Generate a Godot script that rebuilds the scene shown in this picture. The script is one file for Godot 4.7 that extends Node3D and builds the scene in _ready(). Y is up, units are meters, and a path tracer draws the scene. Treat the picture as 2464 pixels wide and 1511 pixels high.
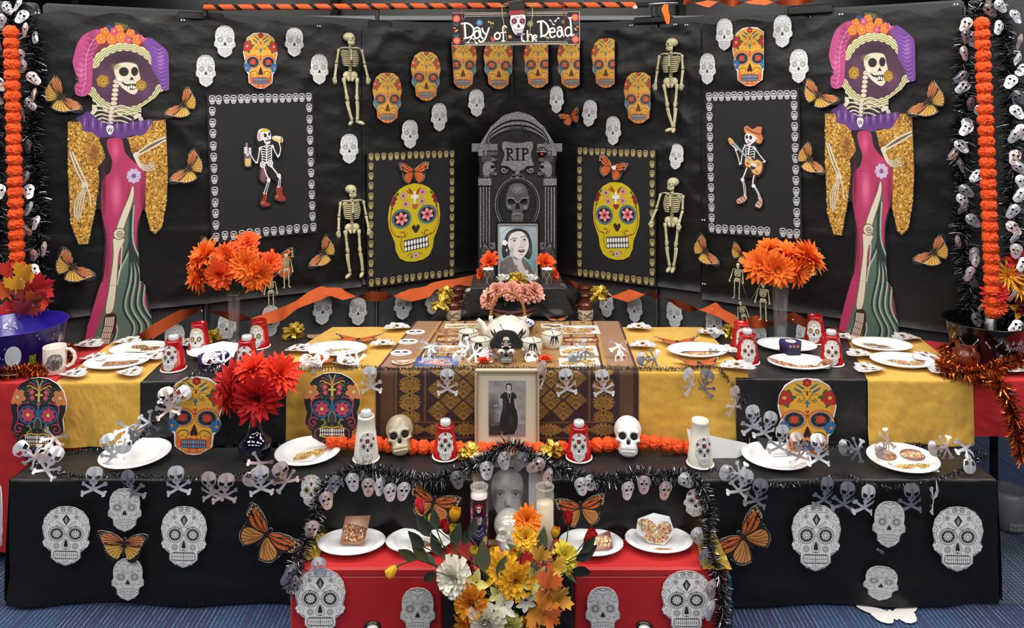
extends Node3D
# A Day of the Dead altar: black-draped room dividers with paper skulls, stepped tables with plates,
# candles and portraits, a bench and red boxes in front. Units are metres, y is up.
const F:=1750.0        # focal length in pixels of the 2464 x 1511 photograph
const CX:=1232.0
const HY:=250.0        # row of the horizon:the lens is shifted,the camera level
const EYE:=1.72
const TABLE:=.70
const SIDE:=.68
const BENCH:=.43
const BOX:=.241
# plan of the dividers: x and distance in front of the camera
const WALL:=[Vector2(-3.01,2.867),Vector2(-.786,3.89),Vector2(.0,4.36),Vector2(2.60,2.80)]
var names:={}
var wave:=FastNoiseLite.new()
var M:={}
var T:={}
var rng:=RandomNumberGenerator.new()

func _ready()->void:
	rng.seed=11
	wave.seed=5
	wave.frequency=1.0
	wave.fractal_octaves=3
	# ---- camera
	var cam:=Camera3D.new()
	cam.name="camera"
	cam.projection=Camera3D.PROJECTION_FRUSTUM
	cam.near=.05
	cam.far=40.0
	cam.size=1511.0/F*cam.near
	cam.frustum_offset=Vector2(0,-(755.5-HY)/F*cam.near)
	cam.position=Vector3(0,EYE,0)
	add_child(cam)
	cam.current=true
	# ---- surroundings and exposure
	var we:=WorldEnvironment.new()
	we.name="environment"
	var env:=Environment.new()
	env.background_mode=Environment.BG_COLOR
	env.background_color=Color(.02,.02,.02)
	env.tonemap_mode=Environment.TONE_MAPPER_LINEAR
	env.tonemap_exposure=1.6
	env.sdfgi_enabled=true
	env.ssao_enabled=true
	env.ssil_enabled=true
	we.environment=env
	add_child(we)
	# ---- ceiling panels: a glowing face and a light of its size just under it
	materials()
	var spots:=[]
	for z in [-2.55,-.75,1.0]:
		for x in [-2.7,-.9,.9,2.7]:
			spots.append(Vector3(x,2.9,z))
	var face:=mat(Color(.95,.95,.95),.6)
	face.emission_enabled=true
	face.emission=Color(1.0,.98,.95)
	face.emission_energy_multiplier=2.2
	for i in spots.size():
		var lamp:=thing("ceiling_light","recessed office ceiling light panel, row %s from the altar, place %s from the left" % [["first","second","third"][i/4],["first","second","third","fourth"][i % 4]],"light",spots[i],Basis(),"ceiling lights")
		part("light_frame",box_mesh(Vector3(1.24,.03,.64),.004),M.white_metal,lamp,Vector3(0,-.012,0))
		part("light_diffuser",box_mesh(Vector3(1.18,.012,.58),.003),face,lamp,Vector3(0,-.03,0))
		var a:=AreaLight3D.new()
		a.name="lamp_light"
		a.area_size=Vector2(1.18,.58)
		a.light_energy=[1.5,1.3,.9][i/4]
		a.light_color=Color(1.0,.985,.96)
		a.shadow_enabled=true
		a.area_range=12.0
		a.rotation_degrees.x=-90
		a.position=spots[i]+Vector3(0,-.045,0)
		add_child(a)
	# ---- large structure, then the things, small ones last
	room()
	wall()
	tables()
	bench()
	front()

func materials()->void:
	M.white_metal=mat(Color(.85,.85,.84),.5)
	var fuzz:=noise_tex(.12,Color(.20,.205,.21),Color(.40,.405,.415),256,3,4)
	M.felt=mat(Color(.86,.86,.87),.95,.0,{"albedo_texture":fuzz,"uv1_triplanar":true,"uv1_world_triplanar":true,"uv1_scale":Vector3(4,4,4)})
	M.dark=mat(Color(.075,.075,.08),.6)
	M.plastic=mat(Color(.066,.065,.067),.40,.0,{"rim_enabled":true,"rim":.25,"metallic_specular":.45,"normal_texture":bump_tex(.006,9.0,512,4,4,true),"normal_scale":.28,"uv1_triplanar":true,"uv1_world_triplanar":true,"uv1_scale":Vector3(.8,.8,.8)})
	M.board=mat(Color(.085,.085,.095),.75)
	M.paper=mat(Color(.90,.89,.88),.8)
	M.tinsel=mat(Color(.12,.12,.135),.2,.8)
	M.glint=mat(Color(.72,.73,.78),.25,.7)
	M.foil=mat(Color(.90,.90,.92),.32,.45)
	M.foil_dull=mat(Color(.60,.61,.65),.34,.6)
	M.foil_pink=mat(Color(.86,.78,.77),.32,.5)
	M.copper=mat(Color(.72,.34,.11),.2,.85)
	M.gold=mat(Color(.88,.76,.32),.24,.65)
	M.crepe=mat(Color(.82,.36,.16),.9,.0,{"backlight_enabled":true,"backlight":Color(.25,.09,.03)})
	M.marigold=mat(Color(.92,.33,.10),.85,.0,{"backlight_enabled":true,"backlight":Color(.2,.05,.01)})
	M.bone=mat(Color(.86,.84,.70),.5,.0,{"albedo_texture":noise_tex(.02,Color(.80,.78,.72),Color(1,1,1),128,8),"uv1_triplanar":true,"uv1_scale":Vector3(6,6,6)})
	M.bone_dark=mat(Color(.20,.18,.14),.7)
	M.black=mat(Color(.03,.03,.03),.8)
	M.clear=mat(Color(.95,.97,1.0,.10),.04,.0,{"transparency":BaseMaterial3D.TRANSPARENCY_ALPHA,"metallic_specular":.6})
	M.white=mat(Color(.90,.90,.90),.45)
	M.plate=mat(Color(.91,.91,.92),.5)
	M.cup_red=mat(Color(.70,.04,.08),.25,.0,{"metallic_specular":.6})
	M.wax=mat(Color(.93,.92,.90),.45,.0,{"subsurf_scatter_enabled":true,"subsurf_scatter_strength":.2})
	M.stem=mat(Color(.24,.33,.15),.7)
	M.leaf=mat(Color(.20,.27,.15),.65,.0,{"backlight_enabled":true,"backlight":Color(.05,.08,.02)})
	M.red_cloth=mat(Color(.74,.11,.14),.8,.0,{"rim_enabled":true,"rim":.6,"rim_tint":.5,"normal_texture":bump_tex(.02,5.0,256,6),"normal_scale":.25,"uv1_triplanar":true,"uv1_world_triplanar":true,"uv1_scale":Vector3(2,2,2)})
	M.yellow=mat(Color(.88,.69,.28),.85,.0,{"rim_enabled":true,"rim":.7,"rim_tint":.3,"albedo_texture":noise_tex(.03,Color(.92,.92,.92),Color(1,1,1),256,9),"normal_texture":bump_tex(.012,6.0,512,12,5),"normal_scale":.35,"uv1_triplanar":true,"uv1_world_triplanar":true,"uv1_scale":Vector3(2.2,2.2,2.2)})
	T.small=art_small()
	T.large=art_large()
	T.orange=art_orange(false)
	T.faded=art_orange(true)
	T.black=art_black()
	for i in 3:
		T["cup%d" % i]=art_cup(i)
		T["monarch%d" % i]=art_monarch(i)
	T.black_art=T.black
	T.erase("black")
	for key in T.keys():
		M[key]=mat(Color(1,1,1),.75,.0,{"albedo_texture":T[key]})
# ======================================================================
# Painting flat print (paper, labels, cloth patterns) into images
# ======================================================================
class Paint:
	var im:Image
	var w:float
	var k:float
	var mir:=false
	var rng:=RandomNumberGenerator.new()
	static var soft:PackedByteArray
	func _init(pw:float,ph:float,bg:Color,scale_up:=1.0,ss:=2.0):
		w=pw
		k=scale_up*ss
		rng.seed=7
		im=Image.create(int(round(pw*scale_up)*ss),int(round(ph*scale_up)*ss),false,Image.FORMAT_RGBA8)
		im.fill(bg)
	static func v(a:Array)->PackedVector2Array:
		var o:=PackedVector2Array()
		for i in range(0,a.size()-1,2):
			o.append(Vector2(a[i],a[i+1]))
		return o
	static func smooth(p:PackedVector2Array,closed:bool,n:=6)->PackedVector2Array:
		var o:=PackedVector2Array()
		var m:=p.size()
		for i in (m if closed else m-1):
			var a:Vector2=p[(i-1+m) % m] if closed else p[maxi(i-1,0)]
			var b:Vector2=p[i]
			var c:Vector2=p[(i+1) % m]
			var d:Vector2=p[(i+2) % m] if closed else p[mini(i+2,m-1)]
			for j in n:
				o.append(b.cubic_interpolate(c,a,d,float(j)/n))
		if not closed:
			o.append(p[m-1])
		return o
	func flip(p:PackedVector2Array)->PackedVector2Array:
		var o:=PackedVector2Array()
		for q in p:
			o.append(Vector2(w-q.x,q.y))
		return o
	func fill(polys:Array,c:Color)->void:
		_one(polys,c)
		if mir:
			var o:=[]
			for p in polys:
				o.append(flip(p))
			_one(o,c)
	func _one(polys:Array,c:Color)->void:
		var iw:=im.get_width()
		var ih:=im.get_height()
		var lo:=1e9
		var hi:=-1e9
		for p in polys:
			for q in p:
				lo=minf(lo,q.y)
				hi=maxf(hi,q.y)
		var top:=clampi(int(floor(lo*k)),0,ih)
		var bot:=clampi(int(ceil(hi*k)),0,ih)
		if bot<=top:
			return
		var rows:=[]
		rows.resize(bot-top)
		for i in rows.size():
			rows[i]=[]
		for p in polys:
			var n:int=p.size()
			for i in n:
				var a:Vector2=p[i]*k
				var b:Vector2=p[(i+1) % n]*k
				if a.y>b.y:
					var t:=a
					a=b
					b=t
				var ys:=maxi(int(ceil(a.y-.5)),top)
				var ye:=mini(int(ceil(b.y-.5)),bot)
				if ye<=ys:
					continue
				var g:=(b.x-a.x)/(b.y-a.y)
				for y in range(ys,ye):
					rows[y-top].append(a.x+(y+.5-a.y)*g)
		var see:=c.a<.99
		var src:Image
		if see:
			src=Image.create(iw,1,false,Image.FORMAT_RGBA8)
			src.fill(c)
		for y in rows.size():
			var r:Array=rows[y]
			r.sort()
			for i in range(0,r.size()-1,2):
				var x0:=clampi(int(round(r[i])),0,iw)
				var x1:=clampi(int(round(r[i+1])),0,iw)
				if x1>x0:
					if see:
						im.blend_rect(src,Rect2i(0,0,x1-x0,1),Vector2i(x0,y+top))
					else:
						im.fill_rect(Rect2i(x0,y+top,x1-x0,1),c)
	func f(a,c:Color)->void:
		fill([v(a) if a is Array else a],c)
	func fs(a,c:Color)->void:
		fill([smooth(v(a) if a is Array else a,true)],c)
	static func oval(x:float,y:float,rx:float,ry:float,rot:=.0,n:=28)->PackedVector2Array:
		var o:=PackedVector2Array()
		for i in n:
			var t:=TAU*i/n
			o.append(Vector2(x,y)+Vector2(cos(t)*rx,sin(t)*ry).rotated(rot))
		return o
	func e(x:float,y:float,rx:float,ry:float,c:Color,rot:=.0)->void:
		fill([oval(x,y,rx,ry,rot)],c)
	func ring(x:float,y:float,rx:float,ry:float,t:float,c:Color,rot:=.0)->void:
		fill([oval(x,y,rx+t/2,ry+t/2,rot),oval(x,y,rx-t/2,ry-t/2,rot)],c)
	func l(a,t:float,c:Color)->void:
		var p:PackedVector2Array=v(a) if a is Array else a
		var q:=PackedVector2Array()
		for x in p:
			q.append(x*100.0)
		for g in Geometry2D.offset_polyline(q,t*50.0,Geometry2D.JOIN_ROUND,Geometry2D.END_ROUND):
			var o:=PackedVector2Array()
			for x in g:
				o.append(x/100.0)
			fill([o],c)
	func s(a,t:float,c:Color,closed:=false)->void:
		var p:=smooth(v(a) if a is Array else a,closed)
		if closed:
			p.append(p[0])
		for i in p.size()-1:
			var d:=(p[i+1]-p[i])
			if d.length()<1e-6:
				continue
			var u:=d.normalized()*t/2
			var o:=u.orthogonal()
			fill([PackedVector2Array([p[i]-u*.5+o,p[i]-u*.5-o,p[i+1]+u*.5-o,p[i+1]+u*.5+o])],c)
	func sp(x:float,y:float,r:float,turns:float,t:float,c:Color,ang:=.0,dir:=1.0)->void:
		var p:=PackedVector2Array()
		var n:=int(turns*8)
		for i in n+1:
			var q:=float(i)/n
			p.append(Vector2(x,y)+Vector2(r*(1.0-q*.9),0).rotated(ang+dir*q*turns*TAU))
		s(p,t,c)
	# petals round a centre, each an oval, with an outline under it
	func fl(x:float,y:float,r:float,n:int,c:Color,cc:Color,line:=Color(0,0,0,0),ang:=.0,fat:=.42,t:=1.0)->void:
		if line.a>.5:
			for i in n:
				var q:=Vector2(x,y)+Vector2(r*.6,0).rotated(ang+TAU*i/n)
				e(q.x,q.y,r*.42+t,r*fat+t,line,ang+TAU*i/n)
		for i in n:
			var q:=Vector2(x,y)+Vector2(r*.6,0).rotated(ang+TAU*i/n)
			e(q.x,q.y,r*.42,r*fat,c,ang+TAU*i/n)
		if line.a>.5:
			e(x,y,r*.26+t,r*.26+t,line)
		e(x,y,r*.26,r*.26,cc)
	func dots(x:float,y:float,rx:float,ry:float,n:int,r:float,c:Color,a0:=.0,a1:=TAU)->void:
		for i in n:
			var t:=a0+(a1-a0)*i/n
			e(x+cos(t)*rx,y+sin(t)*ry,r,r,c)
	func heart(x:float,y:float,r:float,c:Color,up:=1.0)->void:
		fs([x,y+r*up,x-r*.7,y+r*.15*up,x-r*.85,y-r*.5*up,x-r*.4,y-r*.85*up,x,y-r*.4*up,x+r*.4,y-r*.85*up,x+r*.85,y-r*.5*up,x+r*.7,y+r*.15*up],c)
	# a soft dab: colour that thins out towards its rim
	func d(x:float,y:float,rx:float,ry:float,c:Color)->void:
		if soft.is_empty():
			soft.resize(48*48)
			for j in 48:
				for i in 48:
					var t:=1.0-minf(Vector2(i-23.5,j-23.5).length()/23.5,1.0)
					soft[j*48+i]=int(255.0*t*t*(3.0-2.0*t))
		var bytes:=PackedByteArray()
		bytes.resize(48*48*4)
		for i in 48*48:
			bytes[i*4]=c.r8
			bytes[i*4+1]=c.g8
			bytes[i*4+2]=c.b8
			bytes[i*4+3]=int(soft[i]*c.a)
		var b:=Image.create_from_data(48,48,false,Image.FORMAT_RGBA8,bytes)
		b.resize(maxi(int(rx*2*k),2),maxi(int(ry*2*k),2),Image.INTERPOLATE_BILINEAR)
		im.blend_rect(b,Rect2i(0,0,b.get_width(),b.get_height()),Vector2i(int((x-rx)*k),int((y-ry)*k)))
		if mir:
			im.blend_rect(b,Rect2i(0,0,b.get_width(),b.get_height()),Vector2i(int((w-x-rx)*k),int((y-ry)*k)))
	# many short random flecks inside a polygon: pile of sequins, food, halftone
	func flecks(a,n:int,size:float,cols:Array,long:=1.6)->void:
		var p:PackedVector2Array=v(a) if a is Array else a
		var lo:Vector2=p[0]
		var hi:Vector2=p[0]
		for q in p:
			lo=lo.min(q)
			hi=hi.max(q)
		for i in n:
			var q:=Vector2(rng.randf_range(lo.x,hi.x),rng.randf_range(lo.y,hi.y))
			if Geometry2D.is_point_in_polygon(q,p):
				var t:=rng.randf()*TAU
				var r:=size*rng.randf_range(.6,1.3)
				fill([oval(q.x,q.y,r*long,r,t,7)],cols[rng.randi() % cols.size()])
	func done(alpha:=false)->ImageTexture:
		im.shrink_x2()
		if not alpha:
			im.convert(Image.FORMAT_RGB8)
		return ImageTexture.create_from_image(im)
# ======================================================================
# Shapes
# ======================================================================

func st_new()->SurfaceTool:
	var st:=SurfaceTool.new()
	st.begin(Mesh.PRIMITIVE_TRIANGLES)
	return st

func tri(st:SurfaceTool,a:Vector3,b:Vector3,c:Vector3,ua:=Vector2(),ub:=Vector2(),uc:=Vector2())->void:
	st.set_uv(ua); st.add_vertex(a)
	st.set_uv(ub); st.add_vertex(b)
	st.set_uv(uc); st.add_vertex(c)
# rows of points to a skin; rows run along v, points of a row along u

func surf(st:SurfaceTool,rows:Array,wrap:=false,flat:=false)->void:
	st.set_smooth_group(0xFFFFFFFF if flat else 0)
	var m:=rows.size()
	var n:int=rows[0].size()
	var cols:=n if wrap else n-1
	for i in m-1:
		var ra:Array=rows[i]
		var rb:Array=rows[i+1]
		var v0:=float(i)/(m-1)
		var v1:=float(i+1)/(m-1)
		for j in cols:
			var j2:=(j+1) % n
			var u0:=float(j)/cols
			var u1:=float(j+1)/cols
			if ra[j]!=ra[j2]:
				tri(st,ra[j],ra[j2],rb[j2],Vector2(u0,v0),Vector2(u1,v0),Vector2(u1,v1))
			if rb[j]!=rb[j2]:
				tri(st,ra[j],rb[j2],rb[j],Vector2(u0,v0),Vector2(u1,v1),Vector2(u0,v1))

func skin(rows:Array,wrap:=false,flat:=false)->ArrayMesh:
	var st:=st_new()
	surf(st,rows,wrap,flat)
	return fin(st)

func fin(st:SurfaceTool)->ArrayMesh:
	st.generate_normals()
	st.index()
	return st.commit()

func lathe(st:SurfaceTool,prof:Array,n:=24,at_:=Vector3(),sx:=1.0,sz:=1.0)->void:
	var rows:=[]
	for i in range(prof.size()-1,-1,-1):
		var p:Vector2=prof[i]
		var row:=[]
		for j in n:
			var t:=TAU*j/n
			row.append(at_+Vector3(cos(t)*p.x*sx,p.y,-sin(t)*p.x*sz))
		rows.append(row)
	surf(st,rows,true)

func tube(st:SurfaceTool,pts:Array,rad,n:=6,cap:=true)->void:
	var rows:=[]
	var m:=pts.size()
	var up:=Vector3(0,1,0)
	for i in m:
		var d:Vector3=(pts[mini(i+1,m-1)]-pts[maxi(i-1,0)])
		d=d.normalized() if d.length()>1e-9 else Vector3(0,1,0)
		if i==0 and absf(d.y)>.9:
			up=Vector3(1,0,0)
		var x:=up.cross(d)
		if x.length()<1e-4:
			x=Vector3(0,0,1).cross(d)
		x=x.normalized()
		var y:=d.cross(x).normalized()
		up=y
		var r:float=rad[i] if rad is Array else rad
		var row:=[]
		for j in n:
			var t:=TAU*j/n
			row.append(pts[i]+x*cos(t)*r+y*sin(t)*r)
		rows.append(row)
	surf(st,rows,true)
	if cap:
		for e in [0,m-1]:
			var row:Array=rows[e]
			for j in n:
				if e==0:
					tri(st,pts[e],row[(j+1) % n],row[j])
				else:
					tri(st,pts[e],row[j],row[(j+1) % n])

func blob(st:SurfaceTool,c:Vector3,r:Vector3,n:=10,b:=Basis())->void:
	var rows:=[]
	var h:=maxi(n/2,4)
	for i in h+1:
		var t:=PI*i/h
		var row:=[]
		for j in n:
			var a:=TAU*j/n
			row.append(c+b*Vector3(sin(t)*cos(a)*r.x,cos(t)*r.y,-sin(t)*sin(a)*r.z))
		rows.append(row)
	surf(st,rows,true)
# a box with bevelled edges

func rbox(st:SurfaceTool,c:Vector3,s:Vector3,b:=.003,bas:=Basis())->void:
	var h:=s/2
	b=minf(b,minf(h.x,minf(h.y,h.z))*.9)
	var rows:=[]
	for q in [[-h.y,b],[-h.y+b,.0],[h.y-b,.0],[h.y,b]]:
		var x:float=h.x-q[1]
		var z:float=h.z-q[1]
		var k:=b
		var row:=[]
		for p in [Vector2(x-k,z),Vector2(-x+k,z),Vector2(-x,z-k),Vector2(-x,-z+k),Vector2(-x+k,-z),Vector2(x-k,-z),Vector2(x,-z+k),Vector2(x,z-k)]:
			row.append(c+bas*Vector3(p.x,q[0],p.y))
		rows.append(row)
	rows.reverse()
	surf(st,rows,true,true)
	for e in [0,3]:
		var mid:Vector3=c+bas*Vector3(0,h.y if e==0 else -h.y,0)
		var row:Array=rows[e]
		for j in 8:
			if e==0:
				tri(st,mid,row[(j+1) % 8],row[j])
			else:
				tri(st,mid,row[j],row[(j+1) % 8])

func box_mesh(s:Vector3,b:=.003)->ArrayMesh:
	var st:=st_new()
	rbox(st,Vector3(),s,b)
	return fin(st)

func ball(r:Vector3,n:=12)->ArrayMesh:
	var st:=st_new()
	blob(st,Vector3(),r,n)
	return fin(st)
# half an outline (u, v in 0..1, from top to bottom on the right side) to a whole one

func both(a:Array)->PackedVector2Array:
	var o:=PackedVector2Array()
	for i in range(0,a.size(),2):
		o.append(Vector2(a[i],a[i+1]))
	for i in range(a.size()-2,-1,-2):
		if absf(a[i]-.5)>.001:
			o.append(Vector2(1.0-a[i],a[i+1]))
	return o
# a sheet of card cut to an outline: printed front (surface 0), blank back and edges (surface 1).
# opt: holes, cuts (u of the lines it may bend along), bend: Callable(u, v) -> Vector3 added (in metres)

func card(out:PackedVector2Array,w:float,h:float,th:=.0016,opt:={})->ArrayMesh:
	var k:=1000.0
	var poly:=PackedVector2Array()
	for p in out:
		poly.append(p*k)
	var cuts:Array=opt.get("cuts",[.0,1.0])
	var holes:Array=opt.get("holes",[])
	var bend=opt.get("bend")
	var pos:=func(p:Vector2,z:float)->Vector3:
		var q:=p/k
		var o:=Vector3((q.x-.5)*w,(.5-q.y)*h,z)
		return o+bend.call(q.x,q.y) if bend!=null else o
	var fs:=st_new()
	var bs:=st_new()
	fs.set_smooth_group(0)
	bs.set_smooth_group(0xFFFFFFFF)
	for i in cuts.size()-1:
		var a:float=cuts[i]*k
		var b:float=cuts[i+1]*k
		var pieces:=[poly]
		if cuts.size()>2:
			pieces=Geometry2D.intersect_polygons(poly,PackedVector2Array([Vector2(a,-k),Vector2(b,-k),Vector2(b,2*k),Vector2(a,2*k)]))
		for hole in holes:
			var hk:=PackedVector2Array()
			for p in hole:
				hk.append(p*k)
			var next:=[]
			for p in pieces:
				next.append_array(Geometry2D.clip_polygons(p,hk))
			pieces=next
		for p in pieces:
			var t:=Geometry2D.triangulate_polygon(p)
			for j in range(0,t.size(),3):
				var x:Vector2=p[t[j]]
				var y:Vector2=p[t[j+1]]
				var z:Vector2=p[t[j+2]]
				if (y-x).cross(z-x)<0:
					var s:=y
					y=z
					z=s
				tri(fs,pos.call(x,th/2),pos.call(y,th/2),pos.call(z,th/2),x/k,y/k,z/k)
				tri(bs,pos.call(x,-th/2),pos.call(z,-th/2),pos.call(y,-th/2),x/k,z/k,y/k)
	for i in poly.size():
		var a:Vector2=poly[i]
		var b:Vector2=poly[(i+1) % poly.size()]
		var n:=maxi(1,int((b-a).length()/120.0)) if cuts.size()>2 else 1
		for j in n:
			var p:=a.lerp(b,float(j)/n)
			var q:=a.lerp(b,float(j+1)/n)
			tri(bs,pos.call(p,th/2),pos.call(q,-th/2),pos.call(q,th/2))
			tri(bs,pos.call(p,th/2),pos.call(p,-th/2),pos.call(q,-th/2))
	fs.generate_normals()
	bs.generate_normals()
	var mesh:ArrayMesh=fs.commit()
	bs.commit(mesh)
	return mesh

func strips(n:int)->Array:
	var o:=[]
	for i in n+1:
		o.append(float(i)/n)
	return o
# ======================================================================
# Nodes
# ======================================================================

func numbered(called:String)->String:
	if not names.has(called):
		names[called]=0
		return called
	names[called]+=1
	return "%s_%03d" % [called,names[called]]

func tag(o:Node3D,label:String,category:String,group:="")->void:
	o.set_meta("label",label)
	o.set_meta("category",category)
	if group:
		o.set_meta("group",group)

func thing(called:String,label:String,category:String,at_:=Vector3(),bas:=Basis(),group:="")->Node3D:
	var o:=Node3D.new()
	o.name=numbered(called)
	add_child(o)
	o.transform=Transform3D(bas,at_)
	tag(o,label,category,group)
	return o

func part(called:String,shape,m,par:Node3D,at_:=Vector3(),bas:=Basis())->MeshInstance3D:
	var o:=MeshInstance3D.new()
	o.name=called
	o.mesh=fin(shape) if shape is SurfaceTool else shape
	var ms:Array=m if m is Array else [m]
	for i in o.mesh.get_surface_count():
		o.set_surface_override_material(i,ms[mini(i,ms.size()-1)])
	o.transform=Transform3D(bas,at_)
	par.add_child(o,true)
	return o

func solo(called:String,shape,m,label:String,category:String,at_:=Vector3(),bas:=Basis(),group:="")->MeshInstance3D:
	var o:=part(numbered(called),shape,m,self,at_,bas)
	tag(o,label,category,group)
	return o

func struct(called:String,shape,m,at_:=Vector3(),bas:=Basis())->MeshInstance3D:
	var o:=part(called,shape,m,self,at_,bas)
	o.set_meta("kind","structure")
	return o

func dup(src:Node3D,label:String,at_:Vector3,bas:=Basis(),group:="")->Node3D:
	var o:Node3D=src.duplicate()
	o.name=numbered(plain_name(src.name))
	add_child(o)
	o.transform=Transform3D(bas,at_)
	o.set_meta("label",label)
	if group:
		o.set_meta("group",group)
	return o

func plain_name(n:String)->String:
	return n.left(-4) if n.length()>4 and n[-4]=="_" and n.right(3).is_valid_int() else n

func stuff(o:Node3D)->Node3D:
	o.set_meta("kind","stuff")
	return o
# ======================================================================
# Materials
# ======================================================================

func mat(c:Color,rough:=.7,metal:=.0,opt:={})->StandardMaterial3D:
	var m:=StandardMaterial3D.new()
	m.albedo_color=c
	m.roughness=rough
	m.metallic=metal
	m.cull_mode=BaseMaterial3D.CULL_DISABLED
	for key in opt:
		m.set(key,opt[key])
	if opt.has("normal_texture"):
		m.normal_enabled=true
	return m

func noise_tex(freq:float,a:Color,b:Color,size:=256,seed_:=1,octaves:=3)->ImageTexture:
	var n:=FastNoiseLite.new()
	n.noise_type=FastNoiseLite.TYPE_SIMPLEX_SMOOTH
	n.seed=seed_
	n.frequency=freq
	n.fractal_octaves=octaves
	var g:=n.get_seamless_image(size,size)
	g.convert(Image.FORMAT_L8)
	var src:=g.get_data()
	var out:=PackedByteArray()
	out.resize(size*size*3)
	for i in size*size:
		var c:=a.lerp(b,src[i]/255.0)
		out[i*3]=c.r8
		out[i*3+1]=c.g8
		out[i*3+2]=c.b8
	return ImageTexture.create_from_image(Image.create_from_data(size,size,false,Image.FORMAT_RGB8,out))

func bump_tex(freq:float,strength:float,size:=512,seed_:=1,octaves:=4,ridged:=false)->ImageTexture:
	var n:=FastNoiseLite.new()
	n.noise_type=FastNoiseLite.TYPE_SIMPLEX_SMOOTH
	n.seed=seed_
	n.frequency=freq
	n.fractal_octaves=octaves
	if ridged:
		n.fractal_type=FastNoiseLite.FRACTAL_RIDGED
	var g:=n.get_seamless_image(size,size)
	g.convert(Image.FORMAT_RGBA8)
	g.bump_map_to_normal_map(strength)
	return ImageTexture.create_from_image(g)

func nz(x:float,y:float,z:=.0)->float:
	return wave.get_noise_3d(x,y,z)
# ======================================================================
# Places: pixels of the photograph to points on the room's own surfaces
# ======================================================================

func ray(px:float,py:float)->Vector3:
	return Vector3((px-CX)/F,(HY-py)/F,-1.0)

func at(px:float,py:float,d:float)->Vector3:
	return Vector3(0,EYE,0)+ray(px,py)*d

func on_y(px:float,py:float,y:float)->Vector3:
	return at(px,py,(y-EYE)/ray(px,py).y)

func seg_d(px:float,i:int)->float:
	var a:Vector2=WALL[i]
	var e:Vector2=WALL[i+1]-a
	return (a.x*e.y-a.y*e.x)/((px-CX)/F*e.y-e.x)

func seg_of(px:float)->int:
	for i in WALL.size()-1:
		var x:=(px-CX)/F*seg_d(px,i)
		if x>=WALL[i].x-.0001 and x<=WALL[i+1].x+.0001:
			return i
	return 0 if px<CX else WALL.size()-2
# a spot on the black wall: centre, axes and size of the pixel box

func wall_box(x0:float,y0:float,x1:float,y1:float,off:=.03)->Dictionary:
	var xc:=(x0+x1)/2
	var i:=seg_of(xc)
	var d0:=seg_d(x0,i)
	var d1:=seg_d(x1,i)
	var a:=Vector2((x0-CX)/F*d0,d0)
	var b:=Vector2((x1-CX)/F*d1,d1)
	var dir:=(b-a).normalized()
	var bx:=Vector3(dir.x,0,-dir.y)
	var bas:=Basis(bx,Vector3(0,1,0),Vector3(dir.y,0,dir.x))
	var d:=seg_d(xc,i)
	var m:=(a+b)/2
	var p:=Vector3(m.x,EYE+(HY-(y0+y1)/2)/F*d,-m.y)
	return {"p":p+bas.z*off,"b":bas,"w":(b-a).length(),"h":(y1-y0)/F*d,"d":d}

func turn(z:=.0,y:=.0,x:=.0)->Basis:
	return Basis(Vector3(0,1,0),y)*Basis(Vector3(1,0,0),x)*Basis(Vector3(0,0,1),z)
# ======================================================================
# Printed art
# ======================================================================
const INK:=Color(.13,.13,.15)
const SHEET:=Color(.96,.95,.95)
const PAPER:=Color(.885,.88,.88)
# small sugar-skull colouring page: heart with a keyhole, ringed eyes

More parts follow.
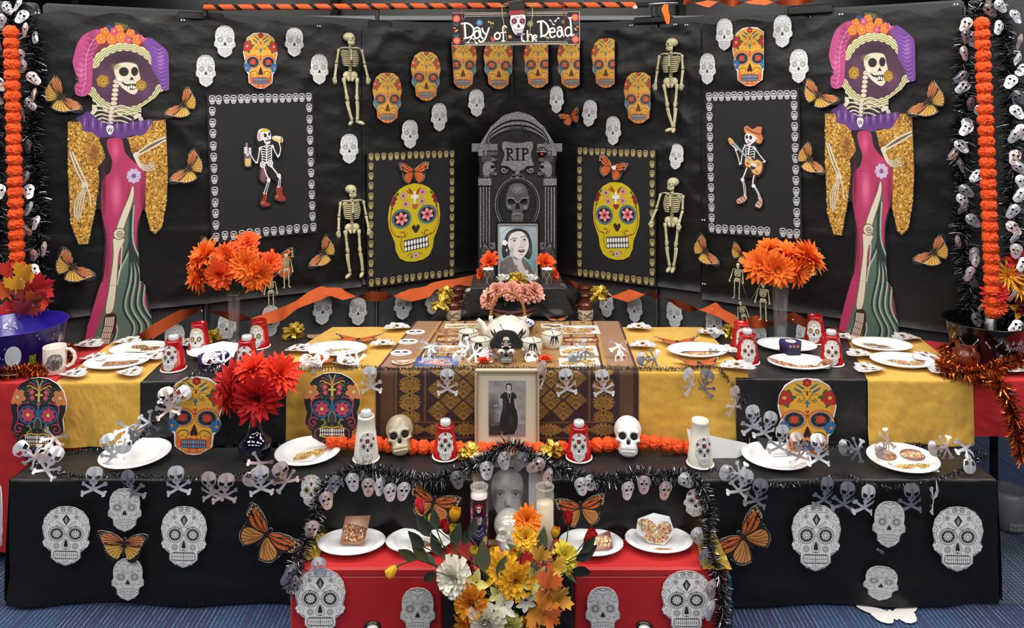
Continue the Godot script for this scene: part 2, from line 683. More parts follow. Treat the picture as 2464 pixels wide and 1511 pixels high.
func art_small()->ImageTexture:
	var p:=Paint.new(200,290,PAPER,1.6)
	var k:=INK
	p.mir=true
	p.s([100,4,62,9,30,30,13,66,10,110,14,135,6,156,9,182,26,196,34,205,38,246,60,268,100,285],2.2,k)
	# petals and heart on the forehead
	for i in 5:
		p.s([100,6,88-i*7,12+i*1.0,96-i*5,24-i*2,100,24],1.1,k)
	p.s([100,98,72,80,58,62,60,44,76,38,92,44,100,52],1.8,k)
	p.s([100,86,80,73,68,60,69,50,78,45,90,50,100,60],1.0,k)
	p.ring(100,60,5,5,1.3,k)
	p.l([97,65,96,75],1.3,k)
	p.s([100,100,88,106,78,96,60,84,44,84],1.6,k)
	for q in [[48,36,10,.5],[32,62,9,2.0],[36,90,8,3.4],[58,22,7,1.0],[24,86,5,.0],[72,96,6,4.0]]:
		p.sp(q[0],q[1],q[2],1.5,1.4,k,q[3])
	for q in [[46,58,.5],[38,76,.2],[24,48,-.8],[66,28,.9],[16,72,-1.2]]:
		p.ring(q[0],q[1],5,2.0,.9,k,q[2])
	# eyes
	p.ring(58,128,30,29,1.2,k)
	for i in 18:
		var t:=TAU*i/18
		p.e(58+cos(t)*26.5,128+sin(t)*25.5,1.7,1.7,k)
	p.e(58,128,21,20,k)
	p.e(58,128,16.5,15.5,PAPER)
	p.e(58,128,13,12.4,k)
	p.fl(58,128,11,5,PAPER,PAPER,Color(0,0,0,0),.3)
	p.ring(58,128,3.4,3.4,1.2,k)
	# nose
	p.fs([100,148,89,166,88,178,95,180,100,174],k)
	p.s([100,140,84,162,82,182,92,188,100,186],1.2,k)
	# cheeks
	for q in [[22,160,9,.0],[40,180,8,2.0],[62,176,8,1.0],[30,176,5,4.0],[70,192,6,3.0],[48,214,6,1.0],[46,236,5,2.0]]:
		p.sp(q[0],q[1],q[2],1.4,1.3,k,q[3])
	p.fl(22,172,10,5,PAPER,PAPER,k,.0,.4,.7)
	for i in 5:
		p.e(60+i*9,203+absf(i-2.0),1.2,1.2,k)
	# teeth
	p.s([100,208,74,208,57,212,57,244,74,247,100,247],1.6,k)
	p.s([57,228,100,228],1.4,k)
	for x in [66,76,86,100]:
		p.l([x,209,x,246],1.2,k)
	p.s([100,252,80,254,66,262,78,270,92,262,100,272],1.2,k)
	p.sp(84,262,6,1.3,1.1,k,.0)
	return p.done()
# large sugar-skull colouring page: diamond on the forehead, daisy eyes

func art_large()->ImageTexture:
	var p:=Paint.new(200,246,SHEET,2.2)
	var k:=INK
	p.mir=true
	p.s([100,3,66,7,36,22,14,50,6,88,10,118,14,132,8,148,14,166,30,178,40,184,42,210,64,230,100,243],2.0,k)
	p.s([18,78,16,104,22,116,20,126],1.3,k)
	# scrolls along the crown
	p.sp(86,16,12,1.7,2.0,k,.0,-1.0)
	p.sp(86,16,8,1.0,1.0,k,.8,-1.0)
	p.sp(60,22,7,1.4,1.4,k,3.4)
	p.s([98,22,92,30,76,28,66,30,56,29,50,22],1.4,k)
	p.e(100,28,1.5,1.5,k)
	# flowers at the temples
	p.fl(22,50,24,6,SHEET,SHEET,k,.4,.40,1.1)
	for i in 6:
		var t:=.4+TAU*i/6
		p.l([22+cos(t)*8,50+sin(t)*8,22+cos(t)*15,50+sin(t)*15],.9,k)
	p.fl(10,88,12,5,SHEET,SHEET,k,1.0,.4,1.0)
	p.s([28,76,36,84,30,72],1.1,k)
	for q in [[58,44,9],[144,44,0]]:
		if q[2]>0:
			for i in 12:
				var t:=TAU*i/12
				p.l([q[0],q[1],q[0]+cos(t)*8,q[1]+sin(t)*8],.8,k)
			p.ring(q[0],q[1],9,9,1.1,k)
	# diamond
	p.f([100,32,84,54,100,80],k)
	for q in [[100,42,100,72],[100,58,94,50],[100,66,93,57]]:
		p.l(q,1.6,SHEET)
	p.s([98,84,84,76,72,66,62,62,66,70,82,80,94,86],1.3,k)
	p.s([92,88,76,86,62,80,58,84,70,90,88,92],1.3,k)
	# eyes
	p.ring(62,114,33,31,1.1,k)
	for i in 22:
		var t:=TAU*i/22
		p.ring(62+cos(t)*30,114+sin(t)*28,4.2,4.2,1.0,k)
	p.e(62,114,27,25,SHEET)
	p.ring(62,114,27,25.5,1.0,k)
	p.e(62,114,25,23,k)
	for i in 12:
		var t:=TAU*i/12
		p.f([62+cos(t-.28)*7,114+sin(t-.28)*7,62+cos(t-.15)*16,114+sin(t-.15)*15,62+cos(t)*21,114+sin(t)*19.5,62+cos(t+.15)*16,114+sin(t+.15)*15,62+cos(t+.28)*7,114+sin(t+.28)*7],SHEET)
	p.e(62,114,7,7,k)
	p.e(62,114,5.6,5.6,SHEET)
	p.e(100,116,2.2,2.2,k)
	p.e(100,124,1.5,1.5,k)
	p.e(100,108,1.5,1.5,k)
	# nose
	p.s([98,132,84,156,84,172,94,178,100,172],1.4,k)
	p.s([96,140,88,160,89,170,95,173],1.0,k)
	p.fs([100,136,93,154,92,166,97,169,100,163],k)
	# cheeks
	p.fl(22,152,18,5,SHEET,SHEET,k,.9,.42,1.0)
	p.s([30,172,40,182,38,196,32,190],1.4,k)
	p.ring(36,190,3,4,1.0,k)
	for i in 12:
		var t:=TAU*i/12
		p.l([62+cos(t)*4,164+sin(t)*4,62+cos(t)*11,164+sin(t)*11],.9,k)
		p.ring(62+cos(t)*11,164+sin(t)*11,2.4,2.4,.7,k)
	p.ring(62,164,3.6,3.6,.9,k)
	p.e(100,176,2.6,2.6,k)
	for i in 5:
		p.e(62+i*8,182+(4-i)*.6-2,1.2,1.2,k)
	# teeth
	p.s([100,186,76,186,54,188,52,212,76,216,100,216],2.4,k)
	p.l([52,201,100,202],1.3,k)
	for x in [60,68,76,84,92,100]:
		p.s([x,187,x+.8,201,x,215],1.2,k)
	for i in 7:
		p.ring(54+i*7.5,186,3,2.2,.8,k)
		p.ring(54+i*7.5,217,3,2.2,.8,k)
	# chin
	p.s([100,222,100,240],1.2,k)
	p.ring(92,226,7,2.2,.9,k,.8)
	p.ring(88,233,7,2.0,.9,k,.2)
	p.sp(74,232,6,1.4,1.2,k)
	p.fl(52,222,7,4,SHEET,SHEET,k,.4,.42,.7)
	p.s([66,218,66,226],.8,k)
	p.s([62,222,70,222],.8,k)
	return p.done()
# orange sugar skull with blue teeth

func art_orange(faded:bool)->ImageTexture:
	var og:=Color(.91,.68,.24)
	var p:=Paint.new(200,300,Color(.94,.90,.89),2.4)
	var red:=Color(.72,.18,.17)
	var dk:=Color(.14,.10,.08)
	var blue:=Color(.16,.45,.68)
	var green:=Color(.17,.40,.26)
	var rim:=Paint.smooth(Paint.v([100,8,138,12,170,32,188,68,192,108,184,140,180,158,188,178,180,204,164,218,160,266,138,280,122,291,100,293,78,291,62,280,40,266,36,218,20,204,12,178,20,158,16,140,8,108,12,68,30,32,62,12]),true)
	p.f(rim,og)
	p.mir=true
	# warm shading printed along the jaw
	p.d(46,248,18,48,Color(.85,.30,.12,.75))
	p.d(80,288,40,16,Color(.85,.30,.12,.7))
	p.d(18,110,12,50,Color(.85,.42,.12,.5))
	# crown
	p.fl(100,16,15,6,red,Color(.9,.4,.35),dk,.5,.4,.8)
	p.f([94,44,80,38,62,22,60,18,70,22,88,34],Color(.20,.42,.45))
	p.f([86,58,74,54,56,40,54,34,64,38,80,48],Color(.18,.40,.48))
	p.fs([100,46,96,58,100,66],Color(.5,.22,.08))
	p.e(92,50,2,3,Color(.5,.22,.08))
	# temple flowers
	p.fl(24,74,30,6,red,Color(.93,.6,.3),dk,.2,.42,1.2)
	p.f([44,62,58,66,66,74,54,78,44,74],green)
	p.f([24,96,38,100,40,114,30,110],green)
	p.f([30,40,44,44,46,56,36,54],green)
	# scrolls
	p.s([56,74,66,62,82,62,90,72,84,84,74,82,76,74],1.6,dk)
	p.sp(74,88,8,1.4,1.4,dk,3.0)
	p.s([96,76,92,84,80,92],1.2,dk)
	# little blue cross and hearts
	p.f([100,84,96,84,96,90,91,92,92,97,97,98,97,110,100,112],Color(.16,.44,.56))
	p.heart(100,128,8,Color(.78,.28,.16))
	p.heart(100,142,5,Color(.45,.16,.08))
	p.e(100,152,1.6,1.6,dk)
	# eyes
	for i in 15:
		var t:=PI+.15+(PI-.3)*i/14
		p.e(56+cos(t)*42,158+sin(t)*36,3.6,3.6,Color(.82,.34,.18))
		p.e(56-cos(t)*40,158-sin(t)*34,2.2,2.2,Color(.35,.16,.06))
	p.e(56,158,34,29,Color(.18,.22,.50),.12)
	for i in 22:
		var t:=TAU*i/22
		p.e(56+cos(t)*32,158+sin(t)*27.5,3.0,3.0,Color(.27,.34,.62))
	p.e(56,158,29,24.5,dk,.12)
	for q in [[40,166,.7],[70,168,-.7],[70,148,.8],[44,150,-.8]]:
		p.e(q[0],q[1],9,4,green,q[2])
	p.fl(56,157,16,6,Color(.80,.24,.20),Color(.9,.4,.3),Color(.35,.05,.05),.3,.46,.8)
	p.fl(56,157,9,5,Color(.86,.34,.28),Color(.7,.15,.12),Color(.35,.05,.05),.9,.46,.6)
	# nose
	p.fs([100,182,88,206,84,222,92,230,100,222],Color(.80,.30,.12))
	p.fs([100,184,91,206,88,220,94,225,100,218],dk)
	# blue flowers at the cheeks
	p.fl(20,190,24,7,blue,Color(.9,.55,.2),Color(.08,.2,.4),.0,.36,.8)
	# upper lip scroll
	p.s([40,218,52,208,70,206,80,214,78,224],3.4,Color(.22,.30,.14))
	p.s([36,220,44,236,42,258],1.6,Color(.45,.14,.05))
	for q in [[60,226],[74,232],[88,236],[100,240]]:
		p.heart(q[0],q[1],3,dk,-1.0)
	# teeth
	p.fs([100,240,74,238,54,242,52,258,54,272,76,276,100,276],Color(.72,.22,.10))
	for i in 6:
		var x:=60.0+i*7.6
		p.e(x,251,3.6,9,Color(.09,.20,.30))
		p.e(x,250,2.7,7.6,Color(.24,.56,.74))
		p.e(x,267,3.6,7.4,Color(.09,.20,.30))
		p.e(x,267,2.7,6,Color(.24,.56,.74))
		p.e(x+.8,253,.9,3,Color(.92,.86,.6))
	# chin
	p.sp(86,283,6,1.3,1.3,dk)
	p.heart(60,280,3,dk)
	p.heart(48,270,3.2,Color(.65,.15,.1))
	p.mir=false
	p.s(rim,1.2,Color(.30,.12,.05),true)
	if faded:
		p.f([0,0,200,0,200,300,0,300],Color(.96,.78,.46,.24))
	return p.done()
# black sugar skull with white teeth

func art_black()->ImageTexture:
	var bk:=Color(.11,.11,.125)
	var p:=Paint.new(200,254,bk,2.0)
	var rose:=Color(.72,.26,.36)
	var pink:=Color(.78,.27,.38)
	var blue:=Color(.17,.42,.62)
	var gold:=Color(.80,.68,.26)
	var orange:=Color(.85,.52,.32)
	var leaf:=Color(.22,.32,.29)
	p.mir=true
	# fountain of feathers over the cross
	for q in [[100,40,92,24,82,12,76,10,0],[98,42,84,26,70,18,62,20,1],[97,44,80,34,66,28,56,32,2],[99,40,96,22,90,10,88,8,2]]:
		p.s([q[0],q[1],q[2],q[3],q[4],q[5],q[6],q[7]],4.0,[blue,rose,gold][q[8]])
	p.s([98,46,84,38,72,36,62,42,58,50],2.2,gold)
	# leaf sprays
	for q in [[40,66,64,58,86,66],[30,44,50,38,62,48],[60,84,74,80,84,90]]:
		p.s(q,1.4,leaf)
		for i in 3:
			p.e(q[0]+i*14,q[1]-5-(i % 2)*3,6,2.8,leaf,.6)
			p.e(q[0]+6+i*14,q[1]+4,6,2.8,leaf,-.5)
	p.fl(74,50,11,5,pink,Color(.9,.75,.5))
	p.fl(76,70,10,5,pink,Color(.9,.75,.5),Color(0,0,0,0),.5)
	p.fl(24,68,30,6,orange,Color(.92,.75,.45),Color(.25,.12,.06),.2,.34,1.0)
	p.sp(86,92,10,1.2,1.6,leaf,1.0)
	# brow band
	p.s([30,128,26,104,36,92,56,86,66,86],4.4,rose)
	p.s([30,128,28,150,22,166],3.4,rose)
	p.dots(40,118,9,18,9,3.2,Color(.20,.17,.26))
	p.dots(66,116,40,34,9,1.6,Color(.70,.40,.35),2.6,4.2)
	# eyes
	for i in 24:
		var t:=TAU*i/24
		p.e(64+cos(t)*30,128+sin(t)*28,3.6,3.6,blue)
	p.e(64,128,28.5,26.5,bk)
	p.ring(64,128,27,25,1.2,blue)
	p.fl(64,128,25,7,pink,Color(.95,.80,.45),Color(.30,.06,.10),.2,.33,.9)
	# nose
	p.fs([100,134,90,150,87,170,92,174,100,170],Color(.24,.25,.26))
	p.s([100,134,90,148,86,168,90,174],1.8,gold)
	# cheeks
	p.sp(34,176,20,1.3,4.2,rose,-.6,-1.0)
	p.s([34,196,22,194,14,186],3.0,rose)
	p.s([60,166,72,168,74,180,62,190],3.0,gold)
	p.s([80,172,78,188,64,192],3.0,Color(.36,.52,.34))
	p.e(70,162,7,4,blue,.9)
	p.s([58,196,42,204,40,224,50,238],3.4,rose)
	# teeth
	p.s([100,194,76,192,56,198],4.6,gold)
	p.s([100,228,76,228,56,222],4.6,gold)
	for i in 6:
		var x:=60.0+i*7.6
		var r:=2.9 if i<5 else 3.6
		p.e(x,204,r,7.2,Color(.88,.84,.82))
		p.e(x,218,r,5.6,Color(.88,.84,.82))
	# chin
	p.s([100,238,84,234,72,240,66,250],3.0,rose)
	p.e(90,244,7,3,blue,.7)
	p.mir=false
	p.f([96,44,104,44,104,56,114,56,114,63,104,63,104,84,96,84,96,63,86,63,86,56,96,56],Color(.88,.76,.30))
	p.heart(100,92,8,Color(.78,.36,.30))
	for q in [[104,5,5],[114,5,6],[123,4,4],[129,3,3]]:
		p.e(100,q[0],q[1],q[2],blue)
	p.heart(100,186,4,rose)
	return p.done()
# colour-printed grey skulls for the cups: kind 0 rose on the brow, 1 cross and yellow eyes, 2 gold-rimmed eyes

func art_cup(kind:int)->ImageTexture:
	var p:=Paint.new(200,290,Color(.94,.93,.93),1.4)
	var k:=Color(.15,.15,.17)
	var yel:=Color(.86,.74,.26)
	var gold:=Color(.62,.50,.25)
	p.mir=true
	p.s([100,4,62,9,30,30,13,66,10,110,14,135,8,156,12,182,28,198,36,210,42,246,62,270,100,286],3.0,k)
	for q in [[44,34,11,.5],[66,24,9,2.0],[28,62,10,2.0],[48,70,10,3.4],[70,66,8,1.0],[22,92,8,.0],[84,30,8,4.0]]:
		p.sp(q[0],q[1],q[2],1.4,2.2,k,q[3])
	for q in [[54,50],[36,46],[76,44],[30,80],[60,86]]:
		p.fl(q[0],q[1],9,5,Color(.94,.93,.93),Color(.94,.93,.93),k,.2,.4,.9)
	if kind==1:
		for q in [[60,28],[34,56],[24,92],[74,54],[82,18]]:
			p.e(q[0],q[1],8,5,yel,.5)
			p.ring(q[0],q[1],8,5,1.0,k,.5)
	# eyes
	p.ring(58,134,33,34,3.0,k)
	p.e(58,134,27,28,[Color(.20,.20,.22),k,gold][kind])
	p.e(58,134,22,23,[Color(.85,.84,.84),k,Color(.75,.66,.42)][kind])
	p.e(58,134,17,18,Color(.17,.18,.19))
	if kind==1:
		p.fl(58,134,18,6,yel,Color(.5,.3,.1),Color(0,0,0,0),.2,.40)
	p.s([26,162,44,176,66,174,84,160],2.6,k)
	# nose
	p.fs([100,152,88,174,86,190,95,192,100,184],k if kind!=2 else Color(.40,.13,.18))
	p.s([100,146,82,172,80,194],1.6,k)
	# cheeks
	for q in [[22,172,9,.0],[42,190,9,2.0],[66,190,8,1.0],[50,218,6,1.0]]:
		p.sp(q[0],q[1],q[2],1.4,2.0,k,q[3])
	# teeth
	for i in 7:
		p.s([60+i*6.6,204,59+i*6.6,216],1.6,k)
	for i in 6:
		var x:=61.0+i*7.6
		p.ring(x,226,3.7,8,1.4,k)
		p.ring(x,242,3.7,7,1.4,k)
	p.s([54,216,52,240,66,252,100,254],2.2,k)
	p.s([44,232,54,258,80,272,100,270],2.2,k)
	p.sp(88,264,6,1.2,1.6,k)
	p.mir=false
	if kind==1:
		p.l([100,62,100,108],4.0,k)
		p.l([86,76,114,76],4.0,k)
		p.fl(100,24,14,6,yel,Color(.9,.85,.5),k,.0,.4,.8)
		p.fl(100,270,9,6,yel,yel,k,.0,.4,.8)
	else:
		var red:=Color(.45,.12,.18)
		if kind==0:
			p.fl(100,84,24,7,red,Color(.30,.05,.10),Color(.18,.03,.06),.0,.46,1.0)
			p.fl(100,84,13,5,Color(.55,.18,.25),red,Color(.25,.03,.06),.5,.46,.8)
			for q in [[30,70],[170,70],[100,16]]:
				p.fl(q[0],q[1],16,5,Color(.55,.30,.20),red,k,.3,.42,.8)
		else:
			p.fs([100,62,86,74,92,92,100,104,108,92,114,74],red)
			p.ring(100,78,7,8,1.4,Color(.8,.5,.5))
			for q in [[84,16],[100,12],[116,16]]:
				p.e(q[0],q[1],6,6,yel)
			p.e(34,40,10,8,Color(.5,.15,.2))
			p.e(166,40,10,8,Color(.5,.15,.2))
		p.heart(100,270,6,red)
	return p.done()
# monarch butterfly, kind 0 deep orange wings spread wide, 1 yellow fan with close veins, 2 wings up

func art_monarch(kind:int)->ImageTexture:
	var k:=Color(.10,.085,.08)
	var p:=Paint.new(240,160,k,2.0)
	p.mir=true
	if kind==1:
		p.fs([118,62,96,42,62,26,30,28,26,44,40,62,76,74,114,78],Color(.87,.52,.30))
		p.fs([114,78,80,76,46,72,44,86,58,112,80,132,104,134,114,110],Color(.89,.66,.32))
		p.d(96,106,24,40,Color(.92,.78,.30,.8))
		for q in [[92,40],[66,26],[40,26],[24,34],[22,48],[34,62],[56,72]]:
			p.s([116,70,lerpf(116,q[0],.5),lerpf(70,q[1],.5)-2,q[0],q[1]],2.6,k)
		for q in [[44,80],[48,98],[58,114],[72,128],[88,136],[104,136]]:
			p.s([114,78,lerpf(114,q[0],.5)+2,lerpf(78,q[1],.5),q[0],q[1]],2.2,k)
		p.s([116,72,80,76,40,70],4.5,k)
		for i in 16:
			var t:=i/15.0
			p.e(18+t*24+(i % 2)*4,26+t*60,2.2,1.8,Color(.90,.84,.74))
			p.e(44+t*60,98+44*sin(t*1.5)-(i % 2)*3,1.8,1.5,Color(.88,.84,.78))
			p.e(24+t*40+(i % 3),18+(i % 3)*4,2.0,1.6,Color(.90,.72,.50))
	else:
		var a:=Color(.80,.40,.15)
		var b:=Color(.82,.55,.28)
		if kind==2:
			a=Color(.93,.42,.16)
			b=Color(.90,.42,.18)
		p.fs([114,66,90,40,60,28,40,26,44,42,62,58,92,70],a)
		p.fs([40,24,26,22,30,34,42,40],a)
		p.fs([110,72,86,72,58,60,40,46,34,54,44,66,70,76],a)
		p.fs([112,78,92,80,62,84,48,98,52,120,70,138,88,142,102,124,112,98],b)
		for q in [[114,68,84,52,40,32],[112,72,78,62,34,46],[86,53,62,34,58,22],[74,61,52,52,38,58],[100,62,78,44,70,26]]:
			p.s(q,2.6,k)
		for q in [[112,80,88,92,50,96],[112,84,90,106,54,122],[110,90,94,116,74,140],[108,92,100,118,90,144],[88,95,70,104,48,108],[96,108,84,120,62,132]]:
			p.s(q,1.8,k)
		for i in 15:
			var q:=i/14.0
			p.e(14+q*8+sin(i*2.1)*3,14+q*44,2.0,1.6,Color(.90,.86,.78))
			p.e(40+sin(q*3.0)*3+q*50-sin(q*PI)*18,92+q*60+sin(q*PI)*6,2.0,1.6,Color(.88,.84,.76))
			p.e(20+q*70,10+q*18+(i % 3)*2,1.8,1.4,Color(.90,.80,.66))
		for q in [[22,44,4,3],[32,18,5,3],[22,30,4,3],[46,20,4,2],[26,54,4,3]]:
			p.e(q[0],q[1],q[2],q[3],Color(.90,.68,.42))
	p.mir=false
	p.fs([120,46,126,60,126,84,122,112,120,122,118,112,114,84,114,60],Color(.07,.06,.06))
	for i in 5:
		p.e(120,66+i*9,2.2,1.0,Color(.5,.4,.25))
	return p.done()
# the tall lady in the feathered hat, laid out in pixels of the photograph less (160, 45)

func art_lady()->ImageTexture:
	var p:=Paint.new(250,785,Color(.07,.06,.06),2.5)
	var o:=func(a:Array)->PackedVector2Array:
		var r:=PackedVector2Array()
		for i in range(0,a.size(),2):
			r.append(Vector2(a[i]-160,a[i+1]-45))
		return r
	var bone:=Color(.86,.82,.74)
	var shade:=Color(.42,.36,.28)
	var lace:=Color(.82,.82,.62)
	var plum:=Color(.30,.17,.27)
	# hat: crown, underside of the brim, lace
	p.e(140,90,82,56,Color(.46,.16,.20))
	p.e(140,138,84,78,plum)
	p.d(140,100,70,40,Color(.14,.07,.12,.8))
	p.d(92,150,26,50,Color(.42,.26,.40,.7))
	p.d(190,170,30,40,Color(.42,.26,.40,.7))
	for arc in [[PI+.35,TAU-.25,80.0,74.0,11,1.0],[.25,PI-.35,88.0,80.0,13,-1.0]]:
		for i in arc[4]:
			var t:float=lerpf(arc[0],arc[1],(i+.5)/arc[4])
			var c:=Vector2(140+cos(t)*arc[2],142+sin(t)*arc[3])
			p.e(c.x,c.y,12.5,10.5,lace,t+PI/2)
		for i in arc[4]*5:
			var t:float=lerpf(arc[0],arc[1],(i+.5)/(arc[4]*5))
			for j in 3:
				p.e(140+cos(t)*(arc[2]-6+j*5),142+sin(t)*(arc[3]-6+j*5),1.1,1.6,Color(.47,.46,.30),t)
	# plumes
	var pk:=Color(.72,.27,.50)
	var left:PackedVector2Array=o.call([178,136,194,97,217,79,236,74,246,80,239,106,226,131,223,158,221,195,218,220,202,232,184,226,181,208,191,195,183,178,177,156])
	p.fs(left,pk)
	p.d(60,60,18,50,Color(.50,.14,.34,.8))
	p.d(36,130,14,40,Color(.84,.44,.66,.8))
	for i in 26:
		var y:=42.0+i*6
		var x:=78.0-i*2.0 if i<13 else 48.0
		p.s([x,y,x-12,y+7,x-24,y+2],.9,Color(.88,.52,.72) if i % 2 else Color(.48,.13,.34))
	p.s(o.call([243,80,222,104,208,140,206,190,198,226]),1.6,Color(.88,.55,.74))
	var right:PackedVector2Array=o.call([342,100,359,90,381,103,403,124,406,167,406,214,389,214,382,192,364,164,361,133])
	p.fs(right,Color(.45,.24,.58))
	p.d(226,100,14,40,Color(.64,.44,.76,.8))
	for i in 24:
		var y:=62.0+i*4.6
		p.s([205+i*.8,y,217+i*.7,y+7,232+i*.4,y+2],.9,Color(.68,.50,.80) if i % 2 else Color(.28,.12,.40))
	# flowers
	for i in 5:
		p.e(88+i*5,26-absf(i-2.0)*-2,4,12,Color(.12,.22,.45),-.6+i*.15)
		p.e(120+i*5,18+i,4,8,Color(.33,.38,.16),-.6+i*.3)
		p.e(146+i*6,30+i*4,4,11,Color(.38,.20,.40),.4+i*.15)
	for q in [[90,34,11],[124,28,12],[152,36,11],[82,51,13],[107,50,14],[130,46,14],[168,50,13]]:
		p.fl(q[0],q[1],q[2],5,Color(.88,.48,.18),Color(.93,.68,.28),Color(.42,.14,.06),.5+q[0],.5,.8)
	for q in [[112,32],[147,52],[182,46]]:
		p.fl(q[0],q[1],9,5,Color(.82,.30,.50),Color(.95,.8,.3),Color(.40,.08,.20),.2,.44,.6)
	# neck
	for i in 10:
		var y:=152.0+i*10.4
		p.e(118-i*1.2,y,8.5,5.6,shade)
		p.e(118-i*1.2,y-.6,7.4,4.6,bone)
	# skull
	p.fs(o.call([271,172,276,156,298,149,326,153,334,172,338,192,334,200,300,205,280,196]),shade)
	p.fs(o.call([273,172,278,157,299,151,325,155,332,173,336,191,331,197,300,202,282,194]),bone)
	p.d(116,116,20,12,Color(.55,.52,.30,.7))
	p.fs(o.call([279,196,296,215,317,227,328,222,331,206,310,208,296,200]),bone)
	p.fs(o.call([290,197,312,206,331,198,330,212,312,216,300,208]),Color(.16,.07,.06))
	for i in 6:
		p.e(140+i*6,152.5+i*.2,2.6,4.0,Color(.92,.90,.84))
		p.e(136+i*6,164+(i % 3),2.6,4.4,Color(.92,.90,.84))
	p.e(136,128,12,11,shade)
	p.e(136,128,10.5,10,Color(.08,.06,.05))
	p.e(162,127,8.6,11,shade)
	p.e(162,127,7.4,10,Color(.08,.06,.05))
	p.fs(o.call([315,185,310,194,315,192,320,194]),Color(.1,.06,.05))
	p.d(124,146,12,8,Color(.98,.96,.92,.9))
	for q in [[86,151,15],[178,160,13]]:
		p.fl(q[0],q[1],q[2],6,Color(.66,.50,.16),Color(.78,.64,.25),Color(.28,.18,.05),.3,.46,.8)
		p.fl(q[0]+2,q[1]+2,q[2]*.5,5,Color(.78,.62,.24),Color(.55,.38,.1),Color(.28,.18,.05),.9,.46,.6)
	# ribs and shoulders
	for i in 5:
		var y:=214.0+i*9
		p.s([62+i*2,y-4+i*4,84,y-2,106,y+6],4.4,shade)
		p.s([62+i*2,y-5+i*4,84,y-3,106,y+5],3.2,bone)
		p.s([106,y+5,130,y-4+i*3,158-i*2,y+8+i*2],4.4,shade)
		p.s([106,y+4,130,y-5+i*3,158-i*2,y+7+i*2],3.2,bone)
	p.s(o.call([219,255,228,262,222,272]),10,bone)
	p.s(o.call([322,282,334,278,338,290]),10,bone)
	for i in 5:
		p.e(107-i,216+i*9,8,5.4,shade)
		p.e(107-i,215.4+i*9,6.8,4.4,bone)
	# sleeves of gold leaf
	var gl:PackedVector2Array=o.call([166,292,195,292,240,333,252,378,234,400,238,430,228,500,212,578,190,578,172,526,166,400])
	var gr:PackedVector2Array=o.call([300,333,330,325,362,292,398,288,404,420,400,493,388,550,373,566,361,556,348,506,346,420,330,390,306,350])
	for q in [gl,gr]:
		p.f(q,Color(.72,.52,.18))
		p.flecks(q,1500,1.5,[Color(.88,.70,.32),Color(.80,.60,.22),Color(.50,.33,.08),Color(.93,.80,.48),Color(.42,.26,.06)],1.9)
	p.d(66,320,22,40,Color(.45,.22,.04,.6))
	p.d(160,320,22,30,Color(.45,.22,.04,.6))
	# dress
	var rose:=Color(.70,.20,.38)
	p.fs(o.call([240,332,300,330,316,372,338,404,350,424,342,500,330,560,334,680,358,754,368,822,204,822,216,757,240,681,250,572,243,499,246,433,262,415,268,390,252,360]),Color(.10,.05,.06))
	p.fs(o.call([258,334,290,334,300,367,328,397,349,424,343,495,328,552,330,675,344,690,357,757,366,822,203,822,216,757,239,681,248,660,255,572,243,499,245,433,263,412,268,385,258,360]),rose)
	p.d(116,316,16,40,Color(.86,.36,.52,.9))
	p.d(118,420,20,70,Color(.88,.44,.58,.9))
	p.d(160,370,26,40,Color(.80,.30,.46,.8))
	p.d(88,400,10,120,Color(.36,.06,.16,.8))
	p.d(182,430,12,90,Color(.40,.08,.20,.7))
	p.d(150,470,14,90,Color(.30,.06,.14,.9))
	p.d(96,560,10,110,Color(.42,.10,.22,.7))
	p.d(170,590,10,100,Color(.42,.10,.22,.7))
	# grey-green skirt
	p.fs(o.call([317,468,323,490,318,532,314,598,324,668,347,731,360,822,222,822,230,790,262,700,281,681,291,598,298,532]),Color(.33,.42,.38))
	for i in 6:
		var x:=122.0+i*8-(24 if i==0 else 0)
		var sw:=4.0+i*2.0
		var a:=[156-(5-i)*1.0,450,150+i,540,x+16+i*3,620,x-2+i*7,690,x+18+i*9,740,x+8+i*10,776]
		p.s(a,7.0,Color(.14,.20,.17))
		var b:=[]
		for j in a.size():
			b.append(a[j]+(4.5 if j % 2==0 else .0))
		p.s(b,4.4,Color(.62,.69,.63))
	for q in [[148,768],[172,768],[192,768],[74,760]]:
		p.sp(q[0],q[1],8,1.3,3.2,Color(.66,.72,.66),1.0)
		p.sp(q[0],q[1],10,1.0,1.2,Color(.14,.20,.17),1.0)
	# leg
	p.fs(o.call([318,444,322,462,318,490,304,530,294,556,276,552,288,516,308,470]),shade)
	p.fs(o.call([317,447,320,464,315,490,301,530,292,553,279,550,290,516,308,474]),bone)
	p.fs(o.call([270,570,298,572,295,588,286,610,280,690,272,744,250,746,258,690,268,620,268,586]),shade)
	p.fs(o.call([272,571,296,573,292,588,283,610,277,690,269,741,253,743,261,690,271,620,271,586]),bone)
	p.s(o.call([292,590,288,640,280,682]),2.6,bone)
	p.e(125,515,15,14,shade)
	p.e(125,515,13,12,bone)
	p.sp(127,515,9,1.6,2.0,shade)
	p.fs(o.call([252,752,276,750,278,776,268,800,254,822,232,822,244,790]),Color(.22,.07,.07))
	for i in 5:
		p.s(o.call([254+i*4.5,757,250+i*4.6,782,238+i*5,818]),3.6,Color(.80,.75,.68))
	for i in 3:
		p.s(o.call([248-i*4,776+i*14,270-i*4,780+i*14]),1.2,Color(.2,.12,.1))
	# left arm and hand
	p.s(o.call([170,362,184,402,203,440]),6.0,shade)
	p.s(o.call([170,362,184,402,203,440]),4.0,bone)
	p.s(o.call([176,362,193,402,209,438]),4.0,bone)
	p.e(45,396,8,8,bone)
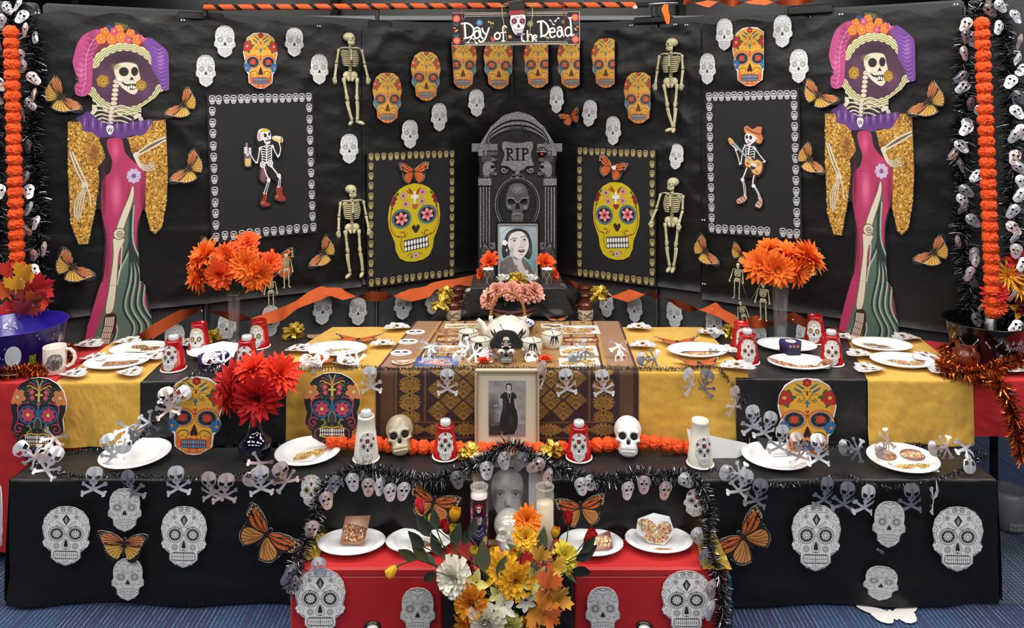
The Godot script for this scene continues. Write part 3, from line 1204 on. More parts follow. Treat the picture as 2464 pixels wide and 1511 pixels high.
	for i in 4:
		var x:=204.0-i*6
		p.s(o.call([206,444,x-2,474,x-8+i,500,x-10+i*2,524-absf(i-1.5)*6]),4.0,shade)
		p.s(o.call([206,444,x-2,474,x-8+i,500,x-10+i*2,524-absf(i-1.5)*6]),2.8,bone)
	p.s(o.call([208,442,216,466,218,492]),3.0,bone)
	# right arm and hand on the hip
	p.s(o.call([398,334,362,352,326,374]),7.0,shade)
	p.s(o.call([398,331,362,346,326,370]),4.0,bone)
	p.s(o.call([398,338,366,356,330,374]),4.0,bone)
	p.e(166,328,8,7,bone)
	p.s(o.call([325,378,334,396,346,408]),9.0,bone)
	for i in 4:
		p.s(o.call([340,396+i*3,352,400+i*4,362+i*3,392+i*5,370,394+i*6]),3.4,shade)
		p.s(o.call([340,396+i*3,352,400+i*4,362+i*3,392+i*5,370,394+i*6]),2.2,bone)
	# collar
	var vi:=Color(.38,.22,.50)
	p.fs(o.call([183,284,198,276,212,269,240,290,264,297,300,296,340,290,366,289,352,316,338,326,316,326,294,333,270,328,238,330,222,318,200,312,196,296]),vi)
	for i in 9:
		p.d(44+i*19,256+absf(i-4.0)*-2,4,22,Color(.64,.50,.74,.9))
		p.d(54+i*19,262+absf(i-4.0)*-2,3,18,Color(.22,.10,.34,.9))
	p.fs(o.call([256,302,270,302,271,314,263,324,255,314]),Color(.86,.88,.85))
	p.s(o.call([258,308,260,316,263,308,266,316,268,308]),1.4,Color(.15,.2,.2))
	# flower on the hip
	p.fl(160,378,18,9,Color(.80,.72,.84),Color(.50,.36,.60),Color(.40,.24,.50),.2,.30,.7)
	# joins between the printed sheets
	for y in [151,245,380,515,636]:
		p.f([0,y,250,y,250,y+.7,0,y+.7],Color(.1,.05,.06,.55))
	return p.done()
# dancing printed skeletons; kind 0 drinks, kind 1 plays the guitar. Laid out in pixels of the photograph.

func art_dancer(kind:int)->ImageTexture:
	var p:=Paint.new(100,204,Color(.05,.05,.06),3.0)
	var bone:=Color(.92,.90,.90)
	var ln:=Color(.10,.09,.12)
	var ox:=576.0 if kind==0 else 1756.0
	var oy:=302.0 if kind==0 else 300.0
	var q:=func(a:Array)->PackedVector2Array:
		var r:=PackedVector2Array()
		for i in range(0,a.size(),2):
			r.append(Vector2(a[i]-ox,a[i+1]-oy))
		return r
	var limb:=func(a:Array,t:float)->void:
		var r:PackedVector2Array=q.call(a)
		p.s(r,t+1.4,ln)
		p.s(r,t,bone)
		for e in [r[0],r[r.size()-1]]:
			p.e(e.x,e.y,t*.95,t*.95,bone)
	if kind==0:
		# boots
		for b in [[[620,460,622,474,616,484,616,492,626,496,638,494,636,489,628,484,632,468,622,464],0],[[652,452,668,452,668,470,680,480,680,485,664,486,650,480,654,470],0]]:
			p.fs(q.call(b[0]),Color(.56,.20,.14))
		for b in [[620,486],[654,474]]:
			p.d(b[0]-ox,b[1]-oy,6,6,Color(.75,.35,.25,.8))
			p.ring(b[0]-ox,b[1]-oy,4,2.6,.8,Color(.75,.6,.3))
		# sash
		p.fs(q.call([622,398,632,400,632,420,626,440,616,430,614,416]),Color(.36,.16,.20))
		for i in 4:
			p.s(q.call([622+i*2,400,618+i*3,436]),.8,Color(.75,.6,.62))
		limb.call([634,436,630,448,624,464],2.2)
		limb.call([638,437,634,450,629,466],1.6)
		limb.call([624,396,630,418,636,432],3.4)
		limb.call([644,402,654,416,662,428],3.4)
		limb.call([662,430,660,442,658,452],2.2)
		limb.call([665,431,664,442,662,452],1.6)
		for e in [[636,434],[661,425]]:
			p.e(e[0]-ox,e[1]-oy,5,5,bone)
		# hips
		for e in [[623,396],[641,394]]:
			p.e(e[0]-ox,e[1]-oy,7,8,bone)
			p.ring(e[0]-ox,e[1]-oy,3,4,.9,ln)
		limb.call([632,392,633,376,634,350],3.0)
		for i in 6:
			var y:=354.0+i*6
			p.s(q.call([633,y+2,624-absf(i-3.0),y-1,620+i*.6,y+5]),2.2,bone)
			p.s(q.call([635,y+2,643,y-2,646-i*.4,y+4]),2.2,bone)
		limb.call([618,356,632,352,648,352],2.4)
		limb.call([617,358,614,376,610,390],2.8)
		limb.call([608,391,600,380,594,366],2.4)
		limb.call([649,356,654,368,660,379],2.8)
		limb.call([663,376,667,362,664,346],2.4)
		# bottle
		p.fs(q.call([584,344,589,344,590,362,595,370,595,397,582,397,581,370,584,360]),Color(.55,.50,.52))
		p.f(q.call([582,380,595,380,595,396,582,396]),Color(.88,.72,.42))
		p.f(q.call([581,366,595,366,595,378,581,378]),Color(.42,.30,.44))
		p.e(588-ox,371-oy,3.4,3.6,Color(.85,.80,.85))
		for i in 4:
			p.e(584-ox,354+i*4-oy,4.4,1.9,bone)
			p.e(594-ox,356+i*4-oy,3.4,1.9,bone)
		# head
		p.fs(q.call([612,330,616,314,630,310,642,316,645,328,644,340,640,348,630,346,626,338,616,340]),bone)
		p.fs(q.call([620,316,630,310,640,314,640,317,624,319]),Color(.80,.72,.20))
		for i in 3:
			p.sp(617-ox,322+i*6-oy,4,1.2,1.1,Color(.62,.20,.42))
		p.e(631-ox,327-oy,3.6,5.0,ln,-.2)
		p.e(641-ox,324-oy,2.6,4.6,ln)
		p.f(q.call([637,330,635,334,639,334]),ln)
		p.f(q.call([630,340,645,337,643,341,632,342]),ln)
		for i in 4:
			p.l(q.call([632+i*3,336,632+i*3,339]),.6,ln)
		# glass
		p.fs(q.call([649,330,672,333,671,346,650,339]),Color(.90,.78,.52))
		p.s(q.call([671,334,668,345]),1.6,Color(.25,.18,.1))
		for i in 3:
			p.e(655+i*5-ox,332+i*1.0-oy,2.4,4.0,bone,.3)
	else:
		limb.call([1806,400,1798,420,1793,432],3.2)
		limb.call([1793,436,1796,452,1797,470],2.2)
		limb.call([1796,436,1800,452,1800,470],1.6)
		limb.call([1822,420,1818,436,1818,446],3.2)
		limb.call([1820,448,1828,462,1832,476],2.2)
		limb.call([1823,448,1831,462,1835,474],1.6)
		for e in [[1793,433],[1819,447]]:
			p.e(e[0]-ox,e[1]-oy,4.6,4.6,bone)
		for s in [[1778,482,1790,474,1802,472,1802,480,1792,488,1780,490],[1822,492,1832,478,1838,476,1839,486,1834,498,1824,496]]:
			p.fs(q.call(s),Color(.82,.66,.60))
		for s in [[1788,476,1794,486],[1794,474,1800,482],[1780,484,1788,488],[1826,488,1834,492],[1830,482,1837,486]]:
			p.s(q.call(s),1.8,Color(.40,.16,.12))
		limb.call([1806,396,1808,376,1812,350],3.0)
		for i in 5:
			var y:=352.0+i*6
			p.s(q.call([1811,y+2,1803+i*.5,y,1800+i,y+5]),2.0,bone)
			p.s(q.call([1813,y+3,1822,y+1,1826-i,y+6]),2.0,bone)
		limb.call([1798,350,1812,352,1824,358],2.4)
		limb.call([1798,352,1794,372,1790,394],2.6)
		limb.call([1787,396,1784,380,1778,362],2.2)
		limb.call([1826,360,1836,374,1847,388],2.6)
		limb.call([1846,389,1836,392,1826,394],2.2)
		# guitar
		p.fs(q.call([1798,392,1800,378,1812,374,1820,384,1832,382,1842,392,1842,410,1832,422,1818,420,1810,406,1800,402]),Color(.38,.22,.10))
		p.fs(q.call([1800,391,1802,380,1812,377,1820,387,1831,385,1840,393,1839,409,1831,419,1820,417,1812,404,1802,400]),Color(.90,.72,.44))
		p.e(1819-ox,402-oy,6.4,6.4,Color(.2,.1,.06))
		p.s(q.call([1770,340,1792,366,1812,386]),5.4,Color(.40,.54,.58))
		p.fs(q.call([1760,338,1764,332,1772,338,1772,346,1766,350]),Color(.82,.62,.30))
		for i in 3:
			p.s(q.call([1766+i*2,336+i*4,1812+i*2,384+i*4]),.5,Color(.85,.88,.9))
		p.sp(1832-ox,394-oy,5,1.3,1.1,Color(.3,.15,.1))
		p.sp(1828-ox,412-oy,5,1.3,1.1,Color(.3,.15,.1))
		p.fl(1807-ox,394-oy,4,5,Color(.75,.2,.15),Color(.9,.7,.3))
		for i in 4:
			p.e(1772+i*3-ox,352+i*3-oy,3.4,1.7,bone,.6)
			p.e(1816+i*3-ox,396+i-oy,1.7,4.0,bone,.5)
		# head and hat
		p.fs(q.call([1802,326,1812,318,1826,320,1830,332,1824,342,1812,350,1804,346,1801,336]),bone)
		p.e(1806-ox,331-oy,3.0,4.6,ln)
		p.e(1815-ox,332-oy,3.4,5.0,ln)
		p.f(q.call([1809,338,1807,342,1811,342]),ln)
		p.s(q.call([1802,345,1808,346,1815,343]),1.8,ln)
		p.fs(q.call([1800,308,1808,304,1820,312,1832,306,1842,308,1840,322,1844,334,1838,346,1826,342,1830,330,1816,322,1802,320]),Color(.78,.48,.30))
		p.s(q.call([1802,318,1818,324,1830,332,1834,344]),2.6,Color(.88,.68,.45))
		p.s(q.call([1806,310,1822,320,1838,324]),3.0,Color(.55,.24,.15))
	return p.done()

func dancer_outline(kind:int)->PackedVector2Array:
	var a:=[576,384,578,346,586,338,596,346,604,372,612,350,606,330,614,308,632,303,646,312,650,324,674,328,675,346,668,380,660,386,650,374,650,392,662,414,670,428,668,450,672,468,684,480,682,489,664,490,646,482,652,466,654,440,640,430,640,446,630,474,640,488,640,498,622,500,610,490,614,476,618,456,628,446,610,430,616,402,616,390,604,394,598,388,597,400,580,400]
	if kind==1:
		a=[1757,338,1764,328,1776,336,1798,356,1800,340,1796,322,1796,306,1808,300,1820,307,1834,302,1846,306,1844,324,1848,336,1838,350,1828,350,1840,368,1852,388,1846,400,1844,414,1834,426,1826,426,1826,448,1838,470,1843,488,1836,502,1818,499,1824,480,1814,450,1816,428,1800,430,1802,450,1804,476,1796,492,1776,493,1774,482,1790,470,1788,430,1798,404,1784,402,1780,380,1764,352]
	var ox:=576.0 if kind==0 else 1756.0
	var oy:=302.0 if kind==0 else 300.0
	var o:=PackedVector2Array()
	for i in range(0,a.size(),2):
		o.append(Vector2((a[i]-ox)/100.0,(a[i+1]-oy)/204.0))
	if kind==0:
		for i in o.size():
			o[i].x=minf(o[i].x,1.0)
	return o
# the small skull stickers that edge the posters

func art_sticker(c:Color,d:Color)->ImageTexture:
	var p:=Paint.new(40,60,c,2.0)
	p.mir=true
	p.d(6,20,5,16,d.lerp(c,.3))
	p.fs([20,6,12,7,8,12,12,15,20,16],d)
	p.e(12.5,27,5,5,d)
	p.e(12.5,27,2.2,2.2,c.lerp(d,.5))
	p.f([20,32,17,38,20,37],d)
	p.s([8,40,12,46,20,48],1.4,d)
	p.s([10,50,20,53],1.0,d)
	for x in [13,16.5,20]:
		p.l([x,45,x,52],.9,d)
	p.s([3,34,8,38],1.2,d)
	p.sp(5,20,3,1.0,.8,d)
	return p.done()
# paint on the yellow felt skulls of the two posters

func art_felt()->ImageTexture:
	var y:=Color(.80,.72,.09)
	var p:=Paint.new(126,187,y,4.0)
	var red:=Color(.52,.16,.20)
	var br:=Color(.55,.26,.06)
	var green:=Color(.22,.38,.14)
	for i in 60:
		p.d(p.rng.randf()*126,p.rng.randf()*187,5+p.rng.randf()*8,3+p.rng.randf()*4,Color(.70,.60,.06,.25) if i % 2 else Color(.88,.82,.2,.25))
	p.mir=true
	p.s([10,52,6,76,6,100,16,120,30,126],1.8,br)
	p.s([10,60,8,90,18,118],1.0,Color(.80,.45,.1))
	p.s([22,122,34,126,40,120,36,114,30,116],2.2,br)
	p.s([38,128,44,122,46,116],1.4,br)
	p.s([32,130,30,144,36,162],1.6,br)
	p.s([46,172,52,166,58,172,64,176],1.8,br)
	p.e(56,175,3.6,2.2,green,-.5)
	p.fs([60,26,52,20,48,10,56,16],br)
	p.fs([60,26,50,24,42,16,52,18],Color(.68,.34,.06))
	for f in [[14,34],[10,44]]:
		p.fl(f[0],f[1],8,5,red,Color(.35,.08,.1),Color(0,0,0,0),f[1])
	p.e(22,24,5,2.6,green,-.9)
	p.e(10,56,4,2.2,green,1.0)
	p.mir=false
	for f in [[82,22],[81,44],[42,48],[36,28]]:
		p.fl(f[0],f[1],9,5,Color(.82,.62,.58),Color(.55,.2,.25),Color(.55,.3,.2),f[0],.44,.5)
		for i in 5:
			p.e(f[0]+cos(i*1.26)*4,f[1]+sin(i*1.26)*4,.8,.8,Color(.3,.1,.1))
	for e in [[32,82],[94,76]]:
		p.e(e[0],e[1],23,23,Color(.20,.30,.33))
		for i in 18:
			var t:=TAU*i/18
			p.e(e[0]+cos(t)*20,e[1]+sin(t)*20,3.8,3.8,Color(.33,.47,.49))
			p.e(e[0]+cos(t+.17)*20,e[1]+sin(t+.17)*20,1.2,1.2,Color(.10,.16,.2))
		p.e(e[0],e[1],17.5,17.5,Color(.09,.07,.09))
		for i in 6:
			var t:=TAU*i/6+.4
			p.e(e[0]+cos(t)*9,e[1]+sin(t)*9,7,4.6,Color(.86,.44,.50),t)
			p.e(e[0]+cos(t)*11,e[1]+sin(t)*11,4,2.6,Color(.93,.66,.62),t)
		p.e(e[0],e[1],4,4,Color(.45,.16,.2))
	p.heart(66,108,11,Color(.20,.13,.08))
	p.fl(66,172,8,5,Color(.80,.66,.66),Color(.5,.25,.35),Color(.5,.3,.3),.4,.42,.5)
	# teeth
	p.f([37,134,94,127,98,155,39,162],Color(.20,.20,.21))
	for i in 8:
		var x:=41.5+i*7.2
		var dy:=-i*.85
		p.e(x,142+dy,2.9,6.2,Color(.92,.92,.90))
		p.e(x+.6,155+dy,2.8,5.4,Color(.92,.92,.90))
	return p.done()
# hanging sign, laid out in pixels of the photograph less (1088, 30)

func art_sign()->ImageTexture:
	var p:=Paint.new(307,78,Color(.075,.065,.07),4.0)
	var wh:=Color(.90,.87,.86)
	var cream:=Color(.82,.74,.64)
	var q:=func(a:Array)->PackedVector2Array:
		var r:=PackedVector2Array()
		for i in range(0,a.size(),2):
			r.append(Vector2(a[i]-1088,a[i+1]-30))
		return r
	p.f([30,3,278,3,278,4.6,30,4.6],cream)
	p.f([30,74,278,74,278,75.6,30,75.6],cream)
	for i in 62:
		p.e(31+i*4,8.4,1.1,1.1,wh)
		p.e(31+i*4,70.8,1.1,1.1,wh)
	p.f([0,0,307,0,307,1,0,1],cream)
	p.f([305.6,0,307,0,307,78,305.6,78],cream)
	p.f([0,77,307,77,307,78,0,78],cream)
	for m in 2:
		p.mir=true
		for y in [14,66]:
			p.fl(11,y,10,12,Color(.76,.22,.24),Color(.92,.62,.26),Color(0,0,0,0),.1,.2)
			p.ring(11,y,5,5,1.2,Color(.93,.75,.5))
		for y in [27,53]:
			for i in 3:
				p.e(6+i*4.0,y+(i % 2)*3,3.2,1.4,Color(.28,.40,.52),.7-i*.7)
		p.e(6,36,3.6,1.8,Color(.85,.45,.25),.5)
		p.e(11,42,3.6,1.8,Color(.92,.72,.35),-.7)
		p.e(7,44,3.2,1.6,Color(.75,.2,.2),1.2)
		for i in 3:
			p.e(25+i*3.0,12+(i % 2)*3,2.6,1.3,Color(.28,.40,.52),.6)
			p.e(25+i*3.0,66-(i % 2)*3,2.6,1.3,Color(.28,.40,.52),-.6)
	p.mir=false
	for f in [[66,24,8,Color(.30,.50,.68)],[188,28,8,Color(.45,.55,.40)],[139,58,5,Color(.75,.5,.3)],[267,24,5,Color(.35,.42,.46)]]:
		p.fl(f[0],f[1],f[2],9,f[3],Color(.88,.62,.30),Color(0,0,0,0),.0,.24)
	for f in [[92,24],[226,60]]:
		for i in 3:
			p.s([f[0]+6,f[1]+14,f[0]+2,f[1]+6,f[0]-4+i*6,f[1]-2+i],.8,Color(.4,.45,.3))
			p.e(f[0]-4+i*5,f[1]-2+i*2,2.2,2.2,Color(.85,.72,.36))
	p.fs([92,56,100,62,104,58,108,62,100,68,94,66],Color(.80,.24,.18))
	for b in [[38,70,46,60],[52,62,58,72],[236,20,244,30],[248,22,256,15]]:
		p.l(b,1.6,wh)
		for e in [0,2]:
			p.e(b[e]-1.2,b[e+1],1.7,1.7,wh)
			p.e(b[e]+1.2,b[e+1]+.8,1.7,1.7,wh)
	# lettering: Day of the Dead
	for s in [
		[5.0,1118,56,1119,72,1120,90],[4.2,1110,56,1124,55,1136,62,1140,74,1134,86,1116,91],
		[4.0,1155,83,1150,73,1143,76,1141,84,1146,91,1153,87,1155,80],[4.0,1142,68,1149,65,1155,71,1157,86,1162,92],
		[4.0,1160,67,1163,76,1169,82],[4.0,1177,66,1172,80,1165,95,1156,100,1152,95],
		[4.0,1196,78,1190,84,1192,92,1199,93,1203,86,1200,79,1195,78],
		[3.8,1219,66,1214,62,1210,68,1211,84,1211,98],[3.2,1204,79,1211,78,1218,77],[3.0,1207,98,1215,98],
		[3.8,1257,76,1255,86,1256,96,1262,100],[3.0,1251,84,1262,82],
		[3.8,1269,74,1269,86,1270,99],[3.8,1270,89,1275,83,1280,87,1281,99],[2.6,1266,99,1274,99],
		[3.4,1284,92,1291,90,1289,85,1284,87,1284,95,1291,97],
		[5.0,1302,54,1302,72,1303,88],[4.2,1293,54,1306,52,1316,60,1320,72,1314,84,1300,89],
		[4.0,1322,79,1335,77,1331,69,1324,72,1323,84,1328,91,1336,87],
		[4.0,1352,82,1348,74,1342,77,1341,85,1346,90,1351,85,1352,78],[4.0,1341,70,1347,66,1352,71,1354,84,1357,89],
		[4.0,1374,70,1367,67,1361,72,1360,82,1365,88,1375,82],[4.2,1372,45,1374,66,1375,86],[3.0,1368,46,1376,44],[3.0,1373,88,1381,85]]:
		p.s(q.call(s.slice(1)),s[0],wh)
	return p.done()
# skull in a top hat fixed to the sign, laid out in pixels less (1216, 2)

func art_hat_skull()->ImageTexture:
	var p:=Paint.new(56,88,Color(.06,.05,.06),5.0)
	p.f([7,26,46,24,48,31,10,35],Color(.62,.14,.18))
	p.s([2,30,4,34,30,36,50,30,54,26],1.2,Color(.55,.45,.25))
	p.s([5,4,26,1,43,0],1.0,Color(.55,.50,.35))
	var sk:=Paint.v([12,42,14,37,46,35,50,42,50,56,47,66,42,78,34,85,26,85,18,76,14,66,10,54])
	p.fs(sk,Color(.88,.83,.85))
	for x in [[21,0],[42,0]]:
		p.e(x[0],51,7,6.6,Color(.15,.05,.10))
		p.fl(x[0],51,5,5,Color(.50,.14,.22),Color(.85,.7,.75))
		p.dots(x[0],51,8.4,8,12,.8,Color(.3,.1,.15))
	p.fs([32,58,28,66,31,67,32,65,34,67,36,66],Color(.12,.08,.1))
	for i in 7:
		p.l([22+i*3.4,70,22.4+i*3.2,77],.7,Color(.15,.1,.15))
	p.s([20,70,32,74,46,69],.9,Color(.15,.1,.15))
	p.s([21,77,32,80,44,76],.9,Color(.15,.1,.15))
	p.fs([26,82,34,80,40,81,36,86,28,86],Color(.32,.18,.42))
	for q in [[16,60],[47,60],[32,40],[24,42],[40,41]]:
		p.sp(q[0],q[1],3.6,1.3,.7,Color(.15,.1,.15),q[0])
	return p.done()
# portrait photographs: 0 lady with a flower in her hair, 1 standing lady in a long dark dress, 2 old man

func art_photo(kind:int)->ImageTexture:
	if kind==0:
		var p:=Paint.new(72,92,Color(.55,.62,.66),5.0)
		p.d(10,10,40,40,Color(.70,.78,.80,.9))
		p.d(64,60,30,50,Color(.42,.58,.62,.9))
		p.s([2,16,20,4,52,4,70,20],1.0,Color(.4,.46,.5))
		p.fs([8,30,16,12,34,4,54,10,63,30,64,52,58,64,46,58,20,56,8,62,4,46],Color(.16,.14,.15))
		p.d(22,18,14,10,Color(.42,.36,.33,.9))
		p.d(60,46,6,16,Color(.34,.30,.30,.8))
		p.f([0,92,2,70,14,62,24,58,46,60,60,74,68,92],Color(.40,.36,.38))
		p.fs([20,50,44,58,44,70,54,92,40,90,26,66],Color(.74,.72,.71))
		p.d(34,60,14,8,Color(.36,.34,.35,.8))
		p.fs([2,74,14,62,24,60,30,76,40,92,4,92],Color(.43,.38,.40))
		p.fs([16,30,24,14,42,10,54,20,58,36,54,50,46,60,36,62,24,52,18,42],Color(.82,.81,.80))
		p.d(24,46,8,12,Color(.50,.48,.49,.6))
		p.d(26,36,8,6,Color(.88,.66,.62,.5))
		p.d(48,34,8,16,Color(.60,.58,.58,.4))
		p.s([20,27,27,23,35,24],1.2,Color(.14,.13,.14))
		p.s([42,22,49,19,55,22],1.2,Color(.14,.13,.14))
		for e in [[29,28,.1],[49,26,-.1]]:
			p.e(e[0],e[1],4.4,2.3,Color(.30,.29,.31),e[2])
			p.e(e[0],e[1]+.2,3.6,1.5,Color(.88,.88,.88),e[2])
			p.e(e[0]+.4,e[1],1.6,1.7,Color(.10,.10,.12))
		p.s([42,28,43,34,41,39],1.2,Color(.62,.58,.58))
		p.s([38,40,42,41.6,46,39.6],1.1,Color(.36,.32,.33))
		p.fs([35,48,40,45,43,46,46,44.6,51,46,48,50,42,51],Color(.35,.17,.19))
		p.l([36,47.6,50,46.4],.6,Color(.85,.82,.82))
		p.d(43,55,8,3,Color(.55,.54,.54,.7))
		p.fl(10,32,5.5,5,Color(.93,.92,.90),Color(.80,.80,.75))
		p.e(14,46,1.6,3.0,Color(.75,.75,.74))
		for i in 3:
			p.fl(8+i*12,78+(i % 2)*6,4,5,Color(.50,.44,.44),Color(.4,.36,.36))
		p.e(54,88,3.4,4,Color(.80,.80,.76))
		return p.done()
	if kind==1:
		var p:=Paint.new(82,135,Color(.60,.59,.59),4.5)
		for i in 60:
			p.d(p.rng.randf()*82,p.rng.randf()*110,8+p.rng.randf()*10,6+p.rng.randf()*8,Color(.74,.73,.73,.30) if i % 2 else Color(.46,.45,.46,.30))
		p.d(10,60,26,36,Color(.32,.31,.32,.8))
		p.d(4,100,24,50,Color(.26,.25,.26,.9))
		p.f([0,112,82,104,82,135,0,135],Color(.52,.51,.51))
		p.d(20,124,40,12,Color(.25,.25,.25,.8))
		p.f([2,110,26,108,28,132,2,132],Color(.18,.18,.18))
		p.f([12,100,26,99,26,108,12,109],Color(.33,.33,.33))
		for i in 8:
			p.d(12+p.rng.randf()*14,48+p.rng.randf()*28,4,4,Color(.75,.74,.74,.6))
		p.s([20,80,20,100],2.0,Color(.4,.4,.4))
		p.fs([38,12,42,7,50,8,52,16,50,24,40,22],Color(.16,.15,.16))
		p.fs([40,13,45,10,50,14,49,22,45,25,41,21],Color(.78,.76,.75))
		p.fs([43,22,48,22,49,30,42,30],Color(.72,.70,.70))
		p.s([40,17,43.6,17],.8,Color(.2,.2,.2))
		p.s([46,17,49,17],.8,Color(.2,.2,.2))
		p.l([44,21.6,47,21.6],.7,Color(.3,.25,.25))
		p.fs([26,36,30,44,30,54,32,62,27,58,22,46],Color(.66,.64,.63))
		p.fs([58,40,61,52,63,66,62,76,58,70,58,54],Color(.66,.64,.63))
		p.fs([38,28,46,32,54,28,62,36,61,44,57,44,58,62,62,72,65,96,62,118,52,126,30,122,24,110,27,84,31,66,31,44,26,44,28,34],Color(.13,.13,.14))
		p.d(36,60,8,24,Color(.24,.24,.25,.8))
		p.d(50,96,10,22,Color(.24,.24,.25,.8))
		p.s([42,28,44,40,47,46,49,40,49,28],.9,Color(.88,.87,.86))
		p.l([47,46,47.4,54],1.2,Color(.88,.87,.86))
		p.fs([34,124,44,124,44,131,32,131],Color(.08,.08,.08))
		p.fs([46,124,56,122,58,128,48,131],Color(.08,.08,.08))
		return p.done()
	var p:=Paint.new(130,190,Color(.20,.20,.21),3.0)
	# woven backdrop
	for i in 60:
		for j in 60:
			p.e(i*2.2+(j % 2)*1.1,18+j*2.0,.8,.6,Color(.42,.42,.44),.6)
	p.f([0,0,130,0,130,18,0,18],Color(.74,.75,.78))
	p.f([108,10,130,10,130,190,108,190],Color(.70,.71,.76))
	p.f([0,18,12,18,12,190,0,190],Color(.55,.55,.57))
	p.fs([34,190,20,150,28,120,100,120,112,190],Color(.10,.10,.10))
	p.fs([28,70,32,40,52,22,78,24,94,44,96,80,92,110,82,134,62,142,44,134,32,106],Color(.60,.60,.61))
	p.d(62,46,30,26,Color(.82,.82,.83,.95))
	p.d(64,96,14,26,Color(.74,.74,.75,.9))
	p.d(34,90,12,40,Color(.22,.22,.23,.8))
	p.d(94,90,10,40,Color(.28,.28,.29,.8))
	for e in [[46,84],[80,84]]:
		p.d(e[0],e[1]-4,14,8,Color(.28,.28,.29,.9))
		p.s([e[0]-11,e[1]-8,e[0],e[1]-11,e[0]+11,e[1]-7],1.8,Color(.24,.24,.25))
		p.e(e[0],e[1],6.4,2.6,Color(.30,.30,.31))
		p.e(e[0],e[1]+.3,5.4,1.9,Color(.72,.72,.73))
		p.e(e[0],e[1],2.4,2.2,Color(.12,.12,.12))
		p.s([e[0]-8,e[1]+6,e[0],e[1]+8,e[0]+8,e[1]+5],1.0,Color(.38,.38,.39))
	p.d(58,104,5,16,Color(.42,.42,.43,.8))
	p.d(63,112,12,6,Color(.30,.30,.31,.9))
	p.s([50,126,62,123,76,126],1.8,Color(.30,.30,.31))
	p.d(63,130,18,5,Color(.36,.36,.37,.8))
	return p.done()
# printed pictures of food; the kind gives the colours

func art_food(kind:int)->ImageTexture:
	var bgs:=[Color(.83,.83,.82),Color(.55,.36,.24),Color(.80,.84,.86),Color(.42,.18,.12),Color(.24,.33,.56),Color(.84,.82,.78)]
	var sets:=[
		[Color(.76,.66,.26),Color(.46,.50,.14),Color(.70,.44,.22),Color(.86,.80,.62)],
		[Color(.62,.30,.16),Color(.82,.60,.36),Color(.42,.18,.10),Color(.88,.76,.50)],
		[Color(.62,.26,.16),Color(.34,.52,.52),Color(.80,.50,.36),Color(.72,.74,.40)],
		[Color(.88,.78,.50),Color(.74,.56,.26),Color(.56,.30,.14),Color(.92,.88,.74)],
		[Color(.88,.82,.78),Color(.62,.34,.26),Color(.80,.60,.50),Color(.36,.46,.70)],
		[Color(.42,.10,.16),Color(.62,.16,.22),Color(.30,.38,.12),Color(.74,.54,.34)]]
	var p:=Paint.new(120,80,bgs[kind],1.6)
	p.rng.seed=kind+3
	p.d(60,40,70,50,Color(.94,.93,.91,.8))
	for q in [[[34,46,30,17,-.35],[76,34,36,13,-.2],[92,60,18,10,.4]],[[60,38,54,14,.1],[60,58,46,12,-.1]],[[36,34,28,18,.3],[88,38,24,17,-.3],[60,62,40,11,.0]],[[24,42,19,17,.0],[60,40,19,18,.2],[97,42,18,17,.1]],[[50,36,44,12,-.25],[72,58,36,12,.2]],[[40,34,30,16,.2],[80,50,30,15,-.3]]][kind]:
		p.d(q[0],q[1]+7,q[2]*1.15,q[3]*1.1,Color(.30,.24,.20,.7))
		var o:=Paint.oval(q[0],q[1],q[2],q[3],q[4],12)
		for i in 12:
			o[i]+=Vector2(p.rng.randf_range(-3,3),p.rng.randf_range(-2,2))
		p.fs(o,sets[kind][2])
		p.flecks(o,90,2.2,sets[kind],2.2)
		p.flecks(o,40,1.3,[Color(.92,.88,.78),sets[kind][1].darkened(.4)],2.0)
		p.d(q[0]-4,q[1]-q[3]*.4,q[2]*.7,q[3]*.5,Color(1.0,.95,.85,.35))
	return p.done()
# brown and gold woven cloth: the hanging front with its borders

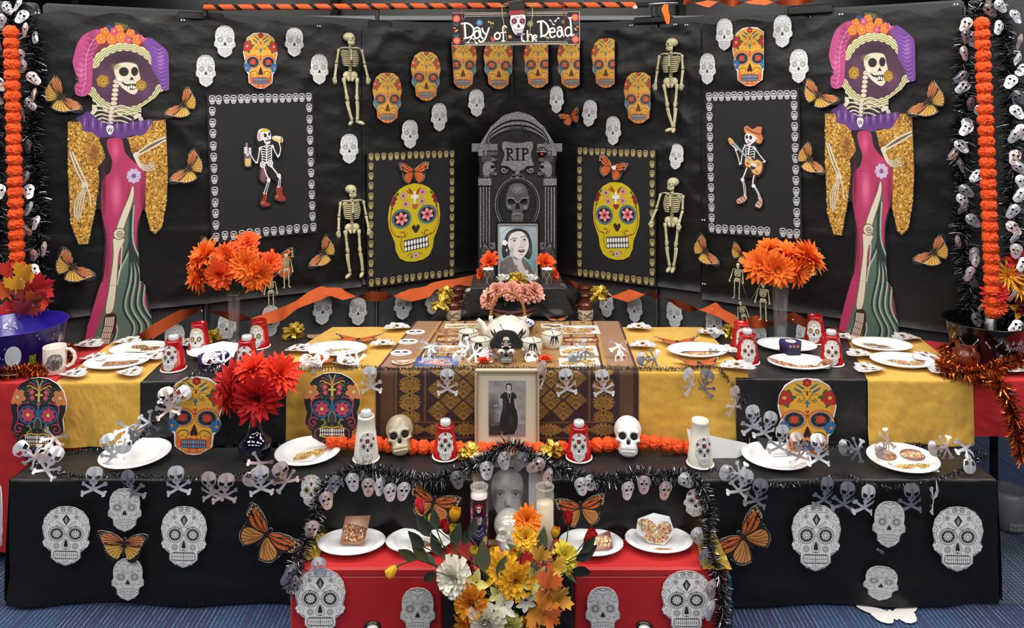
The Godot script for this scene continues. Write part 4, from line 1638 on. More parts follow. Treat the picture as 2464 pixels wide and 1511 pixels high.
func art_cloth()->ImageTexture:
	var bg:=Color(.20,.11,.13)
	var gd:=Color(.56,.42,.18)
	var p:=Paint.new(630,300,bg,1.9)
	var flower:=func(x:float,y:float,r:float)->void:
		p.fl(x,y,r,14,gd,bg,bg,.0,.14,1.4)
		p.fl(x,y,r*.45,12,gd,bg,bg,.1,.14,1.0)
		p.e(x,y,r*.13,r*.13,gd)
	var fly:=func(x:float,y:float,r:float)->void:
		for s in [-1.0,1.0]:
			for t in [-1.0,1.0]:
				p.fs([x,y,x+s*r*.5,y+t*r*.9,x+s*r*1.2,y+t*r*1.1,x+s*r*.9,y+t*r*.4],gd)
				p.ring(x+s*r*.55,y+t*r*.62,r*.22,r*.12,1.0,bg,s*t*.9)
	# plain woven edges
	for x0 in [12,586]:
		for i in 8:
			for j in 100:
				p.l([x0+i*4,j*3+(i % 2)*1.5,x0+i*4+3,j*3+1.5+(i % 2)*1.5],.9,gd)
	for x in [46,49,116,119,510,513,580,583]:
		p.f([x,0,x+1.2,0,x+1.2,300,x,300],gd)
	for x in [82,546]:
		for j in 5:
			flower.call(x,8+j*68.0+(34 if j==4 else 0),27)
			if j<3:
				fly.call(x,42+j*68.0,20)
	# diamonds
	for j in 5:
		for i in 8:
			var x:=150.0+i*60-(j % 2)*30.0
			var y:=4.0+j*44
			if x<134 or x>498 or y>200:
				continue
			p.f([x,y-40,x+27,y,x,y+40,x-27,y],gd)
			for a in 6:
				p.e(x-12+a*4.8,y-24+absf(a-2.5)*5,4.6,6,gd)
				p.e(x-12+a*4.8,y+24-absf(a-2.5)*5,4.6,6,gd)
			for s in [-13.0,13.0]:
				p.f([x+s,y-16,x+s+13,y,x+s,y+16,x+s-13,y],bg)
				p.f([x+s,y-13,x+s+10.6,y,x+s,y+13,x+s-10.6,y],gd)
				p.f([x+s,y-9,x+s+7,y,x+s,y+9,x+s-7,y],bg)
				for c in [[0,-4.4],[0,4.4],[-3.4,0],[3.4,0]]:
					p.f([x+s+c[0],y+c[1]-3.6,x+s+c[0]+2.8,y+c[1],x+s+c[0],y+c[1]+3.6,x+s+c[0]-2.8,y+c[1]],gd)
			for a in 7:
				p.l([x,y-12,x-9+a*3,y-26],.7,bg)
				p.l([x,y+12,x-9+a*3,y+26],.7,bg)
	# lower border
	p.f([46,222,584,222,584,300,46,300],bg)
	for y in [222,226,284,288]:
		p.f([46,y,584,y,584,y+1.3,46,y+1.3],gd)
	for i in 8:
		flower.call(84+i*66.0,254,27)
		fly.call(117+i*66.0,254,14)
	for x0 in [12,586]:
		p.f([x0-6,0,x0-2,0,x0-2,300,x0-6,300],bg)
	return p.done()
# the same cloth where it lies flat on the table

func art_cloth_top()->ImageTexture:
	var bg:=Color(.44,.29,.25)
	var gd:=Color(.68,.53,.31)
	var p:=Paint.new(400,300,gd,2.4)
	for x in [0,354]:
		p.f([x,0,x+46,0,x+46,300,x,300],Color(.60,.46,.36))
		for i in 200:
			p.e(x+3+p.rng.randf()*40,p.rng.randf()*300,1.2,.7,gd)
	for x in [0,52,96,300,344,396]:
		p.f([x,0,x+4,0,x+4,300,x,300],Color(.34,.19,.20))
	for j in 12:
		for x in [74,326]:
			p.fl(x,12+j*26,17,12,gd.lightened(.06),bg,bg,.0,.2,1.2)
	for j in 9:
		for i in 8:
			var x:=112.0+i*28-(j % 2)*14
			var y:=10.0+j*36
			if x>104 and x<296:
				p.s([x-13,y,x,y-17,x+13,y,x,y+17],2.0,bg,true)
				p.fl(x,y,8,8,gd.lightened(.08),bg,bg,.0,.2,.8)
	return p.done()
# tall candle's printed sleeve

func art_sleeve()->ImageTexture:
	var p:=Paint.new(120,150,Color(.26,.08,.18),3.0)
	for i in 60:
		p.e(p.rng.randf()*120,p.rng.randf()*150,.7,.7,Color(.75,.45,.5))
	var fig:=func(x:float,y:float,hat:bool)->void:
		if hat:
			p.e(x,y-4,14,12,Color(.80,.58,.26))
			p.e(x,y-8,7,8,Color(.86,.66,.34))
		else:
			for i in 5:
				p.e(x-10+i*5,y-10-absf(i-2.0)*-2,3.6,3.6,Color(.75,.25,.25))
		p.e(x,y,7,8,Color(.90,.84,.78))
		p.e(x-2.6,y-1,1.9,2.2,Color(.1,.05,.08))
		p.e(x+2.6,y-1,1.9,2.2,Color(.1,.05,.08))
		p.l([x-3,y+4,x+3,y+4],.8,Color(.2,.1,.1))
	p.fs([48,40,72,40,80,62,40,62],Color(.18,.28,.38))
	p.heart(60,50,13,Color(.82,.66,.60))
	p.e(60,48,5,5,Color(.70,.50,.50))
	p.fs([42,62,78,62,86,92,34,92],Color(.14,.16,.32))
	for i in 4:
		p.l([46-i*2,66+i*6,60,74+i*6],2.0,[Color(.85,.75,.6),Color(.40,.5,.65)][i % 2])
		p.l([60,74+i*6,74+i*2,66+i*6],2.0,[Color(.85,.75,.6),Color(.40,.5,.65)][i % 2])
	fig.call(60.0,22.0,false)
	p.fs([70,118,96,118,94,150,72,150],Color(.72,.58,.54))
	p.l([83,120,83,150],1.0,Color(.4,.25,.3))
	fig.call(83.0,104.0,true)
	for q in [[30,30,9],[28,120,14],[44,136,12],[100,60,10],[16,70,9],[104,138,10]]:
		p.fl(q[0],q[1],q[2],6,Color(.72,.34,.38),Color(.85,.6,.35))
	for q in [[34,44],[30,60],[90,40],[92,78]]:
		p.e(q[0],q[1],3,3,Color(.85,.65,.55))
	return p.done()
# side of the purple bowl (kind 0) and the black bowl (kind 1), wrapped all the way round

func art_bowl(kind:int)->ImageTexture:
	var p:=Paint.new(500,90,Color(.10,.07,.33) if kind==0 else Color(.055,.055,.06),2.2)
	var bone:=Color(.80,.80,.82)
	var man:=func(x:float,y:float,s:float)->void:
		p.e(x,y,3.4*s,4*s,bone)
		p.l([x,y+4*s,x,y+18*s],1.6*s,bone)
		for i in 4:
			p.l([x-4*s,y+(6+i*2.6)*s,x+4*s,y+(6+i*2.6)*s],.8*s,bone)
		p.s([x,y+6*s,x-9*s,y+8*s,x-16*s,y+2*s],1.1*s,bone)
		p.s([x,y+6*s,x+8*s,y+6*s,x+15*s,y-6*s],1.1*s,bone)
		p.s([x,y+18*s,x-3*s,y+26*s,x-5*s,y+36*s],1.2*s,bone)
		p.s([x,y+18*s,x+5*s,y+25*s,x+8*s,y+34*s],1.2*s,bone)
	if kind==0:
		p.f([0,52,500,46,500,90,0,90],Color(.04,.03,.10))
		for k in 4:
			var x:=k*125.0
			p.e(x+62,26,13,13,Color(.80,.82,.88))
			man.call(x+44.0,52.0,.9)
			p.fs([x+20,22,x+32,22,x+30,48,x+22,48],Color(.04,.03,.06))
			p.e(x+26,20,5,5,Color(.85,.66,.70))
			p.f([x+88,28,x+100,28,x+100,40,x+88,40],Color(.42,.62,.12))
			p.f([x+86,40,x+102,40,x+100,70,x+88,70],Color(.20,.16,.20))
			p.fs([x+2,40,x+10,34,x+14,44,x+10,56,x+2,60],Color(.86,.86,.92))
			p.e(x+112,78,9,7,Color(.75,.36,.12))
			for i in 10:
				p.e(x+p.rng.randf()*125,4+p.rng.randf()*30,1.0,1.0,Color(.75,.75,.95))
	else:
		for k in 5:
			var x:=k*100.0
			man.call(x+20.0,34.0,1.1)
			man.call(x+48.0,46.0,.9)
			for b in [[6,20,16,14],[30,18,40,26],[60,22,70,14],[86,16,94,22]]:
				p.l([x+b[0],b[1],x+b[2],b[3]],1.4,bone)
				p.e(x+b[0],b[1],1.8,1.8,bone)
				p.e(x+b[2],b[3],1.8,1.8,bone)
	return p.done()
# carpet tiles

func art_carpet()->ImageTexture:
	var p:=Paint.new(512,512,Color(.17,.24,.37),2.0,2.0)
	for t in 4:
		var ox:=(t % 2)*256.0
		var oy:=(t/2)*256.0
		p.f([ox,oy,ox+256,oy,ox+256,oy+256,ox,oy+256],[Color(.15,.22,.36),Color(.19,.25,.35),Color(.16,.24,.38),Color(.14,.20,.33)][t])
		for i in 32:
			var x:=ox+3+i*8.0
			var c:Color=[Color(.52,.57,.64),Color(.54,.56,.54),Color(.44,.50,.62),Color(.48,.53,.62)][t]
			if i % 16==7:
				c=Color(.42,.28,.34)
			var y:=.0
			while y<256.0:
				var l:=minf(6.0+p.rng.randf()*40.0,256.0-y)
				p.f([x,oy+y,x+1.6,oy+y,x+1.6,oy+y+l,x,oy+y+l],c.darkened(p.rng.randf()*.3))
				y+=l+2.0
			if t==1:
				for j in 32:
					p.f([ox+i*8,oy+j*8,ox+i*8+5,oy+j*8,ox+i*8+5,oy+j*8+1.2,ox+i*8,oy+j*8+1.2],Color(.42,.46,.46))
		p.f([ox,oy,ox+256,oy,ox+256,oy+1,ox,oy+1],Color(.08,.12,.2))
		p.f([ox,oy,ox+1,oy,ox+1,oy+256,ox,oy+256],Color(.08,.12,.2))
	return p.done()
# raised picture of the gravestone: brightness is height. 190 x 463 pixels of the photograph, origin (1150, 257)

func art_stone()->Image:
	var p:=Paint.new(190,463,Color(.30,.30,.30),1.6,2.0)
	var g:=func(x:float)->Color:return Color(x,x,x)
	p.f([0,0,190,0,190,463,0,463],g.call(.32))
	# arch bands
	for q in [[.75,0],[.28,14],[.66,17],[.30,23],[.62,26],[.22,32]]:
		var i:float=q[1]
		p.fs([95,2+i*1.5,62,12+i*1.3,30,42+i,2+i,92,i,100,i,463,190-i,463,190-i,100,188-i,92,160,42+i,128,12+i*1.3],g.call(q[0]))
	p.f([22,96,168,96,168,463,22,463],g.call(.22))
	p.mir=true
	# splintered timbers under the arch
	for i in 12:
		p.l([58+i*4.0,84-i*1.0,74+i*3.4,46-i*.3],1.5,g.call(.42))
	# capitals
	p.f([0,86,48,86,48,104,0,104],g.call(.72))
	for i in 14:
		p.l([2+i*3.4,87,2+i*3.4,103],.7,g.call(.5))
	for y in [106,110,114]:
		p.f([0,y,48,y,48,y+2.4,0,y+2.4],g.call(.64))
	p.f([0,117,38,117,38,463,0,463],g.call(.30))
	for i in 6:
		p.s([8+i*4.4,118,12+i*4.4,126,12+i*3.2,134],2.2,g.call(.66))
	p.sp(38,126,6,1.5,2.6,g.call(.70))
	# skull in profile
	p.fs([12,148,16,136,28,132,38,136,41,144,44,156,46,166,40,168,30,164,24,172,14,168],g.call(.66))
	p.e(36,146,4.6,4,g.call(.14))
	p.e(24,146,6,7,g.call(.76))
	p.fs([40,152,44,156,40,158],g.call(.16))
	for i in 5:
		p.l([32+i*2.8,158,32+i*2.8,164],1.0,g.call(.20))
	for i in 5:
		p.s([16+i*4,166,14+i*3.6,174,10+i*4,182],1.8,g.call(.60))
	# plinth and fluted column
	p.f([0,176,33,176,33,194,0,194],g.call(.66))
	p.f([3,196,31,196,31,360,3,360],g.call(.30))
	for i in 4:
		p.f([5+i*7.0,198,8.6+i*7,198,8.6+i*7,360,5+i*7,360],g.call(.66))
	# bat-winged imp at the foot
	p.fs([2,420,4,370,12,346,18,340,26,352,40,342,44,360,36,392,30,430],g.call(.40))
	for i in 5:
		p.s([16,344,10+i*6,376,4+i*8,416],1.8,g.call(.60))
	p.e(36,352,9,10,g.call(.58))
	p.e(33,350,2,2,g.call(.15))
	p.f([0,424,46,424,46,463,0,463],g.call(.48))
	# shield: top scrolls
	p.sp(63,154,8,1.2,4.0,g.call(.68))
	p.mir=false
	p.fs([60,82,72,80,95,84,120,80,132,82,132,96,128,112,130,128,134,142,120,144,108,154,95,158,82,154,70,144,56,142,60,128,64,112,58,96],g.call(.66))
	for s in [[72,98,72,128],[95,98,95,128],[109,98,109,128]]:
		p.l(s,4.2,g.call(.2))
	p.s([72,99,80,100,82,108,73,112,79,120,84,128],3.4,g.call(.2))
	p.s([109,99,118,100,119,109,109,113],3.4,g.call(.2))
	for s in [[67,98,78,98],[90,98,100,98],[104,98,114,98],[90,128,100,128],[105,128,113,128],[67,128,76,128],[82,128,87,128]]:
		p.l(s,2.0,g.call(.2))
	# oval with the great skull
	p.e(95,160,6,8,g.call(.62))
	p.s([78,176,86,166,95,172,104,166,112,176],2.6,g.call(.60))
	p.ring(95,244,53,70,3.0,g.call(.66))
	p.ring(95,244,48,65,2.0,g.call(.60))
	p.e(95,244,46,63,g.call(.16))
	for i in 60:
		var t:=TAU*i/60
		p.l([95+cos(t)*36,244+sin(t)*52,95+cos(t)*44,244+sin(t)*61],1.4,g.call(.48))
	p.fs([70,214,78,194,95,188,112,194,121,214,124,240,118,258,108,262,110,286,95,302,80,286,82,262,72,258,66,240],g.call(.52))
	p.d(95,206,24,18,g.call(.66))
	p.d(76,252,10,10,Color(.68,.68,.68,.9))
	p.d(114,252,10,10,Color(.68,.68,.68,.9))
	p.e(82,236,10,8,g.call(.10),-.3)
	p.e(109,236,10,8,g.call(.10),.3)
	p.s([70,226,84,228,93,238],3.0,g.call(.70))
	p.s([120,226,107,228,98,238],3.0,g.call(.70))
	p.fs([95,240,90,254,94,256,97,256,101,254],g.call(.12))
	for i in 9:
		p.l([82+i*3.2,264+absf(i-4.0),82+i*3.2,270+absf(i-4.0)],2.0,g.call(.66))
		p.l([83+i*3.0,276,83+i*3.0,282],2.0,g.call(.60))
	p.im.shrink_x2()
	p.im.convert(Image.FORMAT_L8)
	return p.im
# ======================================================================
# The room
# ======================================================================

func room()->void:
	var carpet:=mat(Color(1,1,1),.95,.0,{"albedo_texture":art_carpet(),"uv1_scale":Vector3(10,10,10)})
	var st:=st_new()
	var rot:=.0
	for t in [[Vector2(-5,-6),Vector2(5,-6),Vector2(5,4)],[Vector2(-5,-6),Vector2(5,4),Vector2(-5,4)]]:
		var ps:Array=t
		var us:=[]
		for p in ps:
			us.append(p.rotated(rot)/10.0)
		tri(st,Vector3(ps[0].x,0,ps[0].y),Vector3(ps[1].x,0,ps[1].y),Vector3(ps[2].x,0,ps[2].y),us[0],us[1],us[2])
	rbox(st,Vector3(0,-.06,-1),Vector3(10,.1,10),.001)
	struct("floor",fin(st),carpet)
	var pale:=mat(Color(.42,.42,.43),.9)
	var grey:=mat(Color(.40,.40,.41),.9)
	struct("ceiling",box_mesh(Vector3(10,.1,10)),mat(Color(.55,.55,.55),.9),Vector3(0,2.955,-1))
	struct("wall_left",box_mesh(Vector3(.1,3.0,10)),pale,Vector3(-5,1.45,-1))
	struct("wall_right",box_mesh(Vector3(.1,3.0,10)),pale,Vector3(5,1.45,-1))
	struct("wall_front",box_mesh(Vector3(10,3.0,.1)),pale,Vector3(0,1.45,4))
	struct("wall_back",box_mesh(Vector3(10,2.28,.1)),grey,Vector3(0,1.14,-5))
	struct("window_1",box_mesh(Vector3(10,.62,.06)),mat(Color(.035,.045,.055),.25),Vector3(0,2.60,-5))
	struct("trim_1",box_mesh(Vector3(10,.03,.16)),mat(Color(.86,.87,.88),.5),Vector3(0,2.30,-4.98))
	for x in [-2.95,-1.2,1.15,2.9]:
		struct("trim_2",box_mesh(Vector3(.05,.62,.1)),M.dark,Vector3(x,2.60,-4.96))
	# dividers
	var ends:=[-110.0,96.0,497.0,910.0,1232.0,1580.0,1945.0,2325.0,2570.0]
	var say:=["at the far left edge behind the black tinsel","behind the tall lady on the left","behind the poster of the drinking skeleton","left of the gravestone, meeting the corner","right of the gravestone, meeting the corner","behind the poster of the guitar skeleton","behind the tall lady on the right","at the far right edge behind the black tinsel"]
	for i in 8:
		var b:=wall_box(ends[i]+1.0,250,ends[i+1]-1.0,250,-.035)
		var pos:Vector3=b.p
		var low:=.02 if i<6 else .30
		pos.y=1.09
		var t:=thing("divider_panel","charcoal felt room divider panel "+say[i],"divider",pos,b.b,"room dividers")
		var s2:=st_new()
		rbox(s2,Vector3(),Vector3(b.w-.012,2.178-low,.05),.012)
		part("felt_face",s2,M.felt,t,Vector3(0,(low+2.178)/2-1.09,0))
		part("edge_strip",box_mesh(Vector3(.006,2.15-low,.054),.002),mat(Color(.42,.42,.42),.5) if i!=5 else M.dark,t,Vector3(b.w/2-.004,(low+2.15)/2-1.09,.0))
		for s in [-1,1]:
			part("foot",box_mesh(Vector3(.04,.03,.20),.006),M.dark,t,Vector3(s*(b.w/2-.10),-1.075,0))
			if i>=6:
				part("post",box_mesh(Vector3(.03,.31,.03),.004),M.dark,t,Vector3(s*(b.w/2-.10),-.92,0))
	# dark clips over the top edge
	for q in [[428,537,30,48,"left of the orange wrapped pole's end"],[887,940,50,66,"above the upper left skeleton"],[1526,1612,40,56,"right of the hanging sign"],[1896,2004,12,34,"above the tall lady on the right"]]:
		var b:=wall_box(q[0],q[2],q[1],q[3],.0)
		solo("edge_clip",box_mesh(Vector3(b.w,b.h,.085),.006),M.dark,"dark channel clip on the top of a divider, "+q[4],"clip",b.p+b.b.z*-.03,b.b,"clips on the dividers")
# ======================================================================
# What hangs on the dividers
# ======================================================================
const HALF_SMALL:=[.5,.0,.68,.015,.84,.09,.93,.21,.955,.34,.94,.46,.99,.54,.985,.64,.88,.69,.84,.73,.83,.85,.71,.935,.5,1.0]
const HALF_LARGE:=[.5,.0,.67,.015,.83,.08,.945,.2,.99,.36,.965,.48,.94,.54,.98,.61,.94,.68,.86,.73,.81,.76,.80,.87,.68,.95,.5,1.0]
const HALF_ORANGE:=[.5,.0,.70,.012,.87,.09,.965,.22,.99,.36,.96,.46,.935,.53,.975,.60,.93,.69,.855,.735,.835,.895,.71,.95,.62,.99,.5,1.0]
const HALF_BLACK:=[.5,.0,.66,.015,.82,.08,.93,.18,.99,.32,.985,.44,.94,.55,.96,.64,.97,.71,.91,.78,.86,.81,.845,.90,.72,.96,.60,1.0]
const HALF_FELT:=[.5,.0,.63,.012,.77,.06,.89,.15,.97,.28,.995,.42,.98,.54,.92,.65,.87,.73,.85,.84,.78,.94,.66,.985,.5,1.0]
const HALF_STICKER:=[.5,.0,.75,.02,.93,.13,.99,.32,.95,.52,.97,.6,.86,.70,.83,.88,.68,.98,.5,1.0]
const HALF_MONARCH:=[.5,.27,.53,.30,.53,.36,.62,.22,.75,.11,.88,.05,.97,.06,.985,.13,.96,.24,.90,.38,.84,.46,.85,.52,.83,.62,.82,.74,.77,.88,.68,.95,.60,.92,.56,.80,.535,.70,.515,.78]
const HALF_MONARCH_FAN:=[.5,.27,.53,.30,.53,.38,.62,.24,.75,.12,.90,.09,.98,.15,.985,.28,.92,.42,.85,.50,.83,.60,.77,.76,.68,.88,.57,.91,.53,.86,.515,.78]
const HALF_MONARCH_UP:=[.5,.30,.53,.38,.60,.28,.74,.12,.88,.05,.98,.07,.99,.18,.94,.36,.86,.48,.87,.60,.84,.78,.76,.92,.66,.95,.58,.86,.54,.72,.5,.80]

func skull_card(px:Array,outline:PackedVector2Array,m,called:String,label:String,category:String,group:="",tilt:=.0,th:=.0016,off:=.035,curl:=.0)->MeshInstance3D:
	var b:=wall_box(px[0],px[1],px[2],px[3],off)
	var opt:={}
	if curl!=.0:
		opt={"cuts":strips(6),"bend":func(u,_v):return Vector3(0,0,-curl*(u*2-1)*(u*2-1))}
	return solo(called,card(outline,b.w,b.h,th,opt),[m,M.paper],label,category,b.p,b.b*Basis(Vector3(0,0,1),tilt),group)

func cut_right(out:PackedVector2Array,u:float)->PackedVector2Array:
	var k:=PackedVector2Array()
	for p in out:
		k.append(p*1000)
	var r:=Geometry2D.intersect_polygons(k,PackedVector2Array([Vector2(-1000,-1000),Vector2(u*1000,-1000),Vector2(u*1000,3000),Vector2(-1000,3000)]))
	var o:=PackedVector2Array()
	for p in r[0]:
		o.append(p/1000)
	return o

func wall()->void:
	# ---- black plastic sheeting, pinned at the top, with creases
	for q in [[86,868,.75,"left wall behind the tall lady"],[870,1228,.76,"wall left of the gravestone"],[1236,1688,.75,"wall right of the gravestone"],[1692,2312,.715,"right wall behind the tall lady"]]:
		var rows:=[]
		for j in 61:
			var y:float=lerpf(2.135,q[2],j/60.0)
			var row:=[]
			for i in 71:
				var px:float=lerpf(q[0],q[1],i/70.0)
				var b:=wall_box(px-1,250,px+1,250,.0)
				var p:Vector3=b.p
				var u:float=p.x*1.2
				var w:=.011+.006*nz(u*1.1,y*2.6+u,1.0)+.0035*nz(u*2.2,y*11.0-u*3.0,4.0)
				for cy in [1.91,1.64,1.37,1.10,.9]:
					w+=.004*exp(-pow((y-cy+.004*nz(u*3,cy))/.010,2.0))
				w+=.010*pow(1.0-minf(absf(nz(u*.7+y*.9,y*.8-u*.5,11.0))*2.2,1.0),5.0)
				var sag:=(.010*sin(px*.05) if j==0 else .0)
				p.y=y+sag
				if j==60:
					w+=.012
				row.append(p+b.b.z*maxf(w,.003))
			rows.append(row)
		solo("plastic_sheet",skin(rows),M.plastic,"creased black plastic sheet pinned over the "+q[3],"sheet",Vector3(),Basis(),"black plastic wall sheets")
	# ---- white pins
	for q in [[92,33,"at the left sheet's top left corner"],[440,50,"below the left dark clip"],[765,64,"above the small skull right of the orange skull"],[1523,62,"below the clip right of the sign"],[1628,60,"above the upper right skeleton"],[1655,61,"at the notch between the right sheets"],[2025,36,"above the right tall lady's hat"],[2300,12,"at the right sheet's top right corner"],[1696,528,"left of the guitar poster's bottom"],[1697,681,"at the lower corner of the right sheet"]]:
		var b:=wall_box(q[0]-5,q[1]-3,q[0]+5,q[1]+3,.024)
		var t:=thing("push_pin","clear white push pin "+q[2],"pin",b.p,b.b,"push pins in the wall")
		for s in [-1,1]:
			var st:=st_new()
			blob(st,Vector3(s*.006,0,0),Vector3(.004,.005,.005),8)
			part("pin_head",st,M.white,t)
	# ---- the two tall ladies
	var lady:=PackedVector2Array()
	for p in Paint.v([256,60,275,51,300,53,322,62,338,82,345,91,360,87,383,99,406,122,409,216,391,219,383,222,372,236,350,250,338,258,338,280,345,288,399,286,406,420,402,495,390,553,373,569,359,559,347,508,341,506,331,556,330,575,335,676,347,688,361,756,371,826,201,826,213,757,236,682,243,660,251,575,241,499,234,497,229,503,214,580,189,581,170,528,164,400,164,291,182,284,205,269,221,261,222,236,215,229,201,234,182,229,179,208,185,196,175,155,189,96,214,75,236,70,247,72]):
		lady.append(Vector2((p.x-160)/250.0,(p.y-45)/785.0))
	M.lady=mat(Color(1,1,1),.6,.0,{"albedo_texture":art_lady()})
	skull_card([160,45,410,830],lady,[M.lady,M.board][0],"paper_lady","tall paper skeleton lady in a feathered hat, on the left wall","cutout","skeleton ladies",.0,.003,.034)
	skull_card([1983,20,2206,828],lady,M.lady,"paper_lady","tall paper skeleton lady in a feathered hat, on the right wall","cutout","skeleton ladies",.0,.003,.034)
	# ---- small white skulls
	var small:=both(HALF_SMALL)
	var g:="white paper skulls on the wall"
	for q in [
		[514,63,566,140,.0,"upper left of the orange skull on the left wall"],[470,133,519,210,.02,"lowest left of the four round the left wall's orange skull"],
		[683,68,729,138,-.02,"upper right of the orange skull on the left wall"],[743,131,788,204,.0,"left of the upper left skeleton"],
		[960,288,1002,357,.0,"just above the left yellow felt skull poster"],[1031,248,1071,316,.0,"second of the three steps left of the gravestone's arch"],
		[1120,215,1160,281,.0,"left of the gravestone's arch, under an orange skull"],[1328,207,1363,273,.02,"right of the gravestone's arch, above the small monarch"],
		[1406,240,1443,305,-.12,"tilted, touching the small monarch right of the gravestone"],[1462,279,1500,349,.0,"just above the right yellow felt skull poster"],
		[814,321,860,393,.0,"between the two left skeletons"],[1614,345,1650,407,-.10,"between the two right skeletons, tilted and trimmed"],
		[1726,46,1769,123,.0,"upper left of the right wall's orange skull"],[1686,129,1727,204,.0,"lower left of the right wall's orange skull"],
		[1862,38,1910,116,.0,"upper right of the right wall's orange skull"],[1901,119,1949,201,.0,"lower right of the right wall's orange skull"]]:
		var out:PackedVector2Array=small
		if q[0]==1614:
			out=small.duplicate()
			for i in out.size():
				out[i].x=maxf(out[i].x,.22-out[i].y*.3)
		skull_card(q.slice(0,4),out,M.small,"paper_skull","white printed paper skull "+q[5],"skull",g,q[4],.0016,.036,.006)
	g="white paper skulls under the streamer"
	for q in [
		[393,778,447,853,.0,"standing behind the two left red cups"],[520,750,570,818,.1,"behind the slim glass vase of orange flowers"],
		[627,732,673,808,.0,"below the hanging miniature skeleton on the left"],[751,708,799,779,.06,"below the streamer's pin right of the orange flowers"],
		[837,714,882,781,-.03,"left of the divider seam above the left yellow cloth"],[945,700,990,767,.08,"right of the divider seam above the left yellow cloth"],
		[1020,688,1058,755,.08,"beside the left gold bows"],[1086,684,1122,745,.0,"behind the left brown jars"],
		[1444,700,1480,762,-.06,"beside the right gold bow"],[1511,710,1549,774,.0,"second right of the brown jars"],
		[1605,722,1645,788,-.06,"touching the right yellow cloth's back edge"],[1699,743,1742,812,-.06,"at the right yellow cloth's back corner"],
		[1806,778,1848,842,.0,"behind the right front red cup"],[1915,773,1954,840,.0,"left of the right back red cup"]]:
		skull_card(q.slice(0,4),small,M.small,"paper_skull","white paper skull under the streamer, "+q[5],"skull",g,-q[4],.0016,.02,.006)
	# ---- orange skulls
	var orange:=both(HALF_ORANGE)
	var inner:=PackedVector2Array()
	for p in orange:
		inner.append(Vector2(.5+(p.x-.5)*.925,.5+(p.y-.5)*.95))
	for q in [
		[583,80,667,214,1.0,1,"with a white border above the drinking skeleton poster"],[983,125,1055,243,1.0,0,"second from the left in the middle row"],
		[891,175,962,296,1.0,0,"lowest left, above the left felt skull poster"],[1070,93,1140,214,-.12,0,"under the sign's left end, left edge curled back"],
		[1157,95,1228,215,1.0,0,"under the sign, left of the hat skull"],[1268,93,1340,212,.80,0,"under the sign, right of the hat skull, right edge folded"],
		[1348,93,1420,213,.74,0,"under the sign's right end, right edge folded"],[1430,93,1502,212,.76,0,"right of the sign, right edge folded"],
		[1507,174,1581,297,.85,0,"lowest right, above the right felt skull poster"],[1766,67,1854,208,.87,1,"with a white border above the guitar skeleton poster"]]:
		var out:PackedVector2Array=orange if q[5]==1 else inner
		var grow:=.0 if q[5]==1 else 3.0
		if q[4]<.0:
			var fl:=PackedVector2Array()
			for p in out:
				fl.append(Vector2(maxf(p.x,.14+.10*p.y),p.y))
			out=fl
		elif q[4]<1.0:
			out=cut_right(out,q[4])
		skull_card([q[0]-grow,q[1]-grow,q[2]+grow,q[3]+grow],out,M.orange if q[5]==1 else M.faded,"orange_skull","orange printed sugar skull "+q[6],"skull","orange skulls on the wall",.0,.002 if q[5]==0 else .006,.045 if q[4]!=1.0 else .036,.008)
	# ---- monarchs
	for q in [
		[146,236,112,.96,1,"left of the left lady's hat"],[442,254,96,-.91,1,"right of the left lady's shoulder"],[456,406,104,-.95,1,"right of the left lady's golden sleeve"],
		[174,641,112,.84,1,"low on the left wall, left of the lady's skirt"],[776,606,92,-1.05,1,"below the drinking skeleton poster's right corner"],[503,606,92,.8,1,"peeping out behind the left orange flowers"],
		[655,642,120,-.3,2,"with pinkish wings, right of the left orange flowers"],[1972,232,100,.62,1,"left of the right lady's neck"],[2239,247,110,-.95,1,"right of the right lady's shoulder"],
		[1950,384,92,1.1,1,"left of the right lady's golden sleeve"],[2250,606,100,-.85,1,"low on the right wall, right of the lady's skirt"],[1701,603,90,1.0,1,"below the guitar skeleton poster's left corner"],
		[1957,634,92,-.85,1,"right of the right orange flowers"],[1788,610,70,.7,1,"peeping out left of the right orange flowers"],[1383,282,58,-.35,2,"small, right of the gravestone's arch"]]:
		var w:float=q[2]
		var b:=wall_box(q[0]-w/2,q[1]-w/3,q[0]+w/2,q[1]+w/3,.043)
		var bent:={"cuts":[.0,.25,.5,.75,1.0],"bend":func(u,_v):return Vector3(0,0,.02*absf(u*2-1))}
		var wide:float=w/F*b.d
		var hi:=.667 if q[4]!=1 else .60
		solo("paper_butterfly",card(both(HALF_MONARCH_FAN if q[4]!=2 else HALF_MONARCH_UP),wide,wide*hi,.0012,bent),[M["monarch%d" % q[4]],M.paper],"orange paper monarch butterfly "+q[5],"butterfly",b.p,b.b*Basis(Vector3(0,0,1),-q[3]),"paper monarchs on the wall")
	posters()
	skeletons()
	stone()
	sign_and_pole()
	streamers()
	side_garlands()

